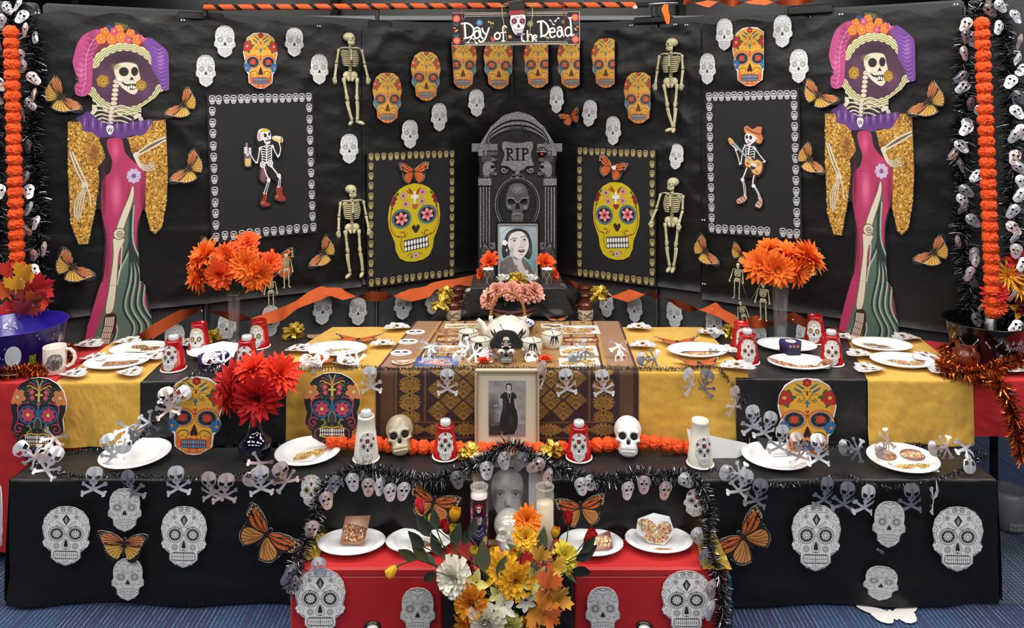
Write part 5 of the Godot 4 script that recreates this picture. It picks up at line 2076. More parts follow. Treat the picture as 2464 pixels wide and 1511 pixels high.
func posters()->void:
	M.st_white=mat(Color(1,1,1),.6,.0,{"albedo_texture":art_sticker(Color(.80,.80,.82),Color(.10,.10,.11))})
	M.st_gold=mat(Color(1,1,1),.5,.0,{"albedo_texture":art_sticker(Color(.78,.71,.46),Color(.20,.13,.03))})
	M.felt_skull=mat(Color(1,1,1),.95,.0,{"albedo_texture":art_felt()})
	var sticker:=both(HALF_STICKER)
	for q in [
		[502,223,756,570,0,"large black poster of a skeleton drinking from a glass, skull stickers round the edge",15,13,11,-.030],
		[878,362,1088,676,1,"black poster with yellow felt skull and gold skull stickers, left of the gravestone",14,13,12,.0],
		[1394,355,1584,675,2,"black poster with yellow felt skull and gold skull stickers, right of the gravestone",13,13,12,.0],
		[1704,216,1930,567,3,"large black poster of a skeleton in a sombrero playing guitar, skull stickers round the edge",14,13,12,-.022]]:
		var b:=wall_box(q[0],q[1],q[2],q[3],.034)
		var t:=thing("poster",q[5],"poster",b.p,b.b*Basis(Vector3(0,0,1),-q[9]))
		part("backing_board",box_mesh(Vector3(b.w,b.h,.006),.001),M.board,t)
		var sw:float=.031 if q[4] in [0,3] else .027
		var sm:=card(sticker,sw,sw*1.42,.0015)
		var m=[M.st_white if q[4] in [0,3] else M.st_gold,M.paper]
		var x1:float=b.w/2-sw*.75
		var y1:float=b.h/2-sw*.95
		for i in q[6]:
			part("skull_sticker",sm,m,t,Vector3(lerpf(-x1,x1,float(i)/(q[6]-1))+rng.randf_range(-.002,.002),y1+rng.randf_range(-.002,.002),.005),turn(rng.randf_range(-.06,.06)))
		for i in q[7]:
			if q[4]==3 and i==9:
				continue
			part("skull_sticker",sm,m,t,Vector3(lerpf(-x1,x1,float(i)/(q[7]-1))+rng.randf_range(-.003,.003),-y1+rng.randf_range(-.003,.003),.005),turn(rng.randf_range(-.06,.06)))
		for i in q[8]:
			for s in [-1,1]:
				part("skull_sticker",sm,m,t,Vector3(s*x1,lerpf(y1,-y1,float(i+1)/(q[8]+1))+rng.randf_range(-.003,.003),.005),turn(rng.randf_range(-.06,.06)))
		var px:float=b.w/(q[2]-q[0])      # metres to a pixel,across
		var py:float=b.h/(q[3]-q[1])
		var put:=func(x:float,y:float)->Vector3:return Vector3((x-(q[0]+q[2])/2.0)*px,((q[1]+q[3])/2.0-y)*py,.0)
		if q[4] in [0,3]:
			var k:int=0 if q[4]==0 else 1
			var c:=card(dancer_outline(k),100*px,204*py,.010)
			part("dancing_skeleton",c,[mat(Color(1,1,1),.55,.0,{"albedo_texture":art_dancer(k)}),M.board],t,put.call([629,1808][k],[402.0,400.0][k])+Vector3(0,0,.012))
		else:
			var box:=[924,440,1050,627] if q[4]==1 else [1436,436,1548,622]
			var c:=card(both(HALF_FELT),(box[2]-box[0])*px,(box[3]-box[1])*py,.004)
			part("felt_skull",c,[M.felt_skull,mat(Color(.80,.72,.09),.95)],t,put.call((box[0]+box[2])/2.0,(box[1]+box[3])/2.0)+Vector3(0,0,.006))
			var cx:float=[987.0,1492.0][q[4]-1]
			part("felt_cross",card(PackedVector2Array([Vector2(.36,0),Vector2(.64,0),Vector2(.64,.3),Vector2(1,.3),Vector2(1,.58),Vector2(.64,.58),Vector2(.6,1),Vector2(.4,1),Vector2(.36,.58),Vector2(0,.58),Vector2(0,.3),Vector2(.36,.3)]),17*px,30*py,.003),[M.white,M.white],t,put.call(cx,474.0)+Vector3(0,0,.010))
			var ht:=PackedVector2Array()
			for p in [[.5,1],[.1,.55],[0,.25],[.15,.02],[.38,.02],[.5,.2],[.62,.02],[.85,.02],[1,.25],[.9,.55]]:
				ht.append(Vector2(p[0],p[1]))
			var hm:=mat(Color(.68,.34,.30) if q[4]==1 else Color(.55,.17,.08),.9)
			part("felt_heart",card(ht,14*px,13*py,.003),[hm,hm],t,put.call(cx+1,495.0)+Vector3(0,0,.010))
			var bf:=card(both(HALF_MONARCH_UP),76*px,58*py,.003,{"cuts":[.0,.5,1.0],"bend":func(u,_v):return Vector3(0,0,.015*absf(u*2-1))})
			var bp:MeshInstance3D=part("butterfly",bf,[M.monarch2,M.paper],t,put.call([984.0,1483.0][q[4]-1],[414.0,404.0][q[4]-1])+Vector3(0,0,.010),turn([.0,-.3][q[4]-1]))
			if q[4]==2:
				part("folded_wing_tip",card(PackedVector2Array([Vector2(0,.2),Vector2(.9,.0),Vector2(.75,1),Vector2(.25,.85)]),.034,.026,.001),M.paper,bp,Vector3(.018,.012,.022),turn(.4))
# ---- a skull as one skin (height 1, chin at 0, looking along +z) by surface nets
var skull_skin:ArrayMesh

func ell(p:Vector3,c:Vector3,r:Vector3)->float:
	var q:=p-c
	var k0:=(q/r).length()
	var k1:=(q/(r*r)).length()
	return k0*(k0-1.0)/maxf(k1,1e-6)

func smin(a:float,b:float,k:float)->float:
	var h:=clampf(.5+.5*(b-a)/k,.0,1.0)
	return lerpf(b,a,h)-k*h*(1.0-h)

func skull_field(p:Vector3)->float:
	p.x=absf(p.x)
	var d:=ell(p,Vector3(0,.64,-.12),Vector3(.375,.355,.46))
	d=smin(d,ell(p,Vector3(0,.40,.10),Vector3(.26,.24,.24)),.09)
	d=smin(d,ell(p,Vector3(.24,.385,.14),Vector3(.10,.065,.14)),.06)
	d=smin(d,ell(p,Vector3(0,.22,.16),Vector3(.225,.14,.20)),.06)
	d=smin(d,ell(p,Vector3(0,.09,.15),Vector3(.215,.11,.18)),.05)
	d=smin(d,ell(p,Vector3(.21,.20,-.02),Vector3(.055,.16,.12)),.06)
	d=smin(d,ell(p,Vector3(.14,.575,.24),Vector3(.15,.05,.10)),.06)
	d=smin(d,ell(p,Vector3(0,.46,.33),Vector3(.04,.11,.06)),.05)
	d=-smin(-d,ell(p,Vector3(.155,.475,.34),Vector3(.112,.098,.20)),.035)
	d=-smin(-d,ell(p,Vector3(.028,.335,.38),Vector3(.042,.085,.12)),.02)
	d=-smin(-d,ell(p,Vector3(.30,.27,.10),Vector3(.07,.10,.14)),.05)
	return d

func make_skull_skin()->ArrayMesh:
	var c:=.03
	var lo:=Vector3(-.48,-.09,-.66)
	var nx:=33
	var ny:=38
	var nz_:=40
	var f:=PackedFloat32Array()
	f.resize(nx*ny*nz_)
	for k in nz_:
		for j in ny:
			for i in nx:
				if i>nx/2:
					f[(k*ny+j)*nx+i]=f[(k*ny+j)*nx+nx-1-i]
				else:
					f[(k*ny+j)*nx+i]=skull_field(lo+Vector3(i,j,k)*c)
	var at_:={}
	for k in nz_-1:
		for j in ny-1:
			for i in nx-1:
				var s:=Vector3()
				var n:=0
				var v:=[]
				for q in 8:
					v.append(f[((k+(q >> 2))*ny+j+((q >> 1) & 1))*nx+i+(q & 1)])
				for e in [[0,1],[2,3],[4,5],[6,7],[0,2],[1,3],[4,6],[5,7],[0,4],[1,5],[2,6],[3,7]]:
					var a:float=v[e[0]]
					var b:float=v[e[1]]
					if (a<0)!=(b<0):
						var t:=a/(a-b)
						var pa:=Vector3(e[0] & 1,(e[0] >> 1) & 1,e[0] >> 2)
						var pb:=Vector3(e[1] & 1,(e[1] >> 1) & 1,e[1] >> 2)
						s+=pa.lerp(pb,t)
						n+=1
				if n:
					at_[(k*ny+j)*nx+i]=lo+(Vector3(i,j,k)+s/n)*c
	var st:=st_new()
	var d:=[1,nx,nx*ny]
	for k in range(1,nz_-1):
		for j in range(1,ny-1):
			for i in range(1,nx-1):
				var id:=(k*ny+j)*nx+i
				for ax in 3:
					var a:=f[id]
					var b:=f[id+d[ax]]
					if (a<0)==(b<0):
						continue
					var u:int=d[(ax+1) % 3]
					var w:int=d[(ax+2) % 3]
					var q:=[at_[id],at_[id-u],at_[id-u-w],at_[id-w]]
					if a<0:
						q.reverse()
					tri(st,q[0],q[1],q[2])
					tri(st,q[0],q[2],q[3])
	return fin(st)

func teeth(st:SurfaceTool,s:float,y:float,h:float,n:int)->void:
	for i in n:
		var a:=lerpf(-1.05,1.05,(i+.5)/n)
		rbox(st,Vector3(sin(a)*.210,y,.155+cos(a)*.215)*s,Vector3(.3/n*1.15,h,.05)*s,.012*s,Basis(Vector3(0,1,0),a))
# a whole plastic skeleton: height h, facing +z; the skull turned by look, arms and legs swung

func skeleton(h:float,called:String,label:String,category:String,at_:Vector3,bas:Basis,look:float,pose:Array,group:String,fine:=true)->Node3D:
	var t:=thing(called,label,category,at_,bas,group)
	var s:=h
	var sk:=part("skull",skull_skin,M.bone,t,Vector3(0,.865,.0)*s,Basis(Vector3(0,1,0),look)*Basis.from_scale(Vector3(1,1,1)*.135*s))
	if fine:
		var e:=st_new()
		for x in [-1,1]:
			blob(e,Vector3(x*.155,.475,.20),Vector3(.10,.09,.06),8)
		part("eye_sockets",e,M.bone_dark,sk)
		var te:=st_new()
		teeth(te,1.0,.165,.055,8)
		part("teeth",te,M.bone,sk)
		var hk:=st_new()
		tube(hk,[Vector3(0,.98,-.1),Vector3(0,1.06,-.1),Vector3(.03,1.09,-.1),Vector3(.0,1.12,-.1)],.02,5)
		part("hook",hk,M.dark,sk)
	var sp:=st_new()
	tube(sp,[Vector3(0,.90,-.01)*s,Vector3(0,.80,-.02)*s,Vector3(0,.66,-.02)*s,Vector3(0,.54,-.01)*s],[.016*s,.017*s,.019*s,.02*s],7)
	if fine:
		for i in 14:
			blob(sp,Vector3(0,.89-i*.025,.0)*s,Vector3(.021,.009,.02)*s,8)
	part("spine",sp,M.bone,t)
	var rb:=st_new()
	for i in 8:
		var y:=(.815-i*.0215)*s
		var w:=(.058+.030*sin(.4+i*.32))*s
		for x in [-1,1]:
			var pts:=[]
			for j in 7:
				var a:=lerpf(-1.35,1.5,j/6.0)
				pts.append(Vector3(x*cos(a)*w if j<6 else x*.014*s,y-(.006+.018*(sin(a)*.5+.5))*s,sin(a)*.046*s))
			tube(rb,pts,.0072*s,5)
	rbox(rb,Vector3(0,.76,.048)*s,Vector3(.022,.12,.010)*s,.004*s)
	for x in [-1,1]:
		tube(rb,[Vector3(x*.01,.832,.035)*s,Vector3(x*.06,.836,.03)*s,Vector3(x*.112,.828,.0)*s],.0095*s,6)
		blob(rb,Vector3(x*.062,.77,-.045)*s,Vector3(.034,.05,.010)*s,8)
	part("ribcage",rb,M.bone,t)
	var pv:=st_new()
	for x in [-1,1]:
		blob(pv,Vector3(x*.040,.545,.0)*s,Vector3(.040,.044,.026)*s,10,turn(x*.5))
		blob(pv,Vector3(x*.022,.500,.014)*s,Vector3(.018,.030,.018)*s,8,turn(-x*.35))
	blob(pv,Vector3(0,.53,-.012)*s,Vector3(.026,.045,.018)*s,8)
	part("pelvis",pv,M.bone,t)
	for k in 2:
		var x:=-1.0 if k==0 else 1.0
		var st:=st_new()
		var sh:=Vector3(x*.122,.822,.0)*s
		var el:=sh+Vector3(x*.012+pose[k]*.15,-.158,.01)*s
		var wr:=el+Vector3(pose[k]*.25-x*.004,-.135,.03)*s
		bone_between(st,sh,el,.0125*s,.018*s)
		bone_between(st,el+Vector3(.006,-.006,0)*s,wr+Vector3(.004,0,0)*s,.0085*s,.012*s)
		bone_between(st,el+Vector3(-.006,-.006,0)*s,wr-Vector3(.004,0,0)*s,.0080*s,.011*s)
		var arm:=part("arm",st,M.bone,t)
		var hd:=st_new()
		blob(hd,wr+Vector3(0,-.022,.004)*s,Vector3(.020,.026,.009)*s,8)
		for i in 4:
			tube(hd,[wr+Vector3(-.015+i*.010,-.036,.005)*s,wr+Vector3(-.016+i*.0105,-.062-(.006 if i in [1,2] else .0),.010)*s,wr+Vector3(-.015+i*.010,-.080-(.008 if i in [1,2] else .0),.006)*s],[.0052*s,.0048*s,.003*s],5)
		tube(hd,[wr+Vector3(x*.016,-.016,.008)*s,wr+Vector3(x*.028,-.036,.012)*s,wr+Vector3(x*.026,-.050,.012)*s],.0048*s,5)
		part("hand",hd,M.bone,arm)
		st=st_new()
		var hp:=Vector3(x*.072,.515,.0)*s
		var kn:=hp+Vector3(pose[2+k]*.10-x*.014,-.232,.012)*s
		var an:=kn+Vector3(pose[2+k]*.16-x*.010,-.222,-.008)*s
		blob(st,hp+Vector3(-x*.018,.006,0)*s,Vector3(.019,.019,.019)*s,8)
		bone_between(st,hp,kn,.0155*s,.024*s)
		blob(st,kn+Vector3(0,0,.014)*s,Vector3(.015,.016,.010)*s,8)
		bone_between(st,kn+Vector3(0,-.012,0)*s,an,.0125*s,.019*s)
		tube(st,[kn+Vector3(x*.017,-.02,0)*s,an+Vector3(x*.015,.01,0)*s],.006*s,5)
		var leg:=part("leg",st,M.bone,t)
		var ft:=st_new()
		var fd:=Vector3(pose[4+k],-.28,.6).normalized()
		blob(ft,an+Vector3(0,-.014,-.006)*s,Vector3(.020,.017,.022)*s,8)
		tube(ft,[an+Vector3(0,-.016,0)*s,an+(fd*.05+Vector3(0,-.008,0))*s,an+(fd*.092+Vector3(0,-.008,0))*s],[.017*s,.022*s,.013*s],7)
		part("foot",ft,M.bone,leg)
	return t

func bone_between(st:SurfaceTool,a:Vector3,b:Vector3,r:float,e:float)->void:
	tube(st,[a,a.lerp(b,.10),a.lerp(b,.25),a.lerp(b,.75),a.lerp(b,.90),b],[e*.8,e,r,r*.9,e,e*.75],8)

func skeletons()->void:
	skull_skin=make_skull_skin()
	var g:="plastic skeletons on the wall"
	for q in [
		[838,80,303,1.0,[-.1,.12,.25,.1,-.35,.55],"upper left, under the dark clip"],
		[1621,93,320,-1.0,[-.05,.0,.3,-.05,-.6,.15],"upper right, left of the small skulls"],
		[842,442,664,.8,[-.05,.1,.1,.25,-.5,-.3],"lower left, beside the left felt skull poster"],
		[1624,425,650,-.9,[-.2,-.1,.1,-.1,.0,.05],"lower right, beside the right felt skull poster"]]:
		var b:=wall_box(q[0]-20,q[1],q[0]+20,q[2],.05)
		skeleton(b.h,"plastic_skeleton","bone coloured plastic skeleton hanging "+q[5],"skeleton",b.p-Vector3(0,b.h/2,0),b.b,q[3],q[4],g)
	g="miniature skeletons on strings"
	for q in [
		[681,600,680,.0,.0,"beside the pinkish monarch wing"],[645,652,730,.0,.0,"lower one right of the left orange flowers"],
		[1786,622,706,.0,.05,"left of the right orange flowers"],[1849,668,757,.0,.0,"just left of the right glass vase"],[1814,712,782,.6,-.28,"swinging slanted between the others on the right"]]:
		var b:=wall_box(q[0]-20,q[1],q[0]+20,q[2],.12)
		skeleton(b.h,"mini_skeleton","tiny bone coloured skeleton on a string, "+q[5],"skeleton",b.p-Vector3(0,b.h/2,0),b.b*turn(-q[4]),.3,[-.15,.1,.0,.1,-.3,.3],g,false)
	for q in [[[681,600],[668,640],[652,652],"over the left monarch"],[[1790,625],[1798,662],[1815,715],"left of the right orange flowers"],[[1850,660],[1832,690],[1816,716],"slanting right of the swinging skeleton"]]:
		var st:=st_new()
		var pts:=[]
		for p in q.slice(0,3):
			pts.append(wall_box(p[0]-1,p[1],p[0]+1,p[1],.125).p)
		tube(st,pts,.0012,5)
		solo("thin_string",st,mat(Color(.65,.62,.55),.8),"thin pale string of the miniature skeletons, "+q[3],"string",Vector3(),Basis(),"strings")
# ---- foam gravestone, a relief with dry-brushed raised parts

func stone()->void:
	var im:=art_stone()
	var w:=190/F*4.03
	var h:=426/F*4.03
	var nx:=150
	var ny:=330
	var iw:=im.get_width()
	var ih:=im.get_height()
	var tex:=Image.create(iw,ih,false,Image.FORMAT_RGB8)
	var n:=FastNoiseLite.new()
	n.frequency=.12
	n.fractal_octaves=4
	for y in ih:
		for x in iw:
			var v:=im.get_pixel(x,y).r
			var g:=n.get_noise_2d(x,y)*.5+.5
			var k:=clampf((v-.36)*3.0,.0,1.0)*clampf(.35+g*.9,.0,1.0)
			var s:=lerpf(.12,.60,k)*(.9+.2*g)
			tex.set_pixel(x,y,Color(s,s,s*1.01))
	var inside:=PackedVector2Array()
	for p in Paint.v([95,1,62,11,30,42,14,70,0,96,0,116,3,134,4,168,0,176,0,463,190,463,190,176,186,168,187,134,190,116,190,96,176,70,160,42,128,11]):
		inside.append(p)
	var rows:=[]
	for j in ny+1:
		var v:=float(j)/ny
		# left and right ends of this row of the outline
		var y:=v*463.0
		var xl:=95.0
		var xr:=95.0
		for i in inside.size():
			var a:=inside[i]
			var b:=inside[(i+1) % inside.size()]
			if (a.y<=y and b.y>=y) or (b.y<=y and a.y>=y):
				var x:=a.x if absf(a.y-b.y)<.001 else lerpf(a.x,b.x,(y-a.y)/(b.y-a.y))
				xl=minf(xl,x)
				xr=maxf(xr,x)
		var row:=[]
		for i in nx+1:
			var x:=lerpf(xl,xr,float(i)/nx)
			var hgt:=im.get_pixel(clampi(int(x*1.6),0,iw-1),clampi(int(y*1.6),0,ih-1)).r
			if i==0 or i==nx:
				hgt=-1.4
			row.append(Vector3(x,y,hgt))
		rows.append(row)
	var st:=st_new()
	st.set_smooth_group(0)
	for j in ny:
		for i in nx:
			var q:=[rows[j][i],rows[j][i+1],rows[j+1][i+1],rows[j+1][i]]
			var ps:=[]
			var us:=[]
			for p in q:
				ps.append(Vector3((p.x/190.0-.5)*w,(1.0-p.y/463.0)*h,p.z*.030))
				us.append(Vector2(p.x/190.0,p.y/463.0))
			tri(st,ps[0],ps[1],ps[2],us[0],us[1],us[2])
			tri(st,ps[0],ps[2],ps[3],us[0],us[2],us[3])
	var t:=thing("gravestone","tall grey foam gravestone with a pointed arch, RIP shield and a skull in an oval","gravestone",at(1245,250,4.02)+Vector3(0,TABLE-EYE,0))
	part("carved_face",st,mat(Color(1,1,1),.8,.0,{"albedo_texture":ImageTexture.create_from_image(tex)}),t)
	var back:=PackedVector2Array()
	for p in inside:
		back.append(Vector2(p.x/190.0,p.y/463.0))
	part("slab",card(back,w,h,.06),mat(Color(.14,.14,.145),.9),t,Vector3(0,h/2,-.045))
	# round shop tag and the clear tape at its shoulders
	var tag_:=st_new()
	lathe(tag_,[Vector2(.0,.0),Vector2(.026,.0),Vector2(.027,.002),Vector2(.026,.004),Vector2(.0,.004)],28)
	var tg:=part("round_tag",tag_,mat(Color(.04,.04,.045),.3),t,Vector3(58/F*4.05,327/F*4.05,.03),Basis(Vector3(1,0,0),PI/2))
	var rd:=st_new()
	lathe(rd,[Vector2(.0,.0),Vector2(.0085,.0),Vector2(.0085,.002),Vector2(.0,.002)],20)
	part("red_dot",rd,mat(Color(.75,.08,.10),.4),tg,Vector3(.0,.004,.014))
	part("tag_lettering",text_mesh("Dr. Tombstone",.0075,true),M.white,tg,Vector3(0,.005,-.002),Basis(Vector3(1,0,0),-PI/2))
	var tape:=mat(Color(.85,.88,.9,.16),.1,.0,{"transparency":BaseMaterial3D.TRANSPARENCY_ALPHA})
	for q in [[1142,1150,"left"],[1338,1346,"right"]]:
		solo("clear_tape",box_mesh(Vector3(.05,.046,.002),.0005),tape,"strip of clear packing tape at the gravestone's %s shoulder" % q[2],"tape",at((q[0]+q[1])/2.0,355,4.01))

func text_mesh(s:String,size:float,bold:=false,depth:=.0008)->TextMesh:
	var tm:=TextMesh.new()
	var f:=SystemFont.new()
	f.font_names=PackedStringArray(["Droid Serif"])
	if bold:
		f.font_weight=700
	tm.font=f
	tm.text=s
	tm.font_size=32
	tm.pixel_size=size/32.0
	tm.depth=depth
	return tm
# ---- the pole with its orange wrapping and the sign that hangs from it

func ribbon_rows(pts:Array,half:Array,n:=5)->Array:
	# pts: centre line, half: half-width vectors
	var cs:=[]
	var hs:=[]
	for i in pts.size()-1:
		for j in n:
			var t:=float(j)/n
			var a:Vector3=pts[maxi(i-1,0)]
			var d:Vector3=pts[mini(i+2,pts.size()-1)]
			cs.append(pts[i].cubic_interpolate(pts[i+1],a,d,t))
			hs.append(half[i].lerp(half[i+1],t))
	cs.append(pts[-1])
	hs.append(half[-1])
	var rows:=[]
	for k in [-1.0,-.4,.4,1.0]:
		var row:=[]
		for i in cs.size():
			row.append(cs[i]-hs[i]*k)
		rows.append(row)
	return rows

func sign_and_pole()->void:
	var a:=at(492,18,3.50)
	var b:=at(1560,12,3.50)
	var c:=at(2000,-14,3.2)
	var t:=thing("wrapped_pole","long black pole wrapped in orange crepe, above the dividers","pole")
	var st:=st_new()
	tube(st,[a,b],.0125,10)
	part("pole_tube",st,M.dark,t)
	st=st_new()
	tube(st,[b-Vector3(.03,0,0),at(1632,6,3.50)],.010,10)
	part("steel_end",st,mat(Color(.62,.63,.65),.25,1.0),t)
	st=st_new()
	blob(st,at(1528,18,3.49),Vector3(.012,.010,.012),10)
	part("clamp_knob",st,M.white,t)
	# helical wrap
	var dir:=(b-a).normalized()
	var s1:=Vector3(0,1,0)
	var s2:=dir.cross(s1).normalized()
	var len:=(at(1530,12,3.50)-a).length()
	var rows:=[[],[]]
	var n:=560
	for i in n+1:
		var q:=float(i)/n
		var ang:=q*len/.092*TAU
		var r:=.0145+.0012*nz(q*90,0)
		for k in 2:
			var l:=clampf(q*len+(k-.5)*.066,.0,len)
			rows[k].append(a+dir*l+(s1*cos(ang)+s2*sin(ang))*r)
	part("crepe_wrap",skin(rows),M.crepe,t)
	for q in [[494,8,40],[908,22,52],[1572,14,40],[1585,14,40]]:
		var p:=at(q[0],(q[1]+q[2])/2.0,3.51)
		part("pole_bracket",box_mesh(Vector3(.018,(q[2]-q[1])/F*3.51,.02),.003),M.dark,t,p)
	# twisted streamer further right
	var pts:=[]
	var half:=[]
	for q in [[1645,2,.9],[1675,8,-.3],[1705,9,-.9],[1735,2,.2],[1765,7,.9],[1800,6,-.4],[1840,4,-.9],[1880,5,.6],[1920,3,.9],[1962,4,-.2]]:
		pts.append(at(q[0],q[1],3.4))
		half.append(Vector3(0,q[2],sqrt(1-q[2]*q[2]))*.020)
	solo("crepe_streamer",skin(ribbon_rows(pts,half)),M.crepe,"twisted orange crepe streamer along the top edge on the right","streamer",Vector3(),Basis(),"orange streamers")
	pts=[]
	half=[]
	for q in [[1603,10,5],[1600,22,8],[1604,36,7],[1606,48,6],[1607,58,2]]:
		pts.append(at(q[0],q[1],3.47))
		half.append(Vector3(q[2],0,1.5)/F*3.47)
	solo("ribbon_tail",skin(ribbon_rows(pts,half)),mat(Color(.95,.42,.10),.8),"short bright orange ribbon tail hanging right of the sign","ribbon")
	# sign
	var d:=3.46
	var sp:=at(1241.5,69,d)
	var sg:=thing("hanging_sign","black painted sign reading Day of the Dead, hung by cords from the pole","sign",sp,turn(.012))
	var sw:=307/F*d
	var sh:=79/F*d
	part("sign_board",card(PackedVector2Array([Vector2(0,0),Vector2(1,0),Vector2(1,1),Vector2(0,1)]),sw,sh,.007),[mat(Color(1,1,1),.7,.0,{"albedo_texture":art_sign()}),mat(Color(.66,.55,.42),.8)],sg)
	var hat:=PackedVector2Array()
	for p in Paint.v([5,0,24,0,43,0,45,22,55,24,56,27,50,34,51,44,50,58,46,70,42,80,34,87,25,87,17,80,13,68,9,54,11,42,8,36,1,33,0,29,9,28]):
		hat.append(Vector2(p.x/56.0,p.y/88.0))
	part("top_hat_skull",card(hat,52/F*d,86/F*d,.006),[mat(Color(1,1,1),.6,.0,{"albedo_texture":art_hat_skull()}),M.board],sg,at(1244,45,d)-sp+Vector3(0,0,.012))
	for q in [[1111,14,1115,106,0],[1358,14,1357,104,0],[1208,14,1221,108,1],[1281,14,1270,106,1]]:
		st=st_new()
		tube(st,[at(q[0],q[1],d-.01),at(q[0]+1,34,d-.012),at(q[2],q[3],d-.012)],.0016,6)
		for s in [-1,1]:
			tube(st,[at(q[0],q[1],d-.02),at(q[0]+s*8,q[1]-6,d-.022),at(q[0]+s*13,q[1]+1,d-.022),at(q[0],q[1],d-.02)],.0015,5)
		part("hanging_cord",st,mat(Color(.80,.20,.12),.8) if q[4]==0 else mat(Color(.82,.74,.46),.8),sg,-sp)

func streamers()->void:
	var up:=Vector3(0,1,0)
	for q in [
		[[[152,830,.5],[215,824,.35],[290,812,.3],[330,802,.5],[372,785,1],[430,752,.95],[470,738,.5],[484,733,.25],[515,742,.4],[560,752,.9],[592,757,.5],[608,758,.05],[640,756,-.6],[675,745,-1],[708,725,-.3],[735,710,-.7],[765,697,-.9],[785,694,-.4],[815,699,-.8],[838,703,-.1],[880,705,.9],[915,706,.8],[938,707,.1],[975,703,-.9],[1015,694,-.7],[1030,682,-.3],[1060,678,-.6],[1085,672,-.3],[1115,670,-.7],[1150,660,-.5]],"from the gravestone to the left lady"],
		[[[1345,650,.5],[1382,672,.6],[1400,682,.9],[1440,693,.5],[1468,702,.8],[1490,704,.05],[1525,704,-.95],[1556,704,-.05],[1585,702,.7],[1612,712,.3],[1640,722,.8],[1670,733,.8],[1698,735,.1],[1730,735,-.9],[1745,745,-.4],[1775,762,-.6],[1800,768,.8],[1830,766,1.0],[1860,770,.5],[1893,760,.6],[1918,755,.9],[1945,768,.8],[1985,776,.3],[2020,792,.9],[2055,812,.7],[2078,822,.1]],"from the gravestone to the right lady"]]:
		var pts:=[]
		var half:=[]
		for p in q[0]:
			var b:=wall_box(p[0]-1,p[1],p[0]+1,p[1],.075)
			pts.append(b.p)
			half.append((up*p[2]+b.b.z*sqrt(1.0-p[2]*p[2]))*.034)
		solo("crepe_streamer",skin(ribbon_rows(pts,half)),M.crepe,"twisted orange crepe streamer along the wall's foot, "+q[1],"streamer",Vector3(),Basis(),"orange streamers")
	for q in [[484,735,"at the streamer's left peak"],[776,696,"at the streamer's second peak on the left"],[1727,733,"at the streamer's peak on the right"],[1917,757,"at the streamer's last peak on the right"]]:
		var b:=wall_box(q[0]-3,q[1]-3,q[0]+3,q[1]+3,.10)
		var st:=st_new()
		blob(st,Vector3(),Vector3(.005,.005,.006),8)
		solo("push_pin",st,M.foil_pink,"small pin "+q[2],"pin",b.p,b.b,"pins of the streamer")
# ---- fringed garlands

func along(pts:Array,step:float)->Array:
	var c:=Curve3D.new()
	for i in pts.size():
		var d:Vector3=(pts[mini(i+1,pts.size()-1)]-pts[maxi(i-1,0)])/6.0
		c.add_point(pts[i],-d,d)
	c.bake_interval=minf(step,.02)
	var n:=int(c.get_baked_length()/step)
	var o:=[]
	for i in n+1:
		o.append(c.sample_baked(c.get_baked_length()*i/maxf(n,1),true))
	return o

func tinsel(pts:Array,r:float,per_m:float,w:=.0028,flat:=1.0)->ArrayMesh:
	var line:=along(pts,1.0/per_m)
	var vs:=PackedVector3Array()
	var ns:=PackedVector3Array()
	for i in line.size():
		var d:Vector3=(line[mini(i+1,line.size()-1)]-line[maxi(i-1,0)]).normalized()
		var x:=d.cross(Vector3(.3,.9,.4)).normalized()
		var y:=d.cross(x)
		var ang:=i*2.399+rng.randf()*.8
		var o:=(x*cos(ang)+y*sin(ang)).normalized()
		var out:=(o+d*rng.randf_range(-.5,.5)).normalized()
		out.y*=flat
		var l:=r*rng.randf_range(.6,1.1)
		var side:=out.cross(d.rotated(out,rng.randf()*PI)).normalized()*w/2
		var p:Vector3=line[i]
		var m:=p+out*l*.55
		var e:=p+out*l+Vector3(0,-l*.14,0)+side.cross(out).normalized()*l*rng.randf_range(-.2,.2)
		for q in [[p-side,p+side,m+side,m-side],[m-side,m+side,e+side*.5,e-side*.5]]:
			var nn:Vector3=(q[3]-q[0]).cross(q[1]-q[0]).normalized()
			for k in [0,1,2,0,2,3]:
				vs.append(q[k])
				ns.append(nn)
	var arr:=[]
	arr.resize(Mesh.ARRAY_MAX)
	arr[Mesh.ARRAY_VERTEX]=vs
	arr[Mesh.ARRAY_NORMAL]=ns
	var mesh:=ArrayMesh.new()
	mesh.add_surface_from_arrays(Mesh.PRIMITIVE_TRIANGLES,arr)
	return mesh
var foil_oval:ArrayMesh
var foil_cross:ArrayMesh

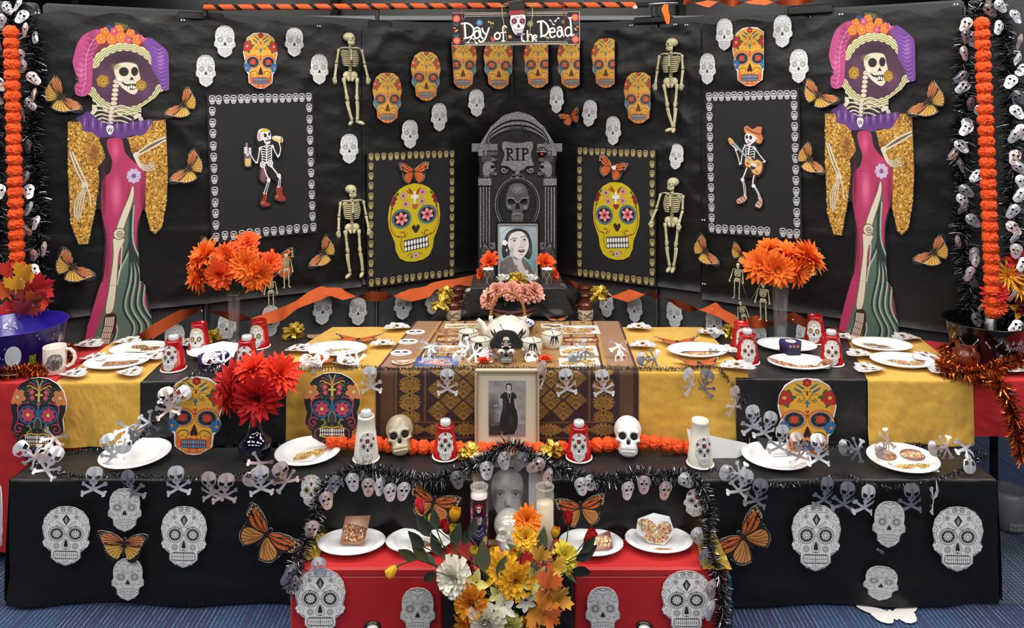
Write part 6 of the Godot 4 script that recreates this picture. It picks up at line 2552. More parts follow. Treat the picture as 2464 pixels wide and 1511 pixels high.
func foils()->void:
	var eye:=func(x:float,y:float,rx:float,ry:float)->PackedVector2Array:return Paint.oval(x,y,rx,ry,.0,9)
	foil_oval=card(both([.5,.0,.72,.03,.92,.17,.98,.36,.90,.56,.86,.72,.78,.90,.62,.99,.5,1.0]),.047,.066,.0007,{
		"cuts":[.0,.12,.33,.5,.67,.88,1.0],"holes":[eye.call(.33,.40,.10,.075),eye.call(.67,.40,.10,.075),eye.call(.5,.20,.05,.035),eye.call(.5,.68,.13,.03)],
		"bend":func(u,v):return Vector3(0,0,-.010*(u*2-1)*(u*2-1)+.006*sin(v*5.0))})
	# skull over crossed bones
	var sk:=PackedVector2Array()
	for p in both([.5,.0,.66,.02,.79,.10,.83,.22,.80,.34,.77,.41,.67,.44,.65,.55,.58,.60,.5,.61]):
		sk.append(p*1000)
	sk=Geometry2D.merge_polygons(sk,PackedVector2Array([Vector2(440,560),Vector2(560,560),Vector2(560,800),Vector2(440,800)]))[0]
	for s in [-1.0,1.0]:
		var a:=Vector2(500-s*400,610)
		var b:=Vector2(500+s*400,930)
		var n:=(b-a).orthogonal().normalized()
		for q in [PackedVector2Array([a+n*42,b+n*42,b-n*42,a-n*42]),Paint.oval(a.x,a.y-38,68,52,0,9),Paint.oval(a.x-s*24,a.y+36,68,52,0,9),Paint.oval(b.x,b.y+38,68,52,0,9),Paint.oval(b.x+s*24,b.y-36,68,52,0,9)]:
			sk=Geometry2D.merge_polygons(sk,q)[0]
	for i in sk.size():
		sk[i] /= 1000.0
	foil_cross=card(sk,.083,.106,.0007,{
		"cuts":[.0,.15,.36,.5,.64,.85,1.0],"holes":[PackedVector2Array([Vector2(.24,.24),Vector2(.45,.29),Vector2(.41,.40),Vector2(.26,.38)]),PackedVector2Array([Vector2(.76,.24),Vector2(.55,.29),Vector2(.59,.40),Vector2(.74,.38)]),PackedVector2Array([Vector2(.5,.38),Vector2(.545,.47),Vector2(.455,.47)])],
		"bend":func(u,v):return Vector3(0,0,-.012*(u*2-1)*(u*2-1)+.008*sin(v*6.0))})
var puffs:=[]

func make_puffs()->void:
	for k in 3:
		var rows:=[]
		for i in 23:
			var a:=PI*i/22
			var row:=[]
			for j in 36:
				var b:=TAU*j/36
				var d:=Vector3(sin(a)*cos(b),cos(a),-sin(a)*sin(b))
				var r:=.98-.55*absf(nz(d.x*2.6+k*9,d.y*2.6,d.z*2.6))-.34*absf(nz(d.x*6,d.y*6+k*5,d.z*6))
				if i==0 or i==22:
					r=.8
				row.append(d*r)
			rows.append(row)
		puffs.append(skin(rows,true))

func side_garlands()->void:
	foils()
	make_puffs()
	var foil:=[M.foil,M.foil,M.foil_dull,M.foil_pink]
	for q in [
		[[[60,10],[40,40],[10,120],[2,260],[4,400],[2,560],[6,690]],16,"outermost at the left edge"],
		[[[40,8],[66,50],[88,130],[90,230],[80,320],[92,410],[100,500],[96,600],[102,690],[108,770]],26,"right of the left marigold string"],
		[[[2370,2],[2335,60],[2318,150],[2322,260],[2312,360],[2320,470],[2318,580],[2330,680],[2334,760]],30,"left of the right marigold string"],
		[[[2385,4],[2408,70],[2425,170],[2432,280],[2438,380],[2432,480],[2440,580],[2442,680],[2440,770]],24,"outermost at the right edge"]]:
		var pts:=[]
		for p in q[0]:
			pts.append(wall_box(p[0]-1,p[1],p[0]+1,p[1],.07).p)
		var t:=thing("tinsel_garland","black tinsel garland with silver foil skulls, hanging "+q[2],"garland",Vector3(),Basis(),"hanging black tinsel garlands")
		stuff(part("fringe",tinsel(pts,.058,1700,.0034),M.tinsel,t))
		stuff(part("silver_fringe",tinsel(pts,.054,420,.0034),M.glint,t))
		var line:=along(pts,.01)
		for i in q[1]:
			var p:Vector3=line[int((i+.5)*line.size()/q[1])]
			part("foil_skull",foil_oval,foil[rng.randi() % 4],t,p+Vector3(rng.randf_range(-.05,.05),rng.randf_range(-.02,.02),rng.randf_range(.03,.07)),turn(rng.randf_range(-.9,.9),rng.randf_range(-.7,.7),rng.randf_range(-.5,.3)))
	for q in [[26,78,42,642,23,"left edge of the altar"],[2362,58,2390,750,28,"right edge of the altar"]]:
		var t:=thing("marigold_string","vertical string of orange tissue pompoms at the "+q[5],"garland",Vector3(),Basis(),"orange pompom strings")
		var line:=st_new()
		var pts:=[]
		for i in q[4]:
			var k:float=float(i)/(q[4]-1)
			var x:=lerpf(q[0],q[2],k)
			var b:=wall_box(x-1,250,x+1,250,.12)
			var p:=at(x,lerpf(q[1],q[3],k),b.d-.12)
			pts.append(p)
			part("pompom",puffs[i % 3],M.marigold,t,p,Basis(Vector3(0,1,0),i*1.7)*Basis(Vector3(1,0,0),i*.9)*Basis.from_scale(Vector3(1,1,1)*.035))
		tube(line,pts,.002,5)
		part("cord",line,M.white,t)
# ======================================================================
# Cloths, plates, cups and flowers
# ======================================================================
# a cloth over a table edge: back left, back right, front left, front right (points on the top), then the drop

func drape_rows(bl:Vector3,br:Vector3,fl:Vector3,fr:Vector3,bottom:float,lift:float,amp:float,nu:=60,folds:=5.0,spread:=Vector2(),calm:=false)->Array:
	var out:=(fr-fl).cross(Vector3(0,1,0)).normalized()
	if out.z<0:
		out=-out
	var along_:=(fr-fl).normalized()
	var top:=[]
	var front:=[]
	for j in 13:
		var v:=j/12.0
		var row:=[]
		for i in nu+1:
			var u:=float(i)/nu
			var p:=bl.lerp(br,u).lerp(fl.lerp(fr,u),v)
			p.y+=lift+.0015*nz(p.x*9,p.z*9,lift*900)
			row.append(p)
		top.append(row)
	front.append(top[12])
	var r:=.006+lift
	for j in 27:
		var v:=maxf(.0,(j-2)/24.0)
		var row:=[]
		for i in nu+1:
			var u:=float(i)/nu
			var p:Vector3=fl.lerp(fr,u)
			var w:=amp*v*(.6+.6*sin(u*folds*TAU+1.5*nz(u*3,v*2,7.0))+.7*nz(u*4.0,v*1.2,2.0))
			if calm:
				w*=1.0-smoothstep(.16,.26,u)*(1.0-smoothstep(.80,.95,u))
			w+=.0016*nz(u*20,v*9,5.0)
			if j<2:
				var a:=(j+1)/3.0*PI/2
				p+=out*sin(a)*r+Vector3(0,lift-(1-cos(a))*r,0)
			else:
				p+=out*(r+maxf(w,-.003))+along_*lerpf(spread.x,spread.y,u)*v
				p.y=lerpf(p.y+lift-r,bottom,v)
			row.append(p)
		front.append(row)
	return [top,front]

func drape(called:String,label:String,corners:Array,y:float,bottom:float,lift:float,amp:float,m,m_front=null,folds:=5.0,spread:=Vector2())->Node3D:
	var c:=[]
	for q in corners:
		c.append(on_y(q[0],q[1],y))
	var rows:=drape_rows(c[0],c[1],c[2],c[3],bottom,lift,amp,60,folds,spread,called=="yellow_cloth")
	var t:=thing(called,label,"tablecloth")
	part("cloth_top",skin(rows[0]),m,t)
	part("hanging_front",skin(rows[1]),m if m_front==null else m_front,t)
	return t

func folding_table(label:String,c:Vector3,s:Vector3)->void:
	var t:=thing("folding_table",label,"table",c)
	part("tabletop",box_mesh(Vector3(s.x,.03,s.z),.006),mat(Color(.35,.33,.31),.6),t,Vector3(0,s.y-.015,0))
	var leg:=st_new()
	tube(leg,[Vector3(0,0,0),Vector3(0,s.y-.03,0)],.013,8)
	var lm:=fin(leg)
	for x in [-1,1]:
		for z in [-1,1]:
			part("leg",lm,M.dark,t,Vector3(x*(s.x/2-.06),0,z*(s.z/2-.05)))
var plate_mesh:ArrayMesh

func plate(px:float,py:float,y:float,yaw:float,label:String,group:String,w:=.245,dpt:=.178,tilt:=Vector2())->Node3D:
	if plate_mesh==null:
		var st:=st_new()
		lathe(st,[Vector2(.0,.003),Vector2(.60,.003),Vector2(.70,.006),Vector2(.76,.015),Vector2(.82,.017),Vector2(.86,.0165),Vector2(.93,.018),Vector2(.99,.0175),Vector2(1.0,.016),Vector2(.97,.014),Vector2(.80,.012),Vector2(.70,.002),Vector2(.0,.0)],56)
		plate_mesh=fin(st)
	var p:=on_y(px,py,y)+Vector3(0,.004,0)
	var t:=thing("oval_plate",label,"plate",p,Basis(Vector3(0,1,0),yaw)*Basis(Vector3(0,0,1),tilt.x)*Basis(Vector3(1,0,0),tilt.y),group)
	var sc:=Basis.from_scale(Vector3(w/2,1,dpt/2))
	part("plate_body",plate_mesh,M.plate,t,Vector3(),sc)
	return t
var food_mat:={}

func food(kind:int)->StandardMaterial3D:
	if not food_mat.has(kind):
		food_mat[kind]=mat(Color(1,1,1),.55,.0,{"albedo_texture":art_food(kind)})
	return food_mat[kind]
const SQUARE:=[.0,.0,1.0,.0,1.0,1.0,.0,1.0]

func flat_paper(called:String,label:String,cat:String,px:float,py:float,y:float,yaw:float,out:PackedVector2Array,w:float,h:float,m,group:="",curl:=.0,lift:=.0,tilt:=.0)->MeshInstance3D:
	var opt:={}
	if curl!=.0:
		opt={"cuts":strips(6),"bend":func(u,v):return Vector3(0,0,curl*(u*2-1)*(u*2-1)+curl*.6*(v-.5))}
	var c:=card(out,w,h,.0008,opt)
	return solo(called,c,[m,M.paper],label,cat,on_y(px,py,y)+Vector3(0,.004+lift+absf(curl)*.4,0),Basis(Vector3(0,1,0),yaw)*Basis(Vector3(1,0,0),-PI/2+tilt),group)

func uv(a:Array)->PackedVector2Array:
	return Paint.v(a)
var cup_mesh:={}
# a disposable cup standing on its mouth with a printed skull stuck on

func cup(px:float,py:float,y:float,art:String,side:float,label:String,group:String,candle:bool,white:=false)->Node3D:
	var h:=.116 if not white else .158
	var r0:=.046
	var r1:=.030 if not white else .029
	if not cup_mesh.has(white):
		var st:=st_new()
		lathe(st,[Vector2(r0-.001,.004),Vector2(lerpf(r0,r1,.30),h*.30),Vector2(lerpf(r0,r1,.32)-.001,h*.31),Vector2(lerpf(r0,r1,.62),h*.62),Vector2(lerpf(r0,r1,.64)-.0012,h*.63),Vector2(r1+.001,h*.93),Vector2(r1+.002,h*.95),Vector2(r1,h),Vector2(r1-.004,h),Vector2(r1-.005,h-.006),Vector2(.0,h-.006)],36)
		var rim:=st_new()
		lathe(rim,[Vector2(r0-.002,.0),Vector2(r0+.002,.0005),Vector2(r0+.0035,.003),Vector2(r0+.002,.0055),Vector2(r0-.002,.006)],36)
		cup_mesh[white]=[fin(st),fin(rim)]
	var p:=on_y(px,py,y)+Vector3(0,.003,-.03)
	var t:=thing("paper_cup" if white else "plastic_cup",label,"cup",p,Basis(),group)
	part("cup_wall",cup_mesh[white][0],M.cup_white if white else M.cup_red,t)
	part("rim",cup_mesh[white][1],M.white,t)
	var lw:=.066
	var lh:=.098
	var rr:=.0415
	var c:=card(both(HALF_SMALL),lw,lh,.0008,{"cuts":strips(8),"bend":func(u,_v):var x:float=(u-.5)*lw; return Vector3(rr*sin(x/rr)-x,0,rr*cos(x/rr)-rr)})
	var face:=Vector3(p.x,0,p.z).normalized()*-1.0
	var yaw:=atan2(face.x,face.z)+side
	var b:=Basis(Vector3(0,1,0),yaw)
	var mid:=h*(.47 if not white else .42)
	var rm:=lerpf(r0,r1,mid/h)+.0035
	part("skull_label",c,[M[art],M.paper],t,b*Vector3(0,0,rm)+Vector3(0,mid+(.0 if not white else -.006),0),b*Basis(Vector3(1,0,0),-atan2(r0-r1,h)))
	if candle:
		var tl:=thing("tealight","white tealight on the "+label.replace(" with grey skull label","").replace(" with a rose browed skull label","").replace(" with gold eyed skull label",""),"candle",p+Vector3(0,h,0),Basis(),"tealights on the cups")
		var st:=st_new()
		lathe(st,[Vector2(.018,.0),Vector2(.019,.002),Vector2(.019,.018),Vector2(.018,.019)],24)
		part("clear_shell",st,mat(Color(.85,.86,.88),.25),tl)
		st=st_new()
		lathe(st,[Vector2(.0175,.010),Vector2(.0175,.0165),Vector2(.0,.0165)],24)
		part("wax",st,M.wax,tl)
		st=st_new()
		tube(st,[Vector3(0,.016,0),Vector3(.001,.024,0)],.0008,5)
		part("wick",st,M.black,tl)
	return t
# petals round the y axis: layers of [count, lean from the axis, length, width, curl, pointedness]

func bloom(layers:Array,seed_:=1)->ArrayMesh:
	var r:=RandomNumberGenerator.new()
	r.seed=seed_
	var st:=st_new()
	var li:=0
	for l in layers:
		for i in l[0]:
			var a:float=TAU*i/l[0]+li*.73+r.randf_range(-.12,.12)
			var lean:float=l[1]+r.randf_range(-.12,.12)
			var ln:float=l[2]*r.randf_range(.86,1.1)
			var side:=Vector3(-sin(a),0,cos(a))
			var rad:=Vector3(cos(a),0,sin(a))
			var rows:=[]
			var p:=Vector3(0,0,0)+rad*.05
			var ang:=lean
			for j in 5:
				var t:=j/4.0
				var w:float=l[3]*(pow(sin(PI*clampf(t*.88+.10,0,1)),.75) if l[5]>.5 else lerpf(.45,1.0,pow(t,.7))*(1.0 if j<4 else .72))
				if j==4 and l[5]>.5:
					w=l[3]*.12
				var n:=(Vector3(0,1,0)*sin(ang)-rad*cos(ang))
				var ruff:float=r.randf_range(-.10,.10)*l[3]
				rows.append([p+side*w*.5+n*w*.22,p+n*ruff*.6,p-side*w*.5+n*w*.22])
				p+=(rad*sin(ang)+Vector3(0,1,0)*cos(ang))*ln/4.0
				ang+=l[4]/4.0
			surf(st,rows)
		li+=1
	return fin(st)
var B:={}

func blooms()->void:
	B.dahlia=[bloom([[8,.15,.46,.22,.3,1],[11,.40,.70,.26,.45,1],[13,.70,.86,.29,.4,1],[15,1.02,.98,.31,.35,1],[14,1.30,1.0,.31,.3,1],[9,1.6,.95,.30,.2,1]],1),bloom([[8,.1,.48,.22,.5,1],[11,.42,.74,.25,.5,1],[13,.75,.90,.28,-.2,1],[15,1.1,1.0,.30,.4,1],[11,1.45,1.0,.30,-.3,1]],2)]
	B.spider=[bloom([[9,.2,.5,.10,.5,1],[12,.6,.75,.11,.4,1],[14,.95,.92,.12,.4,1],[15,1.3,1.0,.12,.5,1]],3)]
	B.zinnia=[bloom([[7,.15,.36,.26,.3,0],[9,.5,.56,.30,.3,0],[11,.85,.76,.34,.3,0],[12,1.15,.92,.36,.25,0],[12,1.42,1.0,.36,.2,0]],4)]
	B.carnation=[bloom([[7,.1,.55,.34,.5,0],[9,.35,.72,.38,.5,0],[11,.65,.84,.40,.6,0],[12,.95,.92,.42,.7,0],[12,1.3,.96,.42,.6,0],[10,1.7,.8,.40,.4,0]],5)]
	B.tulip=[bloom([[3,.50,1.1,.70,-.95,0],[4,.72,1.15,.75,-1.05,0]],6)]
	B.rosebud=[bloom([[3,.12,1.1,.42,-.2,0],[4,.42,1.15,.62,-.72,0],[4,.55,1.1,.66,-.75,0]],7)]
	B.lily=[bloom([[5,.95,1.0,.55,.5,1]],8)]
	B.tissue=[bloom([[6,.2,.8,.42,.4,0],[8,.6,.95,.46,.4,0],[9,1.0,1.0,.46,.6,0]],9)]
	B.lotus=[bloom([[5,.35,.75,.42,-.3,1],[6,.8,.9,.45,-.4,1],[6,1.2,1.0,.48,-.5,1]],10)]
	# leaves: a pointed one and a maple
	var rows:=[]
	for j in 7:
		var t:=j/6.0
		var w:=.42*sin(PI*pow(t,.8))+.01
		rows.append([Vector3(-w/2,.06*sin(t*3),-t),Vector3(0,.06*sin(t*3)-w*.16,-t),Vector3(w/2,.06*sin(t*3),-t)])
	B.leaf=skin(rows)
	B.maple=card(both([.5,.0,.57,.14,.64,.12,.62,.30,.76,.16,.80,.24,.97,.22,.92,.36,1.0,.44,.84,.52,.88,.62,.66,.66,.68,.74,.53,.72,.52,1.0,.5,1.0]),1.0,1.0,.012,{"cuts":strips(6),"bend":func(u,v):return Vector3(0,0,.16*sin(u*7.0)*v+.12*(u*2-1)*(u*2-1))})

func aim(d:Vector3)->Basis:
	d=d.normalized()
	var x:=d.cross(Vector3(.13,.31,.94)).normalized()
	return Basis(x,d,x.cross(d))
# one flower: bloom at p facing dir, stem back to root

func flower(called:String,label:String,mesh,m,p:Vector3,dir:Vector3,size:float,root:Vector3,group:String,leaves:=1,centre=null,stem_m=null)->Node3D:
	var t:=thing(called,label,"flower",p,Basis(),group)
	part("blossom",mesh,m,t,Vector3(),aim(dir)*Basis.from_scale(Vector3(1,1,1)*size))
	var d:=dir.normalized()
	var sm:StandardMaterial3D=M.stem if stem_m==null else stem_m
	var st:=st_new()
	lathe(st,[Vector2(.0,-.10),Vector2(.10,-.06),Vector2(.16,.02),Vector2(.20,.10)],10)
	part("calyx",st,sm,t,Vector3(),aim(dir)*Basis.from_scale(Vector3(1,1,1)*size))
	if centre!=null:
		st=st_new()
		blob(st,Vector3(0,.16,0),Vector3(.14,.12,.14),8)
		part("flower_centre",st,centre,t,Vector3(),aim(dir)*Basis.from_scale(Vector3(1,1,1)*size))
	st=st_new()
	var q:=root-p
	var pts:=[]
	for i in 7:
		var k:=i/6.0
		pts.append((-d*size*.1).bezier_interpolate(-d*q.length()*.35,q.lerp(Vector3(q.x*.2,q.y*.5,q.z*.2),.5),q,k))
	tube(st,pts,.0020,5)
	var sp:=part("stem",st,sm,t)
	for i in leaves:
		var k:=2+i % 3
		var b:=aim(Vector3(rng.randf_range(-.4,.4),.8,rng.randf_range(.0,.6)))*Basis(Vector3(0,1,0),rng.randf()*TAU)
		part("leaf",B.leaf,M.leaf,sp,pts[k],b*Basis.from_scale(Vector3(1,1,1)*rng.randf_range(.045,.07)))
	return t

func bow(px:float,py:float,y:float,r:float,label:String,d:=-1.0)->void:
	var p:=on_y(px,py,y) if d<0 else at(px,py,d)
	var t:=thing("gold_bow",label,"bow",p+Vector3(0,r*.45,0),Basis(),"gold foil bows")
	var st:=st_new()
	for i in 22:
		var a:=i*2.399
		var e:=rng.randf_range(-.5,1.3)
		var dir:=Vector3(cos(a)*cos(e),sin(e),sin(a)*cos(e))
		var side:=dir.cross(Vector3(.2,.9,.3)).normalized()*r*.16
		var up:=dir.cross(side).normalized()*r*.24
		var rows:=[[],[]]
		for j in 7:
			var k:=j/6.0
			var c:=dir*r*sin(k*PI)*rng.randf_range(.9,1.05)+up*(cos(k*PI))*1.0
			rows[0].append(c-side)
			rows[1].append(c+side)
		surf(st,rows)
	part("foil_loops",st,M.gold,t)

func frame(called:String,label:String,w:float,h:float,bar:float,matw:Vector2,photo:ImageTexture,fm,inner,p:Vector3,bas:Basis,beads:=false)->void:
	var t:=thing(called,label,"picture frame",p,bas)
	for q in [[Vector3(0,h-bar/2,0),Vector3(w,bar,.018)],[Vector3(0,bar/2,0),Vector3(w,bar,.018)],[Vector3(-w/2+bar/2,h/2,0),Vector3(bar,h-bar*2,.018)],[Vector3(w/2-bar/2,h/2,0),Vector3(bar,h-bar*2,.018)]]:
		part("frame_side",box_mesh(q[1],.004),fm,t,q[0])
	if inner!=null:
		var b:=.006
		for q in [[Vector3(0,h-bar-b/2,.003),Vector3(w-bar*2,b,.014)],[Vector3(0,bar+b/2,.003),Vector3(w-bar*2,b,.014)],[Vector3(-w/2+bar+b/2,h/2,.003),Vector3(b,h-bar*2,.014)],[Vector3(w/2-bar-b/2,h/2,.003),Vector3(b,h-bar*2,.014)]]:
			part("inner_lip",box_mesh(q[1],.002),inner,t,q[0])
	part("mat_board",box_mesh(Vector3(w-bar,h-bar,.004),.001),mat(Color(.82,.79,.71),.9),t,Vector3(0,h/2,-.003))
	part("photograph",card(uv(SQUARE),w-2*bar-2*matw.x,h-2*bar-2*matw.y,.001),[mat(Color(1,1,1),.5,.0,{"albedo_texture":photo}),M.paper],t,Vector3(0,h/2,.001))
	var st:=st_new()
	rbox(st,Vector3(0,h*.36,-.016),Vector3(.05,h*.7,.004),.001,Basis(Vector3(1,0,0),.05))
	part("easel_back",st,M.board,t)
	if beads:
		var bs:=st_new()
		for i in 44:
			for s in [-1,1]:
				blob(bs,Vector3(s*(w/2-bar+.003),bar+(h-2*bar)*(i+.5)/44,.010),Vector3(.0022,.0026,.0022),6)
		for i in 34:
			for s in [0,1]:
				blob(bs,Vector3(-w/2+bar+(w-2*bar)*(i+.5)/34,bar if s==0 else h-bar,.010),Vector3(.0026,.0022,.0022),6)
		part("beading",bs,mat(Color(.42,.36,.24),.5),t)

func garland_thin(label:String,pts:Array,bones:Array,r:=.014,dens:=1100.0,called:="skull_garland")->void:
	var t:=thing(called,label,"garland",Vector3(),Basis(),"black tinsel garlands with foil skulls and crossbones")
	stuff(part("fringe",tinsel(pts,r,dens,.0022),M.tinsel,t))
	stuff(part("silver_fringe",tinsel(pts,r*.9,dens*.35,.0022),M.glint,t))
	for b in bones:
		# b: place, roll, yaw, pitch, material
		part("foil_skull_and_bones",foil_cross,[M.foil,M.foil_dull,M.foil_pink][b[4]],t,b[0],turn(b[1],b[2],b[3]))
# ======================================================================
# The tables
# ======================================================================

func tables()->void:
	blooms()
	M.cup_white=mat(Color(.84,.82,.77),.55)
	M.black_cloth=mat(Color(.075,.078,.088),.85)
	var brown_front:=mat(Color(1,1,1),.75,.0,{"albedo_texture":art_cloth()})
	var brown_top:=mat(Color(1,1,1),.75,.0,{"albedo_texture":art_cloth_top()})
	M.plastic_top=mat(Color(.10,.098,.102),.38,.0,{"rim_enabled":true,"rim":.8,"metallic_specular":.5,"normal_texture":bump_tex(.012,8.0,512,14,4),"normal_scale":.3,"uv1_triplanar":true,"uv1_world_triplanar":true,"uv1_scale":Vector3(1.6,1.6,1.6)})
	folding_table("folding table on the left under red, yellow and black cloths",Vector3(-1.62,0,-2.93),Vector3(1.36,SIDE-.004,.38))
	folding_table("folding table in the middle under the yellow and brown cloths",Vector3(0,0,-3.04),Vector3(1.70,TABLE-.004,.50))
	folding_table("small folding table at the back corner under black cloth",Vector3(.01,0,-3.68),Vector3(.66,TABLE-.004,.70))
	folding_table("folding table on the right under black, yellow and red cloths",Vector3(1.60,0,-2.88),Vector3(1.28,SIDE-.004,.26))
	drape("red_cloth","red tablecloth at the far left end of the tables",[[-330,858],[300,827],[-330,921],[200,919]],SIDE,.05,.001,.012,M.red_cloth,null,6.0)
	drape("red_cloth","red tablecloth at the far right end under the copper tinsel",[[2160,812],[2640,866],[2290,913],[2760,916]],SIDE,.47,.001,.014,M.red_cloth,null,4.0)
	drape("black_runner","black plastic table cover left of the middle table, under the red cups",[[430,822],[840,800],[340,917],[690,912]],SIDE,.44,.002,.008,M.plastic_top,null,3.0)
	drape("black_runner","black plastic table cover on the right, under two plates and four red cups",[[1730,816],[2050,812],[1770,910],[2100,912]],SIDE,.44,.002,.008,M.plastic_top,null,3.0)
	drape("yellow_runner","yellow cloth runner on the left table, between red and black cloths",[[268,827],[440,826],[138,920],[345,916]],SIDE,.442,.004,.008,M.yellow,null,2.0)
	drape("yellow_runner","yellow cloth runner on the right table, between black and red cloths",[[2035,811],[2212,814],[2085,913],[2338,915]],SIDE,.442,.004,.010,M.yellow,null,1.6)
	drape("yellow_cloth","wide yellow tablecloth over the middle table, under the brown cloth",[[800,788],[1690,788],[632,892],[1799,895]],TABLE,.442,.002,.022,M.yellow,null,9.0)
	drape("black_back_cloth","black cloth on the back corner table under the clay jars",[[1090,694],[1400,694],[1030,779],[1464,779]],TABLE,.50,.001,.004,M.black_cloth)
	drape("brown_cloth","brown and gold patterned woven cloth over the middle of the yellow cloth",[[1000,777],[1492,777],[906,893],[1535,894]],TABLE,.442,.009,.004,brown_top,brown_front,2.0)
	left_table()
	middle_table()
	corner_table()
	right_table()

func skull_napkins(list:Array,group:String,y:=SIDE)->void:
	for q in list:
		var w:float=q[3]
		flat_paper("paper_skull","flat printed paper skull "+q[5],"skull",q[0],q[1],y,q[2],both(HALF_SMALL),w,w*1.35,M["cup%d" % q[4]],group,.012,.008)

func left_table()->void:
	skull_napkins([
		[212,839,1.2,.105,0,"on the red cloth behind the mug"],[14,908,1.3,.105,0,"at the front edge of the left red cloth"],[176,911,1.1,.09,0,"at the front left corner of the left yellow runner"],
		[312,907,.9,.09,2,"at the front right corner of the left yellow runner"],[226,872,1.2,.09,0,"left of the front plate on the left yellow runner"],[366,870,1.1,.08,2,"right of the front plate on the left yellow runner"],
		[306,832,1.2,.10,2,"behind the back plate on the left yellow runner"],[440,836,1.0,.09,0,"between the left red cups"]],"flat paper skulls on the left table")
	var g:="plates on the left table"
	var t:=plate(338,848,SIDE+.004,.05,"white oval plate with dark red food picture, back of the left yellow runner",g)
	part("food_picture",card(uv([.1,.0,1.0,.1,.9,1.0,.0,.9]),.15,.085,.001),[food(5),M.paper],t,Vector3(.02,.016,.0),Basis(Vector3(1,0,0),-PI/2+.12))
	t=plate(281,880,SIDE+.004,.1,"white oval plate with a food picture strip, at the front of the left yellow runner",g)
	part("food_picture",card(uv(SQUARE),.125,.05,.001),[food(1),M.paper],t,Vector3(.015,.006,.0),Basis(Vector3(0,1,0),.08)*Basis(Vector3(1,0,0),-PI/2))
	t=plate(512,856,SIDE+.004,.1,"white oval plate with folded white paper behind the purple box",g,.20,.15)
	part("folded_paper",card(uv([.0,.3,.5,.0,1.0,.2,.95,1.0,.1,1.0]),.15,.09,.001),[M.paper,M.paper],t,Vector3(.03,.028,.01),Basis(Vector3(1,0,0),-1.2))
	g="red cups on the left table"
	cup(409,897,SIDE,"cup0",-.45,"red cup with grey skull label at the front left of the left black cover",g,true)
	cup(472,850,SIDE,"cup1",-.35,"red cup with yellow eyed skull label at the back left of the left black cover",g,false)
	cup(617,842,SIDE,"cup1",-.35,"red cup with yellow eyed skull label right of the slim glass vase",g,false)
	cup(587,898,SIDE,"cup0",-.25,"red cup with grey skull label behind the red flowers",g,true)
	# mug
	var p:=on_y(124,903,SIDE)+Vector3(0,.004,-.02)
	t=thing("mug","pale mug with a grey round picture, at the front of the red cloth","mug",p,Basis(Vector3(0,1,0),.1))
	var st:=st_new()
	lathe(st,[Vector2(.0,.0),Vector2(.036,.0),Vector2(.040,.004),Vector2(.0405,.05),Vector2(.0405,.100),Vector2(.0395,.103),Vector2(.0375,.101),Vector2(.037,.05),Vector2(.036,.010),Vector2(.0,.008)],36)
	part("mug_body",st,mat(Color(.90,.85,.82),.25),t)
	st=st_new()
	tube(st,[Vector3(.038,.088,0),Vector3(.056,.089,0),Vector3(.070,.076,0),Vector3(.074,.055,0),Vector3(.066,.034,0),Vector3(.050,.022,0),Vector3(.038,.024,0)],.0068,8)
	part("handle",st,mat(Color(.90,.85,.82),.25),t)
	var pic:=Paint.new(60,64,Color(.55,.53,.52),2.0)
	pic.flecks(Paint.oval(30,32,28,30),160,3.4,[Color(.36,.34,.34),Color(.66,.64,.62),Color(.50,.48,.47)],1.6)
	for q in [[26,30],[40,34]]:
		pic.fs([q[0]-5,58,q[0]-6,q[1],q[0],q[1]-12,q[0]+6,q[1],q[0]+5,58],Color(.30,.28,.28))
		pic.e(q[0],q[1]-12,4,5,Color(.74,.70,.68))
	var disc:=Paint.oval(.5,.5,.5,.5)
	part("round_picture",card(disc,.058,.064,.0006,{"cuts":strips(8),"bend":func(u,_v):var x:float=(u-.5)*.058; return Vector3(.0412*sin(x/.0412)-x,0,.0412*cos(x/.0412)-.0412)}),[mat(Color(1,1,1),.4,.0,{"albedo_texture":pic.done()}),M.paper],t,Vector3(0,.050,.0).rotated(Vector3(0,1,0),.55)+Basis(Vector3(0,1,0),.45)*Vector3(0,0,.0412),Basis(Vector3(0,1,0),.45))
	# purple bowl
	p=on_y(40,872,SIDE)+Vector3(0,.004,0)
	t=thing("purple_bowl","purple plastic bowl printed with a moon and dancing skeleton, far left","bowl",p,Basis(Vector3(0,1,0),-.25))
	st=st_new()
	lathe(st,[Vector2(.150,.0),Vector2(.152,.004),Vector2(.178,.152)],48)
	part("printed_side",st,mat(Color(1,1,1),.2,.0,{"albedo_texture":art_bowl(0)}),t)
	st=st_new()
	lathe(st,[Vector2(.0,.006),Vector2(.148,.006),Vector2(.174,.153),Vector2(.180,.156),Vector2(.182,.153),Vector2(.178,.150)],48)
	part("lining_and_rim",st,mat(Color(.16,.11,.55),.18),t)
	copper_tinsel("copper and black tinsel coiled round the foot of the purple bowl",[[-60,905],[0,903],[60,898],[120,892],[158,872],[165,850],[150,840]],.026)
	# coffin box
	p=on_y(508,893,SIDE)+Vector3(0,.003,-.02)
	coffin("purple cardboard coffin box with a skull on its lid, on the left black cover",p,.22,.112,.085,.052)
	# bows
	bow(508,822,SIDE,.045,"gold foil bow behind the back left red cup")
	bow(706,818,SIDE,.055,"gold foil bow at the left yellow cloth's back corner")
	flat_paper("tan_napkin","folded tan paper napkin beside the gold bow at the yellow cloth's back edge","napkin",766,815,SIDE,.1,uv([0,.4,.5,.0,1,.5,.9,1,.1,1]),.10,.07,mat(Color(.62,.50,.36),.9),"",.008,.004)
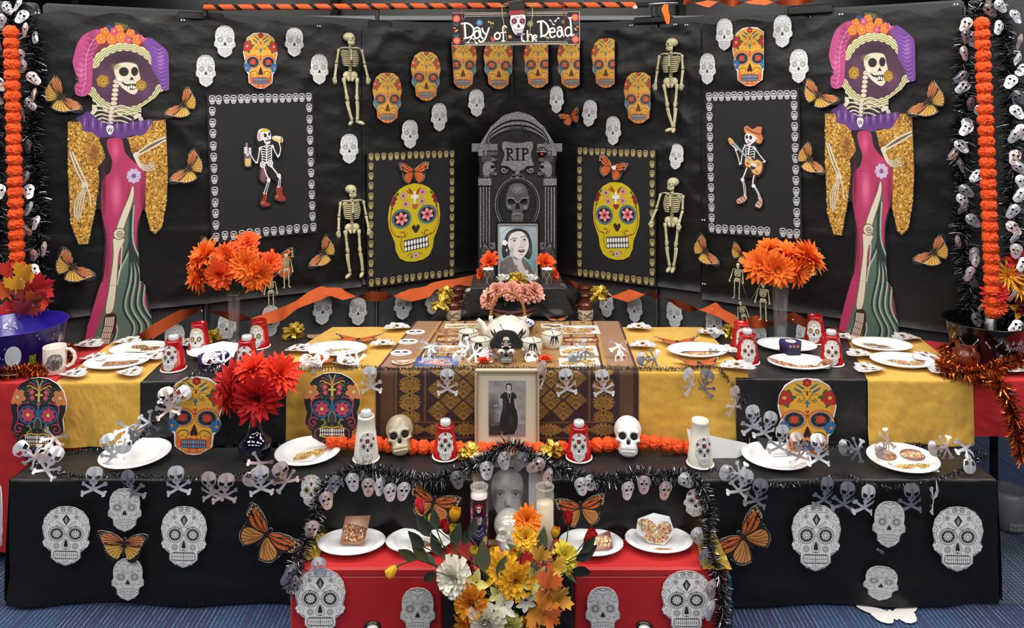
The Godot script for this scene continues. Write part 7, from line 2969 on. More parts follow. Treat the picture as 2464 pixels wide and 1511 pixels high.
	# slim glass vase with orange flowers
	glass_vase("slim tall clear glass vase holding the left orange flowers",on_y(563,835,SIDE),.225,[Vector2(.040,.0),Vector2(.041,.006),Vector2(.030,.020),Vector2(.020,.045),Vector2(.019,.09),Vector2(.024,.16),Vector2(.0245,.20),Vector2(.025,.225)])
	var d:=on_y(563,835,SIDE)
	var root:=d+Vector3(0,.20,0)
	var dd:=-d.z
	var om:=[mat(Color(.95,.44,.09),.75,.0,{"backlight_enabled":true,"backlight":Color(.25,.08,.0)}),mat(Color(.94,.36,.12),.75,.0,{"backlight_enabled":true,"backlight":Color(.2,.05,.0)})]
	M.orange_petal=om[0]
	M.scarlet_petal=om[1]
	g="orange silk flowers in the left glass vase"
	var yel:=mat(Color(.85,.60,.12),.8)
	for q in [
		[596,586,.02,.055,"zinnia",1,.2,.6,.8,"topmost"],[560,600,.0,.036,"zinnia",1,-.3,.6,.7,"small bud below the topmost bloom"],[650,632,.0,.052,"zinnia",1,.6,.4,.8,"rightmost, with round petals"],
		[497,618,.03,.082,"dahlia",0,-.6,.7,.7,"uppermost on the left side"],[545,618,.06,.064,"dahlia",1,-.1,.5,1.0,"reddish, in the middle"],[484,660,.05,.085,"dahlia",0,-.9,.0,.7,"lowest on the left side"],
		[530,660,.09,.066,"zinnia",1,-.2,-.1,1.0,"front and centre left"],[592,638,.06,.078,"dahlia",0,.3,.3,1.0,"front and centre right"],[618,660,.05,.076,"dahlia",0,.7,-.3,.8,"lowest on the right side"]]:
		flower("orange_flower","orange silk flower in the left glass vase, "+q[9],B[q[4]][0] if q[4]!="dahlia" else B.dahlia[q[0] % 2],om[q[5]],at(q[0],q[1],dd-q[2]),Vector3(q[6],q[7],q[8]),q[3],root,g,2,yel if q[4]=="dahlia" else null)
	# glass jug of autumn leaves
	glass_vase("round clear glass vase holding autumn leaves, behind the purple bowl",on_y(16,838,SIDE),.17,[Vector2(.05,.0),Vector2(.085,.02),Vector2(.10,.06),Vector2(.085,.11),Vector2(.05,.15),Vector2(.055,.17)])
	var cols:=[Color(.72,.10,.12),Color(.86,.62,.12),Color(.78,.34,.10),Color(.55,.14,.16),Color(.80,.20,.14)]
	g="silk autumn leaves in the far left vase"
	var names_:=["crimson","golden yellow","burnt orange","plum red","scarlet"]
	var vase_d:=-on_y(16,838,SIDE).z
	for q in [[95,690,0,.105,"pointing out to the right"],[60,660,1,.095,"on top of the bunch"],[20,655,4,.09,"top, at the photo's left edge"],[58,705,3,.105,"in the middle of the bunch"],[8,700,2,.10,"at the left edge, middle"],[85,725,2,.09,"lower right of the bunch"],[60,745,3,.09,"hanging lowest"],[20,748,0,.085,"drooping over the glass"],[38,685,1,.08,"tucked under the yellow one"],[105,715,4,.08,"outermost right, lower"]]:
		var pp:=at(q[0],q[1],vase_d-.02-.05*rng.randf())
		var lt:=thing("autumn_leaf",names_[q[2]]+" maple leaf in the left vase, "+q[4],"leaf",pp,Basis(),g)
		part("leaf_blade",B.maple,mat(cols[q[2]],.75,.0,{"backlight_enabled":true,"backlight":cols[q[2]]*.25}),lt,Vector3(),turn((20-q[0])*.02+rng.randf_range(-.4,.4),rng.randf_range(-.6,.6),rng.randf_range(-.5,.3))*Basis.from_scale(Vector3(1,1,1)*q[3]*1.25))
		st=st_new()
		var rt:Vector3=on_y(16,838,SIDE)+Vector3(0,.13,0)-pp
		tube(st,[Vector3(0,0,-.005),rt*.5+Vector3(0,.02,-.01),rt],.0015,5)
		part("stem",st,M.stem,lt)

func glass_vase(label:String,p:Vector3,h:float,prof:Array)->void:
	var t:=thing("glass_vase",label,"vase",p+Vector3(0,.003,0))
	var st:=st_new()
	lathe(st,prof,32)
	part("glass_wall",st,mat(Color(.80,.82,.84,.07),.05,.0,{"transparency":BaseMaterial3D.TRANSPARENCY_ALPHA,"metallic_specular":.7}),t)
	st=st_new()
	lathe(st,[Vector2(.0,.0),Vector2(prof[0].x,.0),Vector2(prof[0].x*.9,.008),Vector2(.0,.010)],32)
	part("glass_base",st,mat(Color(.75,.78,.80,.18),.08,.0,{"transparency":BaseMaterial3D.TRANSPARENCY_ALPHA,"metallic_specular":.7}),t)
	st=st_new()
	var r:float=prof[prof.size()-1].x
	lathe(st,[Vector2(r-.001,h-.002),Vector2(r+.002,h),Vector2(r,h+.003),Vector2(r-.002,h)],32)
	part("glass_rim",st,mat(Color(.85,.87,.88,.3),.08,.0,{"transparency":BaseMaterial3D.TRANSPARENCY_ALPHA,"metallic_specular":.8}),t)

func coffin(label:String,p:Vector3,yaw:float,w:float,d:float,h:float)->void:
	var t:=thing("coffin_box",label,"box",p,Basis(Vector3(0,1,0),yaw))
	var o:=[[-.30,.5],[.30,.5],[.5,-.1],[.34,-.5],[-.34,-.5],[-.5,-.1]]
	for k in 2:
		var st:=st_new()
		var g:=1.0 if k==0 else 1.05
		var y0:=.0 if k==0 else h*.62
		var y1:=h*.7 if k==0 else h
		var rows:=[]
		for y in [y1,y0]:
			var row:=[]
			for q in o:
				row.append(Vector3(q[0]*w*g,y,q[1]*d*g))
			rows.append(row)
		surf(st,rows,true,true)
		for i in 6:
			tri(st,Vector3(0,y1,0),rows[0][i],rows[0][(i+1) % 6])
		part(["box_body","lid"][k],st,mat(Color(.11,.07,.22) if k==0 else Color(.22,.15,.36),.5),t)
	var s:=part("skull_print",card(both(HALF_LARGE),w*.5,d*.62,.0006),[M.large,M.paper],t,Vector3(0,h+.001,0),Basis(Vector3(1,0,0),-PI/2))
	for i in 3:
		part("diamond_print",card(uv([.5,0,1,.5,.5,1,0,.5]),w*.13,h*.28,.0008),[mat(Color(.80,.42,.18),.6),M.paper],t,Vector3((i-1)*w*.17,h*.8,d*.527))

func copper_tinsel(label:String,pts:Array,r:float,y:=TABLE,called:="copper_tinsel")->void:
	var ps:=[]
	for q in pts:
		ps.append(on_y(q[0],q[1],y)+Vector3(0,r*.5,0) if q.size()==2 else at(q[0],q[1],q[2]))
	var t:=thing(called,label,"garland",Vector3(),Basis(),"copper tinsel")
	stuff(part("copper_fringe",tinsel(ps,r*1.25,1300,.0055),M.copper,t))
	stuff(part("black_fringe",tinsel(ps,r*1.1,450,.005),M.tinsel,t))

func middle_table()->void:
	# bamboo brushwork for the tea set
	var bp:=Paint.new(240,80,Color(.86,.84,.79),2.0)
	for i in 60:
		bp.s([bp.rng.randf()*240,bp.rng.randf()*80,bp.rng.randf()*12+100,40],.0,Color(0,0,0))
	for x in [180,60]:
		for q in [[-10,.5,20],[-4,.15,26],[3,-.2,24],[10,-.6,20],[0,.9,14],[6,.0,18]]:
			bp.fill([Paint.oval(x+q[0]*1.0,38+absf(q[0])*.4,2.3,q[2]*.62,q[1])],Color(.10,.10,.10))
		bp.s([x-22,10,x-6,22,x+8,26],1.5,Color(.12,.12,.12))
		for q in [[20,.9],[26,.6],[30,1.2],[-22,-.7],[-28,-1.1]]:
			bp.fill([Paint.oval(x+q[0],30,1.8,11,q[1])],Color(.15,.15,.15))
	var tea:=mat(Color(1,1,1),.3,.0,{"albedo_texture":bp.done()})
	var glaze:=mat(Color(.86,.84,.79),.3)
	var p:=on_y(1222,834,TABLE)+Vector3(0,.006,0)
	var t:=thing("teapot","white crackle teapot with black bamboo painting and an arched cane handle","teapot",p)
	var st:=st_new()
	lathe(st,[Vector2(.0,.0),Vector2(.055,.0),Vector2(.062,.006),Vector2(.085,.03),Vector2(.092,.055),Vector2(.085,.085),Vector2(.062,.105),Vector2(.045,.110)],40)
	part("pot_body",st,tea,t)
	st=st_new()
	lathe(st,[Vector2(.048,.108),Vector2(.048,.112),Vector2(.030,.121),Vector2(.010,.126),Vector2(.0,.127)],30)
	var lid:=part("lid",st,glaze,t)
	st=st_new()
	blob(st,Vector3(0,.133,0),Vector3(.011,.009,.011),10)
	part("knob",st,M.dark,lid)
	st=st_new()
	tube(st,[Vector3(-.070,.045,0),Vector3(-.098,.062,0),Vector3(-.108,.090,0),Vector3(-.128,.108,0)],[.024,.018,.013,.010],12,false)
	part("spout",st,glaze,t)
	st=st_new()
	for s in [-1,1]:
		tube(st,[Vector3(s*.062,.09,0),Vector3(s*.073,.112,0),Vector3(s*.070,.124,0)],.009,8)
	part("handle_lugs",st,glaze,t)
	st=st_new()
	var pts:=[]
	for i in 25:
		var a:=PI*i/24
		pts.append(Vector3(cos(a)*.072,.118+sin(a)*.105,0))
	tube(st,pts,.0055,8)
	for i in 36:
		var a:=PI*(i+.5)/36
		blob(st,Vector3(cos(a)*.072,.118+sin(a)*.105,0),Vector3(.0072,.0045,.0072),6,Basis(Vector3(0,0,1),a))
	part("cane_handle",st,mat(Color(.66,.40,.20),.6),t)
	for q in [[1127,845,"second from the left, behind"],[1156,866,"front left of the teapot"],[1279,868,"front right, beside the pirate skull"],[1328,850,"rightmost"]]:
		var c:=thing("tea_cup","white crackle tea cup with black bamboo strokes, "+q[2],"cup",on_y(q[0],q[1]-9,TABLE)+Vector3(0,.006,0),Basis(Vector3(0,1,0),(q[0]-1230)*.002),"bamboo tea cups")
		st=st_new()
		lathe(st,[Vector2(.0,.0),Vector2(.026,.0),Vector2(.036,.012),Vector2(.043,.035),Vector2(.044,.060),Vector2(.042,.064),Vector2(.040,.060),Vector2(.037,.03),Vector2(.0,.010)],32)
		part("cup_body",st,tea,c)
		st=st_new()
		lathe(st,[Vector2(.0435,.062),Vector2(.0425,.0655),Vector2(.041,.063)],32)
		part("cup_rim",st,mat(Color(.45,.42,.36),.4),c)
	# pirate skull
	p=on_y(1218,884,TABLE)+Vector3(0,.006,-.03)
	t=thing("pirate_skull","silver and black skull ornament wearing a black pirate hat, at the table's front edge","skull",p)
	var s:=.115
	part("skull",skull_skin,mat(Color(.55,.55,.55),.3,.6),t,Vector3(0,.008,0),Basis.from_scale(Vector3(.92,.80,.85)*s))
	st=st_new()
	for x in [-1,1]:
		blob(st,Vector3(x*.155,.41,.20)*s,Vector3(.14,.11,.10)*s,10)
	part("eye_patches",st,M.white,t,Vector3(0,.008,.006))
	st=st_new()
	for x in [-1,1]:
		blob(st,Vector3(x*.155,.40,.30)*s,Vector3(.06,.05,.04)*s,8)
	part("red_eyes",st,mat(Color(.45,.08,.07),.3),t,Vector3(0,.008,.004))
	st=st_new()
	blob(st,Vector3(0,.36,.23)*s,Vector3(.07,.16,.07)*s,8)
	blob(st,Vector3(0,.55,.16)*s,Vector3(.34,.11,.16)*s,12)
	part("black_mask",st,M.black,t,Vector3(0,.008,.0))
	st=st_new()
	teeth(st,s*.95,.20,.07,9)
	teeth(st,s*.92,.13,.06,9)
	part("teeth",st,mat(Color(.75,.75,.74),.3,.3),t,Vector3(0,.004,0))
	var hat:=card(both([.5,.0,.66,.04,.78,.16,.90,.50,1.0,.78,.99,.94,.93,1.0,.80,.90,.5,.84]),.130,.066,.030,{"cuts":strips(10),"bend":func(u,v):return Vector3(0,0,-.03*(u*2-1)*(u*2-1)-.02*(1.0-v))})
	part("pirate_hat",hat,M.black,t,Vector3(0,.092,.018))
	part("hat_badge",foil_cross,mat(Color(.82,.80,.74),.6),t,Vector3(0,.094,.042),Basis.from_scale(Vector3(.46,.42,.5)))
	# red tissue scraps beside it
	for q in [[1165,880,"left of the pirate skull"],[1312,876,"right of the pirate skull"]]:
		var f:=thing("tissue_flower","crumpled bright orange tissue flower "+q[2],"flower",on_y(q[0],q[1],TABLE)+Vector3(0,.012,0),Basis(),"orange tissue scraps")
		part("blossom",B.tissue[0],M.marigold,f,Vector3(),Basis.from_scale(Vector3(.035,.03,.03)))
	# flat pictures on the brown cloth
	var g:="food pictures on the brown cloth"
	for q in [
		[1118,786,.18,.040,0,"left column, farthest"],[1092,799,.16,.030,1,"left column, second"],[1087,818,.13,.06,3,"left column, yellow dish"],[1075,842,.14,.055,2,"left column, green and white"],[1052,872,.17,.07,4,"left column, nearest, with blue"],
		[1328,786,.10,.040,5,"purple one behind the right tea cup"],[1385,795,.21,.075,2,"right column, farthest, turquoise dishes"],[1398,820,.15,.045,3,"right column, red strip of gold dishes"],[1392,846,.155,.075,0,"right column, third"],[1394,874,.16,.06,0,"right column, nearest"]]:
		flat_paper("food_picture","printed food picture on the brown cloth, "+q[5],"picture",q[0],q[1],TABLE+.006,.0,uv(SQUARE),q[2],q[3]*1.6,food(q[4]),g)
	for q in [[999,801,"farthest of three"],[982,824,"middle of three"],[965,851,"nearest of three"]]:
		flat_paper("mask_print","white skull mask print on the left of the brown cloth, "+q[2],"picture",q[0],q[1],TABLE+.006,.02,Paint.oval(.5,.5,.5,.5),.086,.075,mask_mat(),"skull mask prints")
	flat_paper("leafy_print","green and white leafy print at the brown cloth's front left corner","picture",970,876,TABLE+.006,.1,Paint.oval(.5,.5,.5,.5),.09,.06,food(2),"",.006)
	# monarchs, plates and skulls on the yellow cloth
	g="paper monarchs on the yellow cloth"
	for q in [[862,823,.03,.215,"behind the left plate"],[806,874,-.04,.20,"in front of the left plate"],[1630,829,.0,.20,"behind the right plate"],[1683,881,.05,.19,"in front of the right plate"]]:
		flat_paper("paper_butterfly","orange paper monarch lying on the yellow cloth "+q[4],"butterfly",q[0],q[1],TABLE+.004,q[2],both(HALF_MONARCH),q[3],q[3]*.5,M.monarch2,g,.016,.002)
	g="plates on the yellow cloth"
	t=plate(811,849,TABLE+.004,.0,"white oval plate with a meal picture on the left yellow cloth",g)
	part("food_picture",card(uv(SQUARE),.12,.07,.001),[food(0),M.paper],t,Vector3(.0,.006,.0),Basis(Vector3(1,0,0),-PI/2))
	t=plate(1678,852,TABLE+.004,.05,"white oval plate with a sandwich picture on the right yellow cloth",g)
	part("food_picture",card(uv([0,.3,.2,0,.9,.1,1,1,.1,1]),.15,.05,.001),[food(3),M.paper],t,Vector3(-.01,.008,.03),Basis(Vector3(1,0,0),-PI/2+.1))
	skull_napkins([[722,851,1.3,.095,0,"left of the left yellow cloth's plate"],[920,838,-1.3,.08,2,"right of the left yellow cloth's plate"],[955,797,-1.2,.09,2,"at the left yellow cloth's back, beside the brown cloth"],[1538,797,1.3,.085,2,"at the right yellow cloth's back, beside the brown cloth"],[1548,841,1.3,.085,2,"left of the right yellow cloth's plate"],[1712,810,1.2,.09,0,"at the right yellow cloth's back corner"],[1742,853,1.2,.09,0,"right of the right yellow cloth's plate"],[830,884,1.0,.08,0,"on the front edge of the left yellow cloth"],[1775,893,1.2,.10,2,"at the right yellow cloth's front corner"]],"flat paper skulls on the yellow cloth",TABLE)
	# garland along the front edge
	var e:=func(x:float,dy:float,o:float)->Vector3:return on_y(x,891,TABLE)+Vector3(0,dy,o)
	var line:=[]
	for i in 14:
		line.append(e.call(480.0+i*95,.014+.004*sin(i*2.0),.012) if i>1 else on_y(490.0+i*85,905-i*9,TABLE)+Vector3(0,.02,.0))
	line.append(at(1745,905,2.74))
	line.append(at(1770,935,2.72))
	line.append(at(1792,970,2.68))
	line.append(at(1830,1005,2.62))
	line.append(at(1870,1035,2.55))
	line.append(at(1930,1062,2.56))
	var bones:=[]
	for q in [[891,915,.05,.0,0],[1076,920,.0,.0,0],[1363,920,.1,.1,0],[1451,922,.1,-.1,0],[1661,915,.5,.6,0],[1697,920,-.3,-.6,1],[1770,962,.2,.6,2],[1309,897,.5,.9,2]]:
		bones.append([at(q[0],q[1],2.735 if q[0]<1760 else 2.66),q[2],q[3],.0,q[4]])
	for q in [[765,880,2.6,0],[845,884,1.2,0],[1034,866,2.9,1],[1117,868,2.2,0],[1160,872,-2.0,0],[1190,872,1.4,2],[1280,866,2.8,0],[1395,872,2.0,1],[1492,868,3.0,2],[1560,884,1.4,1],[755,892,1.3,2]]:
		bones.append([on_y(q[0],q[1],TABLE)+Vector3(0,.035,.01),q[2],.3,-.9+rng.randf()*.6,q[3]])
	bones.append([on_y(525,890,TABLE)+Vector3(0,.045,.02),1.2,.2,-.5,0])
	for q in [[1812,1010,.1,0],[1848,1025,-.3,0],[1880,1058,-.1,0]]:
		bones.append([at(q[0],q[1],2.53),q[2],.2,.0,q[3]])
	garland_thin("black tinsel garland with foil skulls and crossbones along the middle table's front edge",line,bones,.013,1000)
var mask_m:StandardMaterial3D

func mask_mat()->StandardMaterial3D:
	if mask_m==null:
		var p:=Paint.new(60,50,Color(.90,.90,.90),1.5)
		p.mir=true
		p.e(19,20,9,6,Color(.25,.22,.22))
		p.f([30,26,27,33,30,32],Color(.2,.18,.18))
		for x in [14,18,22,26,30]:
			p.l([x,38,x,45],1.4,Color(.2,.18,.18))
		mask_m=mat(Color(1,1,1),.6,.0,{"albedo_texture":p.done()})
	return mask_m

func clay_jar(px:float,py:float,label:String,stack:float)->void:
	var t:=thing("clay_jar",label,"jar",on_y(px,py,TABLE)+Vector3(0,.003,0),Basis(Vector3(0,1,0),px*.1),"brown clay jars with leaf painting")
	var brown:=mat(Color(.30,.12,.07),.25)
	var st:=st_new()
	var h:=stack
	lathe(st,[Vector2(.0,.0),Vector2(.032,.0),Vector2(.035,.004),Vector2(.035,h*.10)],28)
	part("jar_foot",st,brown,t)
	var p:=Paint.new(160,40,Color(.72,.66,.58),2.0)
	for k in 4:
		for i in 7:
			var x:=k*40+6.0+i*5
			p.e(x,14+sin(i*1.0)*4,1.5,5,Color(.08,.08,.14),.5)
			p.e(x,28+cos(i*1.2)*4,1.5,5,Color(.08,.08,.14),-.4)
		p.s([k*40+4,30,k*40+20,20,k*40+38,24],1.4,Color(.08,.08,.14))
	if not T.has("jar"):
		T.jar=p.done()
	st=st_new()
	lathe(st,[Vector2(.035,h*.10),Vector2(.0365,h*.3),Vector2(.036,h*.62)],28)
	part("painted_band",st,mat(Color(1,1,1),.35,.0,{"albedo_texture":T.jar}),t)
	st=st_new()
	lathe(st,[Vector2(.036,h*.62),Vector2(.0365,h*.74),Vector2(.034,h*.80),Vector2(.037,h*.84),Vector2(.036,h*.90),Vector2(.026,h*.93),Vector2(.025,h),Vector2(.010,h*.99),Vector2(.0,h*.97)],28)
	part("brown_lid",st,brown,t)

func mesh_candle(p:Vector3,label:String)->void:
	var t:=thing("candle_holder",label,"candle",p,Basis(),"grey hammered candle holders")
	if not T.has("net"):
		var n:=Paint.new(100,50,Color(.33,.32,.31),2.0)
		for i in 7:
			n.s([i*16-8,0,i*16+8,25,i*16-8,50],2.0,Color(.62,.60,.57))
			n.s([i*16+8,0,i*16-8,25,i*16+8,50],2.0,Color(.62,.60,.57))
		T.net=n.done()
	var st:=st_new()
	lathe(st,[Vector2(.027,.0),Vector2(.0275,.004),Vector2(.0265,.035),Vector2(.0280,.070)],28)
	part("holder_wall",st,mat(Color(1,1,1),.35,.5,{"albedo_texture":T.net}),t)
	st=st_new()
	lathe(st,[Vector2(.0275,.069),Vector2(.026,.072),Vector2(.025,.066),Vector2(.0,.064)],28)
	part("wax",st,M.wax,t)
	st=st_new()
	blob(st,Vector3(.004,.074,0),Vector3(.004,.010,.004),8)
	part("flame_tip",st,M.white,t)

func corner_table()->void:
	# the draped box, the portrait and what stands round it
	var top:=.856
	var t:=thing("draped_box","box draped in black plastic at the back corner, under the framed portrait","box",Vector3(.02,0,-3.53))
	part("box_body",box_mesh(Vector3(.40,.13,.20),.006),M.plastic_top,t,Vector3(0,TABLE+.067,-.02))
	var rows:=drape_rows(Vector3(-.215,top-.004,-.15),Vector3(.225,top-.004,-.15),Vector3(-.215,top-.004,.09),Vector3(.225,top-.004,.09),TABLE+.02,.003,.014,40,4.0,Vector2(-.06,.05))
	part("drape_top",skin(rows[0]),M.plastic_top,t)
	part("drape_front",skin(rows[1]),M.plastic_top,t)
	var flap:=[]
	for j in 6:
		var row:=[]
		for i in 8:
			var u:=i/7.0
			var v:=j/5.0
			row.append(Vector3(.21+u*.10,top+.01-u*.055-v*(.10-.03*u)+.012*sin(u*9),.07-u*.03+.03*sin(v*3.0+u*2.0)))
		flap.append(row)
	part("loose_corner",skin(flap),M.plastic_top,t)
	var pd:=3.60
	frame("portrait_frame","black and silver framed portrait of a dark haired person, before the gravestone",107/F*pd,.278,.010,Vector2(.010,.012),art_photo(0),mat(Color(.03,.03,.035),.35),mat(Color(.78,.80,.82),.3,.7),at(1246,250,pd)+Vector3(0,top-EYE,0),Basis(Vector3(1,0,0),-.09))
	mesh_candle(at(1175,250,3.50)+Vector3(0,top-EYE,0),"grey netted candle holder left of the portrait, on the draped box")
	mesh_candle(at(1317,250,3.50)+Vector3(0,top-EYE,0),"grey netted candle holder right of the portrait, on the draped box")
	mesh_candle(on_y(1127,731,TABLE),"grey netted candle holder beside the left brown jars")
	mesh_candle(on_y(1331,731,TABLE),"grey netted candle holder beside the right brown jars")
	for q in [[1209,668,"left of the gold bow under the portrait"],[1278,668,"right of the gold bow under the portrait"]]:
		var lt:=thing("lotus_candle","white lotus shaped candle "+q[2],"candle",at(q[0],250,3.49)+Vector3(0,top-EYE,0),Basis(),"white lotus candles")
		part("petals",B.lotus[0],M.wax,lt,Vector3(0,.004,0),Basis.from_scale(Vector3(.046,.058,.046)))
	bow(1243,690,TABLE,.052,"gold foil bow in front of the framed portrait",3.46)
	bow(1062,745,TABLE,.05,"lower gold foil bow left of the left brown jars",3.40)
	bow(1072,718,TABLE,.045,"upper gold foil bow left of the left brown jars",3.44)
	bow(1441,722,TABLE,.05,"gold foil bow right of the right brown jars",3.46)
	for q in [[1181,632,-.4,"left of the framed portrait"],[1309,634,.4,"right of the framed portrait"]]:
		for k in 2:
			flower("tissue_flower","orange tissue paper flower %s, %s one" % [q[3],["upper","lower"][k]],B.tissue[0],M.marigold,at(q[0]+k*(-14 if q[0]<1240 else 16),q[1]+k*30,3.585+.02*k),Vector3(q[2]*(1+k),.6-.5*k,.7),.055-k*.008,at(1246,660,3.62),"orange tissue flowers by the portrait",0)
	# jars
	clay_jar(1092,772,"brown lidded clay jar, front one of the left stack beside the gold bows",.088)
	clay_jar(1097,748,"brown lidded clay jar, middle one of the left three",.088)
	clay_jar(1105,731,"brown lidded clay jar, rearmost of the left three",.088)
	clay_jar(1409,772,"brown lidded clay jar, front one of the right three beside the gold bow",.088)
	clay_jar(1407,748,"brown lidded clay jar, middle one of the right three",.088)
	clay_jar(1407,728,"brown lidded clay jar, rearmost of the right three",.088)
	# bowls
	var wave_p:=Paint.new(200,40,Color(.68,.60,.50),2.0)
	wave_p.f([0,0,200,0,200,9,0,9],Color(.30,.13,.09))
	for i in 10:
		wave_p.s([i*20,34,i*20+5,22,i*20+14,22,i*20+20,34],3.0,Color(.14,.16,.26))
		wave_p.s([i*20+10,40,i*20+15,30,i*20+20,40],2.0,Color(.30,.13,.09))
	var wm:=mat(Color(1,1,1),.35,.0,{"albedo_texture":wave_p.done()})
	var clay:=mat(Color(.33,.14,.09),.3)
	var d:=3.42
	t=thing("clay_bowl","large wavy painted clay bowl in front of the pink flowers","bowl",at(1234,250,d)+Vector3(0,TABLE-EYE+.004,0))
	var st:=st_new()
	lathe(st,[Vector2(.06,.0),Vector2(.07,.006),Vector2(.095,.04),Vector2(.108,.066)],40)
	part("painted_side",st,wm,t)
	st=st_new()
	lathe(st,[Vector2(.108,.064),Vector2(.111,.069),Vector2(.106,.070),Vector2(.095,.045),Vector2(.06,.014),Vector2(.0,.012)],40)
	part("glazed_inside",st,mat(Color(.52,.53,.58),.2),t)
	st=st_new()
	lathe(st,[Vector2(.107,.064),Vector2(.1125,.068),Vector2(.110,.073),Vector2(.105,.069)],40)
	part("brown_rim",st,clay,t)
	d=3.22
	t=thing("clay_dish","smaller brown clay dish with blue and white inside, behind the teapot handle","bowl",at(1238,250,d)+Vector3(0,TABLE-EYE+.004,0))
	st=st_new()
	lathe(st,[Vector2(.0,.0),Vector2(.06,.0),Vector2(.078,.02),Vector2(.092,.044),Vector2(.094,.048),Vector2(.090,.048)],40)
	part("dish_body",st,clay,t)
	var dp:=Paint.new(200,40,Color(.86,.87,.88),2.0)
	for i in 22:
		dp.s([i*9,30,i*9+4,18,i*9+7,8],2.0,Color(.16,.22,.46))
		dp.e(i*9+3,8,2.4,3,Color(.16,.22,.46))
	st=st_new()
	lathe(st,[Vector2(.0,.012),Vector2(.05,.014),Vector2(.072,.026),Vector2(.0895,.0475)],40)
	part("painted_inside",st,mat(Color(1,1,1),.25,.0,{"albedo_texture":dp.done()}),t)
	# pink flowers behind the bowl
	var pk:=mat(Color(.86,.60,.52),.75,.0,{"backlight_enabled":true,"backlight":Color(.2,.1,.08)})
	var cream:=mat(Color(.86,.76,.66),.75)
	var n:=0
	for q in [[1178,722,.05,0],[1196,700,.045,0],[1172,706,.03,1],[1232,702,.055,0],[1262,706,.05,0],[1284,702,.05,0],[1216,698,.04,1],[1300,712,.03,1]]:
		flower("pink_flower","pale pink silk bloom above the clay bowl, "+["lowest at the left","upper left","small cream one at the left","highest in the middle","right of the middle","upper right","small cream one in the middle","small cream one at the far right"][n],B.carnation[0] if q[3]==0 else B.lily[0],pk if q[3]==0 else cream,at(q[0],q[1],3.40),Vector3((q[0]-1235)*.012,.6,.7),q[2],at(1235,730,3.43),"pale pink flowers above the clay bowl",3)
		n+=1
	# small black and orange butterflies
	for q in [[1155,748,.06,"left, farther"],[1150,761,.02,"left, nearer"],[1336,739,-.02,"right, farthest"],[1338,756,.06,"right, middle"],[1340,773,.0,"right, nearest"]]:
		flat_paper("paper_butterfly","small orange paper butterfly on the black corner cloth, "+q[3],"butterfly",q[0],q[1],TABLE+.003,q[2],both(HALF_MONARCH_UP),.115,.075,M.monarch2,"small butterflies on the corner cloth",.012,.0)

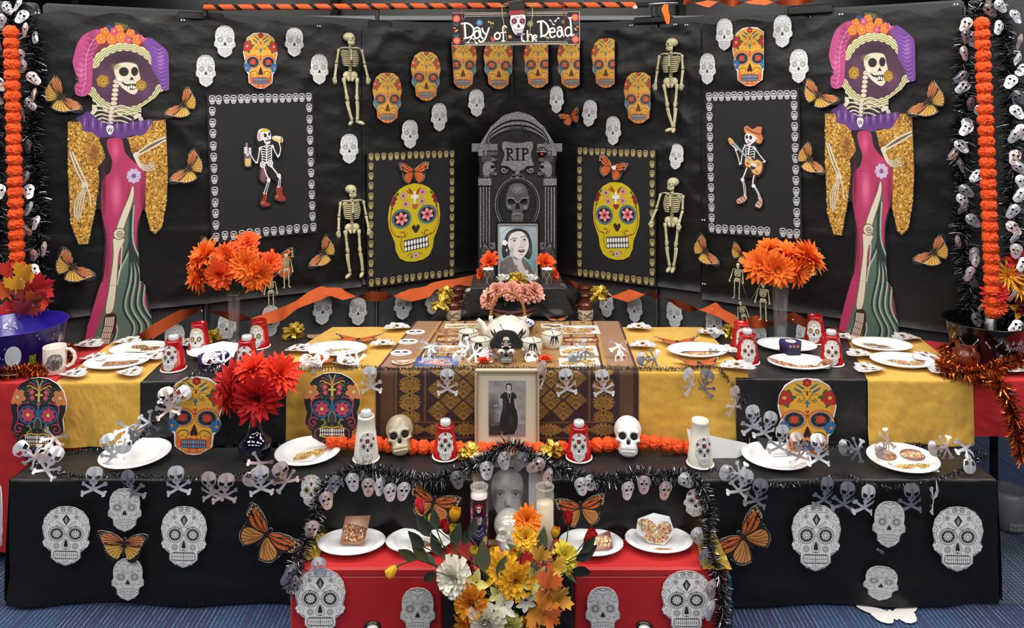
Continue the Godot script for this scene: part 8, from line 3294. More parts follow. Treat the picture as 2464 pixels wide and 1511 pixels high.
func right_table()->void:
	var g:="red cups on the right table"
	cup(1790,850,SIDE,"cup1",.2,"red cup with yellow eyed skull label at the back left of the right black cover",g,false)
	cup(1804,880,SIDE,"cup2",.12,"red cup with gold eyed skull label at the front left of the right black cover",g,true)
	cup(1968,830,SIDE,"cup1",-.1,"red cup with yellow eyed skull label at the back right of the right black cover",g,false)
	cup(2008,883,SIDE,"cup2",.1,"red cup with gold eyed skull label at the front right of the right black cover",g,true)
	g="plates on the right table"
	plate(1893,839,SIDE+.004,-.1,"white oval plate with faint floral rim, behind the small coffin box",g)
	var t:=plate(1923,881,SIDE+.004,.0,"white oval plate with curled brown food picture, in front of the small coffin box",g)
	part("food_picture",card(uv([0,0,.12,.2,.4,.75,.7,.7,.95,.0,1,.3,.85,1,.3,1,.1,.6]),.25,.09,.001),[food(1),M.paper],t,Vector3(.0,.020,.03),Basis(Vector3(1,0,0),-PI/2+.15))
	t=plate(2122,838,SIDE+.004,-.05,"white oval plate with purple food picture, back of the right yellow runner",g)
	part("food_picture",card(uv([.1,0,.5,.1,1,.9,.4,.8,0,.5]),.13,.08,.001),[food(5),M.paper],t,Vector3(-.02,.008,.0),Basis(Vector3(1,0,0),-PI/2))
	t=plate(2171,877,SIDE+.004,-.05,"white oval plate with green salad picture, front of the right yellow runner",g)
	part("food_picture",card(Paint.oval(.5,.5,.5,.5),.17,.08,.001),[food(2),M.paper],t,Vector3(.02,.006,.0),Basis(Vector3(1,0,0),-PI/2))
	skull_napkins([[2180,822,-1.2,.10,2,"at the back right of the right yellow runner"],[2030,822,1.0,.08,0,"behind the front right red cup"],[2070,863,-1.3,.09,2,"right of the front right red cup"],[2090,898,-1.0,.10,2,"at the right yellow runner's front left"],[2232,871,-1.2,.10,0,"at the right yellow runner's right side"],[2272,902,-1.2,.10,0,"at the right yellow runner's front right"],[2446,898,-1.2,.11,0,"on the right red cloth at the photo's edge"]],"flat paper skulls on the right table")
	coffin("small purple cardboard coffin box with orange diamonds, on the right black cover",on_y(1903,862,SIDE)+Vector3(0,.024,0),.0,.088,.07,.045)
	bow(1760,812,SIDE,.045,"gold foil bow left of the back left red cup on the right table")
	# tall vase with orange flowers
	var vp:=on_y(1878,824,SIDE)
	glass_vase("tall tapering clear glass vase holding the right orange flowers",vp,.245,[Vector2(.024,.0),Vector2(.025,.02),Vector2(.029,.12),Vector2(.035,.245)])
	var dd:=-vp.z
	g="orange silk flowers in the right glass vase"
	var yel:=mat(Color(.85,.60,.12),.8)
	for q in [[1832,640,.03,.088,-.7,.5,.7,"leftmost"],[1890,618,.0,.085,.0,.9,.5,"topmost in the middle"],[1942,620,.03,.088,.7,.7,.5,"upper right"],[1868,650,.08,.08,-.1,.1,1.0,"front and centre"],[1915,650,.06,.075,.5,-.1,.9,"lower right"],[1850,600,.0,.06,-.4,.9,.4,"upper left"]]:
		flower("orange_flower","orange silk flower in the right glass vase, "+q[7],B.dahlia[int(q[0]) % 2],M.orange_petal,at(q[0],q[1],dd-q[2]),Vector3(q[4],q[5],q[6]),q[3],vp+Vector3(0,.22,0),g,3,yel)
	# black bowl
	var p:=on_y(2368,862,SIDE)+Vector3(0,.004,0)
	t=thing("black_bowl","glossy black bowl printed with little skeletons and lettering, on the right red cloth","bowl",p,Basis(Vector3(0,1,0),.6))
	var st:=st_new()
	lathe(st,[Vector2(.105,.0),Vector2(.110,.004),Vector2(.150,.150)],48)
	part("printed_side",st,mat(Color(1,1,1),.12,.0,{"albedo_texture":art_bowl(1)}),t)
	st=st_new()
	lathe(st,[Vector2(.0,.006),Vector2(.106,.006),Vector2(.147,.151),Vector2(.152,.154),Vector2(.153,.150),Vector2(.150,.147)],48)
	part("lining_and_rim",st,mat(Color(.03,.03,.032),.1),t)
	var lean:=atan2(.04,.146)
	for q in [["B-NE",.100,.0],["APPET T",.078,.02]]:
		for i in q[0].length():
			var a:float=.42+(i-q[0].length()/2.0)*.115+q[2]
			if q[0][i]==" ":
				continue
			var b:=Basis(Vector3(0,1,0),a-.6)
			part("letter",text_mesh(q[0][i],.020),mat(Color(.75,.74,.76),.5),t,b*Vector3(0,0,lerpf(.110,.150,q[1]/.15)+.001)+Vector3(0,q[1]-i*.0015,0),b*Basis(Vector3(1,0,0),lean)*turn(-.1))
	# clay jug
	p=on_y(2336,884,SIDE)+Vector3(0,.004,-.03)
	t=thing("clay_jug","small brown glazed clay jug with one handle, among the copper tinsel","jug",p)
	st=st_new()
	lathe(st,[Vector2(.0,.0),Vector2(.035,.0),Vector2(.047,.012),Vector2(.050,.035),Vector2(.044,.052),Vector2(.036,.060),Vector2(.038,.080),Vector2(.040,.084),Vector2(.037,.085),Vector2(.034,.062),Vector2(.0,.02)],36)
	var cm:=mat(Color(.42,.19,.12),.22)
	part("jug_body",st,cm,t)
	st=st_new()
	tube(st,[Vector3(-.004,.078,.037),Vector3(-.005,.074,.056),Vector3(-.004,.056,.063),Vector3(-.002,.038,.050)],[.007,.006,.006,.008],8)
	part("handle",st,cm,t)
	copper_tinsel("copper tinsel heaped round the black bowl and clay jug",[[2285,870],[2270,895],[2300,905],[2345,908],[2385,900],[2440,880],[2475,872]],.03)
	copper_tinsel("copper tinsel trailing off the table's right front edge",[[2375,905,2.70],[2405,925,2.60],[2425,960,2.60],[2440,1010,2.61],[2452,1060,2.60],[2462,1100,2.62]],.032)
	copper_tinsel("short copper tinsel tuft behind the left of the black bowl",[[2262,850],[2290,842],[2310,852]],.022)
	# far right flowers
	var gv:=on_y(2472,850,SIDE)
	glass_vase("clear glass vase of bright mixed flowers behind the black bowl, at the photo's right edge",gv,.17,[Vector2(.04,.0),Vector2(.045,.05),Vector2(.04,.12),Vector2(.05,.17)])
	var ym:=mat(Color(.90,.62,.10),.75,.0,{"backlight_enabled":true,"backlight":Color(.2,.12,.0)})
	var rm:=mat(Color(.76,.12,.11),.75,.0,{"backlight_enabled":true,"backlight":Color(.2,.02,.0)})
	var mm:=mat(Color(.42,.06,.12),.75)
	g="mixed silk flowers at the right edge"
	for q in [[2425,665,ym,"spider",.07,"golden spider bloom, upper left"],[2450,690,ym,"spider",.075,"golden spider bloom, lower right"],[2455,640,rm,"dahlia",.07,"red bloom at the top"],[2395,705,rm,"dahlia",.055,"red bloom at the left"],[2395,735,mat(Color(.86,.28,.10),.75),"dahlia",.05,"orange red bloom at the lower left"],[2470,730,mm,"dahlia",.07,"dark wine bloom at the photo's edge"],[2450,745,ym,"lily",.05,"yellow lily at the bottom"]]:
		flower("mixed_flower",q[5]+" of the bunch behind the black bowl",B[q[3]][0],q[2],at(q[0],q[1],-gv.z-.03),Vector3((q[0]-2460)*.012,.3,.9),q[4],gv+Vector3(0,.14,0),g,2)
# ======================================================================
# The bench and what stands on it
# ======================================================================
# a card on an upright plane at distance d, filling a pixel box

func front_card(called:String,label:String,cat:String,q:Array,d:float,out:PackedVector2Array,m,group:="",roll:=.0,lean:=.0,th:=.0016,opt:={})->MeshInstance3D:
	var k:=d/F
	return solo(called,card(out,(q[2]-q[0])*k,(q[3]-q[1])*k,th,opt),[m,M.paper],label,cat,at((q[0]+q[2])/2.0,(q[1]+q[3])/2.0,d),turn(-roll,.0,lean),group)

func pompom_string(called:String,label:String,pts:Array,n:int,r:float)->void:
	var t:=thing(called,label,"garland")
	var line:=along(pts,.005)
	for i in n:
		part("pompom",puffs[i % 3],M.marigold,t,line[int(float(i)/(n-1)*(line.size()-1))],Basis(Vector3(1,0,0),i*1.9)*Basis.from_scale(Vector3(1,1,1)*r*1.1))
	var st:=st_new()
	tube(st,along(pts,.05),.002,5)
	part("cord",st,M.white,t)

func bench()->void:
	var lx:=(26-CX)/F*2.5
	var rx:=(2396-CX)/F*2.5
	var t:=thing("bench","long low bench wrapped in black plastic sheet, in front of the tables","bench",Vector3((lx+rx)/2,0,-2.61))
	part("bench_body",box_mesh(Vector3(rx-lx-.01,BENCH-.006,.205),.01),M.dark,t,Vector3(0,BENCH/2-.002,0))
	var hw:=(rx-lx)/2
	var rows:=drape_rows(Vector3(-hw,BENCH-.003,-.118),Vector3(hw,BENCH-.003,-.118),Vector3(-hw,BENCH-.003,.106),Vector3(hw,BENCH-.003,.106),.012,.003,.016,150,7.0)
	part("plastic_top",skin(rows[0]),M.plastic_top,t)
	# creases and gathers in the hanging front
	for j in range(4,rows[1].size()):
		for i in rows[1][j].size():
			var p:Vector3=rows[1][j][i]
			var v:=(BENCH-p.y)/BENCH
			p.z+=.008*nz(p.x*2.6+p.y*3.0,p.y*7.0-p.x*1.5,3.0)*v+.012*maxf(.0,nz(p.x*1.3,p.y*12.0,8.0))*smoothstep(.55,1.0,v)
			p.z+=.004*pow(1.0-minf(absf(nz(p.x*1.1+p.y*2.4,p.y*2.0-p.x*.8,21.0))*2.2,1.0),4.0)*minf(v*3.0,1.0)
			p.z+=.004*pow(1.0-minf(absf(nz(p.x*1.6,p.y*7.0,31.0))*2.2,1.0),4.0)*smoothstep(.5,.9,v)
			rows[1][j][i]=p
	part("plastic_front",skin(rows[1]),M.plastic,t)
	for s in [-1,1]:
		var side:=[]
		for j in 14:
			var v:=j/13.0
			var row:=[]
			for i in 10:
				var u:=i/9.0
				row.append(Vector3(s*(hw+.004+.016*v+.006*sin(u*8+v*3)*v),lerpf(BENCH-.001,.012,v),lerpf(.112,-.118,u)))
			side.append(row)
		part("plastic_end",skin(side),M.plastic,t)
	# ---- flat things on the front
	var d:=2.462
	for q in [[100,1218,218,1361,"leftmost on the bench front"],[386,1218,499,1366,"left of the left large monarch"],[1903,1214,2024,1374,"right of the right large monarch"],[2242,1219,2367,1375,"rightmost on the bench front"]]:
		front_card("large_paper_skull","large white paper skull with daisy eyes, "+q[4],"skull",q,d,both(HALF_LARGE),M.large,"large white paper skulls",.02)
	for q in [[259,1175,341,1279,.0,"above the yellow monarch on the bench front"],[268,1343,347,1445,.0,"below the yellow monarch on the bench front"],[2099,1206,2180,1318,.05,"upper one between the right large skulls"],[2077,1362,2163,1445,.12,"lower squat one between the right large skulls"]]:
		front_card("paper_skull","small white paper skull with a keyhole heart, "+q[5],"skull",q,d,both(HALF_SMALL),M.small,"small white paper skulls on the bench",q[4])
	front_card("paper_skull","colour printed paper skull with a gold rimmed eye, half under the tinsel at left","skull",[722,1143,776,1221],2.458,both(HALF_SMALL),M.cup2,"",.0)
	front_card("paper_skull","brownish printed paper skull, tilted, under the tinsel at right","skull",[1645,1176,1706,1244],2.458,both(HALF_SMALL),M.cup0,"",.25)
	var bent:={"cuts":[.0,.25,.5,.75,1.0],"bend":func(u,_v):return Vector3(0,0,.02*absf(u*2-1))}
	for q in [[638,1290,168,.72,0,"right of the second large skull"],[299,1312,128,.08,1,"yellow one between the two small skulls at left"],[1792,1296,168,-.75,0,"left of the third large skull"],[1042,1212,132,.28,0,"behind the roses left of the tall candles"],[1398,1226,130,-.12,0,"behind the roses right of the tall candles"]]:
		var w:float=q[2]
		front_card("paper_butterfly","orange paper monarch on the bench front, "+q[5],"butterfly",[q[0]-w/2,q[1]-w/3,q[0]+w/2,q[1]+w/3],2.458,both(HALF_MONARCH),M["monarch%d" % q[4]],"paper monarchs on the bench",q[3],.0,.0012,bent)
	front_card("tape_scrap","small scrap of clear tape on the bench front, between two small skulls","tape",[2109,1319,2128,1335],2.476,uv([.0,.3,.2,.0,1.0,.6,.8,1.0]),mat(Color(.35,.36,.38),.2))
	var lm:=front_card("large_paper_skull","white paper skull on the bench's left end, seen edge on","skull",[-30,1172,66,1312],2.55,both(HALF_LARGE),M.paper,"",.0)
	lm.transform.basis=Basis(Vector3(0,1,0),-.9)
	lm.position=at(2,1243,2.54)
	# ---- skull cards that lean on the cloths behind
	front_card("orange_skull","large orange printed skull card standing on the bench left, beside the blue vase","skull",[402,908,537,1092],2.635,both(HALF_ORANGE),M.orange,"orange skulls by the tables",.03,-.05,.005)
	front_card("orange_skull","large orange printed skull card on the right black cover, teeth behind the tinsel","skull",[1870,911,2014,1098],2.635,both(HALF_ORANGE),M.orange,"orange skulls by the tables",.0,-.02,.005)
	front_card("black_skull","black painted skull card with pink flower eyes, at the left edge on the red cloth","skull",[25,909,160,1086],2.635,both(HALF_BLACK),M.black_art,"black skull cards",.03,-.03,.005)
	front_card("black_skull","black painted skull card with pink flower eyes, on the yellow cloth by the blue vase","skull",[731,897,868,1068],2.675,both(HALF_BLACK),M.black_art,"black skull cards",.0,-.02,.005)
	# ---- plates
	var g:="plates on the bench"
	plate(326,1102,BENCH+.012,.35,"empty white oval plate on the left of the bench, tilted forward",g,.24,.19,Vector2(-.0,.12))
	t=plate(741,1096,BENCH+.010,.30,"white oval plate with a tortilla salad picture, right of the blue vase",g,.235,.19,Vector2(.0,.10))
	part("food_picture",card(uv([.0,.9,.15,.3,.5,.0,1.0,.0,.8,.6,.5,1.0]),.14,.09,.001),[food(0),M.paper],t,Vector3(.01,.006,.01),Basis(Vector3(1,0,0),-PI/2))
	t=plate(1867,1108,BENCH+.010,-.12,"white oval plate with a clear fork and a black notch, right of the white cup",g,.24,.18,Vector2(.0,.10))
	part("black_paper",card(uv([.0,.0,1.0,.1,.6,1.0]),.045,.045,.001),[M.board,M.board],t,Vector3(-.03,.020,-.065),Basis(Vector3(1,0,0),-.9))
	var fk:=st_new()
	tube(fk,[Vector3(-.01,.012,-.01),Vector3(.04,.016,-.02),Vector3(.06,.013,-.025)],[.002,.003,.004],6)
	for i in 4:
		tube(fk,[Vector3(.060,.013,-.033+i*.006),Vector3(.10,.012,-.038+i*.006)],.0013,5)
	part("clear_fork",fk,mat(Color(.86,.87,.88),.15),t)
	t=plate(2172,1113,BENCH+.010,-.06,"white oval plate with three food pictures and a fork, rightmost on the bench",g,.245,.19,Vector2(.0,.10))
	part("food_picture",card(uv([.0,.1,1.0,.0,.95,1.0,.1,.9]),.16,.06,.001),[food(0),M.paper],t,Vector3(.02,.008,.04),Basis(Vector3(1,0,0),-PI/2))
	part("food_picture",card(Paint.oval(.5,.5,.5,.5),.075,.05,.001),[food(1),M.paper],t,Vector3(-.05,.010,-.02),Basis(Vector3(1,0,0),-PI/2+.2))
	part("food_picture",card(Paint.oval(.5,.5,.5,.5),.085,.055,.001),[food(3),M.paper],t,Vector3(.045,.012,-.025),Basis(Vector3(1,0,0),-PI/2+.2))
	front_card("paper_plate","folded white paper plate standing behind the white cup on the bench","plate",[1655,1034,1797,1116],2.66,uv([.0,.0,.16,.12,1.0,.40,.99,.55,.90,.74,.60,.93,.35,1.0,.12,.92,.04,.6]),M.plate,"",.0,-.25,.003)
	# ---- cups
	g="cups on the bench"
	cup(877,1116,BENCH+.003,"cup0",.12,"tall white paper cup with a rose browed skull label, left of the bone skull",g,true,true)
	cup(1070,1110,BENCH+.003,"cup0",.0,"red cup with a rose browed skull label, between the bone skull and the portrait",g,true)
	cup(1395,1113,BENCH+.003,"cup0",.0,"red cup with a rose browed skull label, left of the white skull",g,true)
	cup(1690,1128,BENCH+.003,"cup0",.35,"tall white paper cup with an off centre skull label, right of the white skull",g,false,true)
	# ---- two model skulls
	for q in [[963,1112,.12,.14,.22,"aged bone coloured model skull tilted to one side, beside the left red cup"],[1516,1116,.0,-.12,.0,"smooth white model skull facing front, beside the right red cup"]]:
		var p:=on_y(q[0],q[1],BENCH+.003)
		var s:=.152
		t=thing("model_skull",q[5],"skull",p+Vector3(0,.0,-.04),Basis(Vector3(0,1,0),q[3])*Basis(Vector3(0,0,1),q[2]),"model skulls on the bench")
		var m:StandardMaterial3D=mat(Color(.80,.77,.70),.45,.0,{"albedo_texture":noise_tex(.015,Color(.62,.58,.50),Color(1,1,1),128,21),"uv1_triplanar":true,"uv1_scale":Vector3(1.2,1.2,1.2)}) if q[4]>0 else mat(Color(.88,.88,.88),.35)
		var lie:=Basis(Vector3(1,0,0),-.44)*Basis.from_scale(Vector3(.88,.92,.80)*s)
		part("skull",skull_skin,m,t,Vector3(0,.006,0),lie)
		var st:=st_new()
		for x in [-1,1]:
			blob(st,Vector3(x*.155,.475,.19),Vector3(.112,.10,.09),10)
		blob(st,Vector3(0,.33,.30),Vector3(.05,.075,.03),8)
		part("eye_sockets",st,M.black,t,Vector3(0,.006,0),lie)
		st=st_new()
		teeth(st,1.0,.205,.075,10)
		teeth(st,.98,.125,.070,10)
		part("teeth",st,mat(Color(.84,.80,.66),.4) if q[4]>0 else m,t,Vector3(0,.006,0),lie)
	# ---- blue vase with red flowers
	var vp:=on_y(607,1108,BENCH+.003)+Vector3(0,.003,-.03)
	t=thing("blue_vase","glossy cobalt blue vase with a round belly, on the bench","vase",vp)
	var st:=st_new()
	lathe(st,[Vector2(.0,.0),Vector2(.042,.0),Vector2(.056,.012),Vector2(.0615,.038),Vector2(.058,.060),Vector2(.042,.078),Vector2(.028,.092),Vector2(.0235,.115),Vector2(.0225,.145),Vector2(.027,.18),Vector2(.036,.208),Vector2(.038,.213),Vector2(.035,.213),Vector2(.024,.175),Vector2(.019,.14),Vector2(.0,.10)],48)
	part("vase_body",st,mat(Color(.025,.035,.14),.06,.0,{"metallic_specular":.7,"clearcoat_enabled":true,"clearcoat":.8,"clearcoat_roughness":.05}),t)
	var rm:=mat(Color(.75,.06,.07),.75,.0,{"backlight_enabled":true,"backlight":Color(.2,.0,.0)})
	var om:=mat(Color(.90,.20,.06),.75,.0,{"backlight_enabled":true,"backlight":Color(.25,.05,.0)})
	g="silk flowers in the blue vase"
	for q in [[568,918,rm,.085,-.4,.7,.7,"upper left, deep red"],[608,890,om,.070,.0,.9,.5,"topmost, orange red"],[672,902,om,.082,.7,.6,.6,"upper right, orange"],[620,955,rm,.095,.1,-.1,1.0,"front centre, deep red"],[558,950,rm,.075,-.8,.0,.6,"lower left, deep red"],[640,925,rm,.070,.3,.4,.9,"middle right, deep red"],[598,925,rm,.07,-.1,.6,.9,"middle, deep red"]]:
		flower("red_flower","silk flower in the blue vase, "+q[7],B.dahlia[int(q[0]) % 2],q[2],at(q[0],q[1],-vp.z-.05-(.05 if q[1]>940 else .0)),Vector3(q[4],q[5],q[6]),q[3],vp+Vector3(0,.20,0),g,1)
	# ---- portrait of the standing lady
	var fd:=2.715
	frame("portrait_frame","champagne beaded frame with an old photograph of a standing person in a long dark dress",156/F*fd,.293,.014,Vector2(.038,.030),art_photo(1),mat(Color(.80,.72,.62),.4,.3),null,at(1220,250,fd)+Vector3(0,BENCH+.004-EYE,0),Basis(Vector3(1,0,0),-.05),true)
	# ---- pompoms along the bench
	var pts:=[]
	for q in [[800,1060],[850,1064],[910,1069],[1000,1076],[1100,1080],[1220,1082],[1340,1080],[1430,1072],[1500,1066],[1560,1064],[1610,1070],[1658,1078]]:
		pts.append(at(q[0],q[1],2.682))
	pompom_string("marigold_string","row of orange tissue pompoms lying along the back of the bench",pts,32,.0285)
	bow(1128,1108,BENCH+.003,.045,"gold foil bow beside the upper left of the lower portrait")
	bow(1327,1100,BENCH+.003,.045,"gold foil bow beside the upper right of the lower portrait")
	# ---- thin garlands with skulls and crossbones
	var b:=func(x:float,y:float,up:float)->Vector3:return on_y(x,y,BENCH)+Vector3(0,up,0)
	var line:=[at(540,872,2.64),at(500,885,2.62),at(450,912,2.60),at(415,950,2.59),at(385,1000,2.585),at(345,1042,2.58),b.call(290,1085,.012),b.call(215,1092,.012),b.call(140,1096,.012),b.call(75,1098,.014),b.call(70,1118,.014),b.call(120,1136,.012),at(190,1146,2.478),at(300,1142,2.475),at(400,1150,2.475),at(510,1148,2.475),at(610,1138,2.475),at(690,1130,2.475)]
	var bones:=[]
	for q in [[402,968,2.56,.1,.5,2],[425,960,2.58,-.9,.3,0],[225,1160,2.45,-.12,.2,0],[313,1168,2.45,.25,-.2,1],[425,1158,2.45,.05,.1,0],[505,1172,2.452,.1,-.1,2],[542,1176,2.448,-.1,.3,2],[628,1158,2.44,.0,.2,0],[614,1135,2.455,2.6,.2,2],[682,1145,2.45,.4,.5,2],[122,1112,2.50,-.5,.3,0],[66,1090,2.55,.9,.2,0],[118,1075,2.56,2.7,.4,2],[265,1080,2.55,.3,.2,0],[302,1052,2.53,2.9,.5,0],[338,1030,2.56,2.0,.3,1]]:
		bones.append([at(q[0],q[1],q[2]),q[3],q[4],-.25 if q[1]<1120 else .0,q[5]])
	garland_thin("black tinsel garland with foil skulls and crossbones, along the bench's left half",line,bones,.011,1000)
	line=[at(1880,1046,2.55),at(1940,1064,2.56),at(2000,1074,2.57),b.call(2100,1088,.014),b.call(2200,1078,.016),b.call(2310,1092,.014),b.call(2372,1098,.012),b.call(2345,1120,.012),at(2285,1144,2.48),at(2200,1166,2.47),at(2140,1172,2.47),at(2085,1162,2.47),at(2025,1144,2.475),at(1950,1160,2.47),at(1880,1166,2.47),at(1810,1156,2.47),at(1755,1136,2.475),at(1705,1128,2.485)]
	bones=[]
	for q in [[1765,1140,2.45,1.3,.2,0],[1788,1165,2.45,-.35,.1,0],[1825,1188,2.46,-.2,.0,1],[1988,1185,2.455,-.1,.3,1],[2036,1196,2.45,-.15,.1,1],[2086,1204,2.445,-.15,.2,0],[2194,1200,2.455,.05,.0,1],[2252,1190,2.45,.3,1.1,0],[1922,1078,2.53,.1,.2,2],[1970,1082,2.52,.0,.0,0],[2050,1080,2.55,1.3,.2,1],[2330,1100,2.53,2.9,.3,0],[2130,1072,2.56,1.9,.4,2],[2265,1078,2.56,1.5,.2,2]]:
		bones.append([at(q[0],q[1],q[2]),q[3],q[4],-.3 if q[1]<1120 else .0,q[5]])
	garland_thin("black tinsel garland with foil skulls and crossbones, along the bench's right half",line,bones,.011,1000)
# ======================================================================
# Red boxes, candles and the bouquet in front
# ======================================================================

func red_box(x0:float,x1:float,label:String,m,called:="red_box")->Node3D:
	var d0:=2.32
	var d1:=2.475
	var xa:=(x0-CX)/F*d0
	var xb:=(x1-CX)/F*d0
	var t:=thing(called,label,"box",Vector3((xa+xb)/2,0,-(d0+d1)/2))
	part("wrapped_body",box_mesh(Vector3(xb-xa,BOX-.028,d1-d0),.005),m,t,Vector3(0,(BOX-.028)/2+.001,0))
	part("wrapped_lid",box_mesh(Vector3(xb-xa+.006,.028,d1-d0+.006),.006),M.red_paper,t,Vector3(0,BOX-.014,0))
	return t

func front()->void:
	M.red_paper=mat(Color(.73,.08,.10),.5,.0,{"rim_enabled":true,"rim":.8,"rim_tint":.3,"normal_texture":bump_tex(.008,6.0,512,31,4),"normal_scale":.25,"uv1_triplanar":true,"uv1_world_triplanar":true,"uv1_scale":Vector3(2.4,2.4,2.4)})
	var t:=red_box(698,1063,"box wrapped in red paper, left of the bouquet",M.red_paper)
	var show_through:=mat(Color(.80,.14,.16),.55)
	part("faint_lettering",text_mesh("OF 100",.024,true,.0004),show_through,t,Vector3(-.02,.150,.0782))
	t=red_box(1383,1750,"box wrapped in red paper, right of the bouquet",M.red_paper)
	part("faint_lettering",text_mesh("Double A",.030,true,.0004),show_through,t,Vector3(-.06,.158,.0782))
	part("teal_side",box_mesh(Vector3(.012,.20,.13),.002),mat(Color(.05,.33,.40),.6),t,Vector3(.255,.101,.0))
	part("black_side_panel",box_mesh(Vector3(.006,.12,.08),.001),M.black,t,Vector3(.263,.09,.02))
	t=red_box(1066,1380,"box with a red top and a black cloth down its front, behind the bouquet",M.red_paper,"draped_red_box")
	var hw:=(1380-1066)/F*2.32/2-.002
	var rows:=[]
	for j in 20:
		var v:=j/19.0
		var row:=[]
		for i in 30:
			var u:=i/29.0
			row.append(Vector3(lerpf(-hw,hw,u),BOX-.012-v*(BOX-.02),.086+.006*sin(u*14+nz(u*4,v*2)*3)*v+.004*nz(u*9,v*6)))
		rows.append(row)
	part("black_cloth",skin(rows),M.black_cloth,t)
	# skull cards on the boxes
	for q in [[708,1368,833,1524,"on the left red box"],[1590,1373,1714,1526,"on the right red box"]]:
		front_card("large_paper_skull","large white paper skull with daisy eyes, "+q[4],"skull",q,2.305,both(HALF_LARGE),M.large,"large white paper skulls on the red boxes",.0)
	for q in [[962,1414,1048,1530,"on the left red box"],[1408,1412,1493,1530,"on the right red box"]]:
		front_card("paper_skull","small white paper skull with a keyhole heart, "+q[4],"skull",q,2.305,both(HALF_SMALL),M.small,"small white paper skulls on the red boxes",.0)
	# gold foil sheets over the box ends
	for q in [[[738,1288],[786,1282],[716,1352],[768,1348],"left"],[[1668,1276],[1716,1276],[1692,1374],[1762,1374],"right"]]:
		rows=[]
		for j in 14:
			var row:=[]
			for i in 10:
				var u:=i/9.0
				var v:=j/13.0
				var px:=lerpf(lerpf(q[0][0],q[1][0],u),lerpf(q[2][0],q[3][0],u),v)
				var py:=lerpf(lerpf(q[0][1],q[1][1],u),lerpf(q[2][1],q[3][1],u),v)
				row.append(on_y(px,py,BOX+.004)+Vector3(0,.006+.007*nz(u*7,v*9,3.0),0))
			rows.append(row)
		solo("gold_foil",skin(rows,false,true),M.gold,"crinkled gold foil sheet over the %s end of the red boxes" % q[4],"foil")
	# plates
	var g:="plates on the red boxes"
	t=plate(846,1316,BOX+.004,.04,"white oval plate with a folded sandwich picture, leftmost on the red boxes",g,.226,.155)
	part("food_picture",card(uv([.12,.0,1.0,.0,.85,1.0,.0,.95]),.095,.085,.001),[food(1),M.paper],t,Vector3(.01,.045,-.01),Basis(Vector3(1,0,0),-.55))
	t=plate(1010,1311,BOX+.004,.12,"white oval plate with a dark steak picture, behind the left leaves",g,.226,.155)
	part("food_picture",card(Paint.oval(.5,.5,.5,.5),.12,.06,.001),[food(5),M.paper],t,Vector3(.02,.006,.01),Basis(Vector3(1,0,0),-PI/2))
	t=plate(1422,1318,BOX+.004,-.05,"white oval plate with a pie slice picture, behind the right rose",g,.215,.155)
	part("food_picture",card(uv([.0,.5,.95,.0,1.0,.85,.2,1.0]),.10,.07,.001),[food(3),M.paper],t,Vector3(.02,.022,.005),Basis(Vector3(1,0,0),-PI/2+.6))
	t=plate(1585,1310,BOX+.004,-.05,"white oval plate with a tortilla picture propped up, rightmost on the red boxes",g,.226,.160)
	part("food_picture",card(uv([.0,.6,.08,.2,.5,.0,.9,.1,1.0,.6,.7,1.0,.3,.95]),.130,.095,.001),[food(2),M.paper],t,Vector3(-.01,.040,-.015),Basis(Vector3(1,0,0),-.75))
	part("knife_picture",card(uv([0,.6,.3,.2,1,.5,.6,1,.2,1]),.11,.03,.001),[food(1),M.paper],t,Vector3(.02,.007,.045),Basis(Vector3(1,0,0),-PI/2))
	# lower portrait
	var fd:=2.435
	frame("portrait_frame","pale wooden frame with a grey photograph of an old person's face, behind the tall candles",173/F*fd,.305,.013,Vector2(.006,.008),art_photo(2),mat(Color(.78,.68,.55),.5),null,at(1224,250,fd)+Vector3(0,BOX+.001-EYE,0),Basis(Vector3(1,0,0),-.03))
	# tall candles
	var sm:=mat(Color(1,1,1),.25,.0,{"albedo_texture":art_sleeve()})
	for k in 2:
		var p:=at([1153,1311][k],250,2.365)+Vector3(0,BOX-EYE+.001,0)
		t=thing("tall_candle",["tall glass candle with a purple printed sleeve of skeleton figures","tall plain glass candle with cream wax, right of the pearl skull"][k],"candle",p,Basis(),"tall glass candles")
		var h:=.236
		var r:=.0285+.0015*k
		var st:=st_new()
		lathe(st,[Vector2(.0,.0),Vector2(r-.002,.0),Vector2(r,.003),Vector2(r,h-.022),Vector2(r-.002,h-.014),Vector2(r,h-.006),Vector2(r+.001,h),Vector2(r-.002,h+.001),Vector2(r-.003,h-.01)],36)
		part("glass_jar",st,mat(Color(.90,.90,.88,.22),.05,.0,{"transparency":BaseMaterial3D.TRANSPARENCY_ALPHA,"metallic_specular":.7}),t)
		st=st_new()
		var top:float=h - [.026,.052][k]
		lathe(st,[Vector2(.0,.004),Vector2(r-.003,.004),Vector2(r-.003,top),Vector2(.0,top-.002)],32)
		part("wax",st,mat(Color(.90,.84,.72) if k else Color(.90,.88,.86),.5,.0,{"subsurf_scatter_enabled":true,"subsurf_scatter_strength":.2}),t)
		if k==0:
			var rr:=r+.0012
			var wd:=TAU*rr*.62
			part("printed_sleeve",card(uv(SQUARE),wd,h-.034,.0006,{"cuts":strips(22),"bend":func(u,_v):return Vector3(rr*sin((u-.5)*TAU*.62)-(u-.5)*wd,0,rr*cos((u-.5)*TAU*.62))}),[sm,mat(Color(.26,.08,.18),.4)],t,Vector3(0,(h-.034)/2+.002,0))
	# pearl skull
	t=thing("pearl_skull","pearly white glossy skull ornament between the tall candles","skull",at(1225,250,2.37)+Vector3(0,BOX-EYE+.006,0),Basis())
	var pearl:=mat(Color(.90,.89,.85),.14,.15,{"metallic_specular":.8,"clearcoat_enabled":true,"clearcoat":1.0,"clearcoat_roughness":.08})
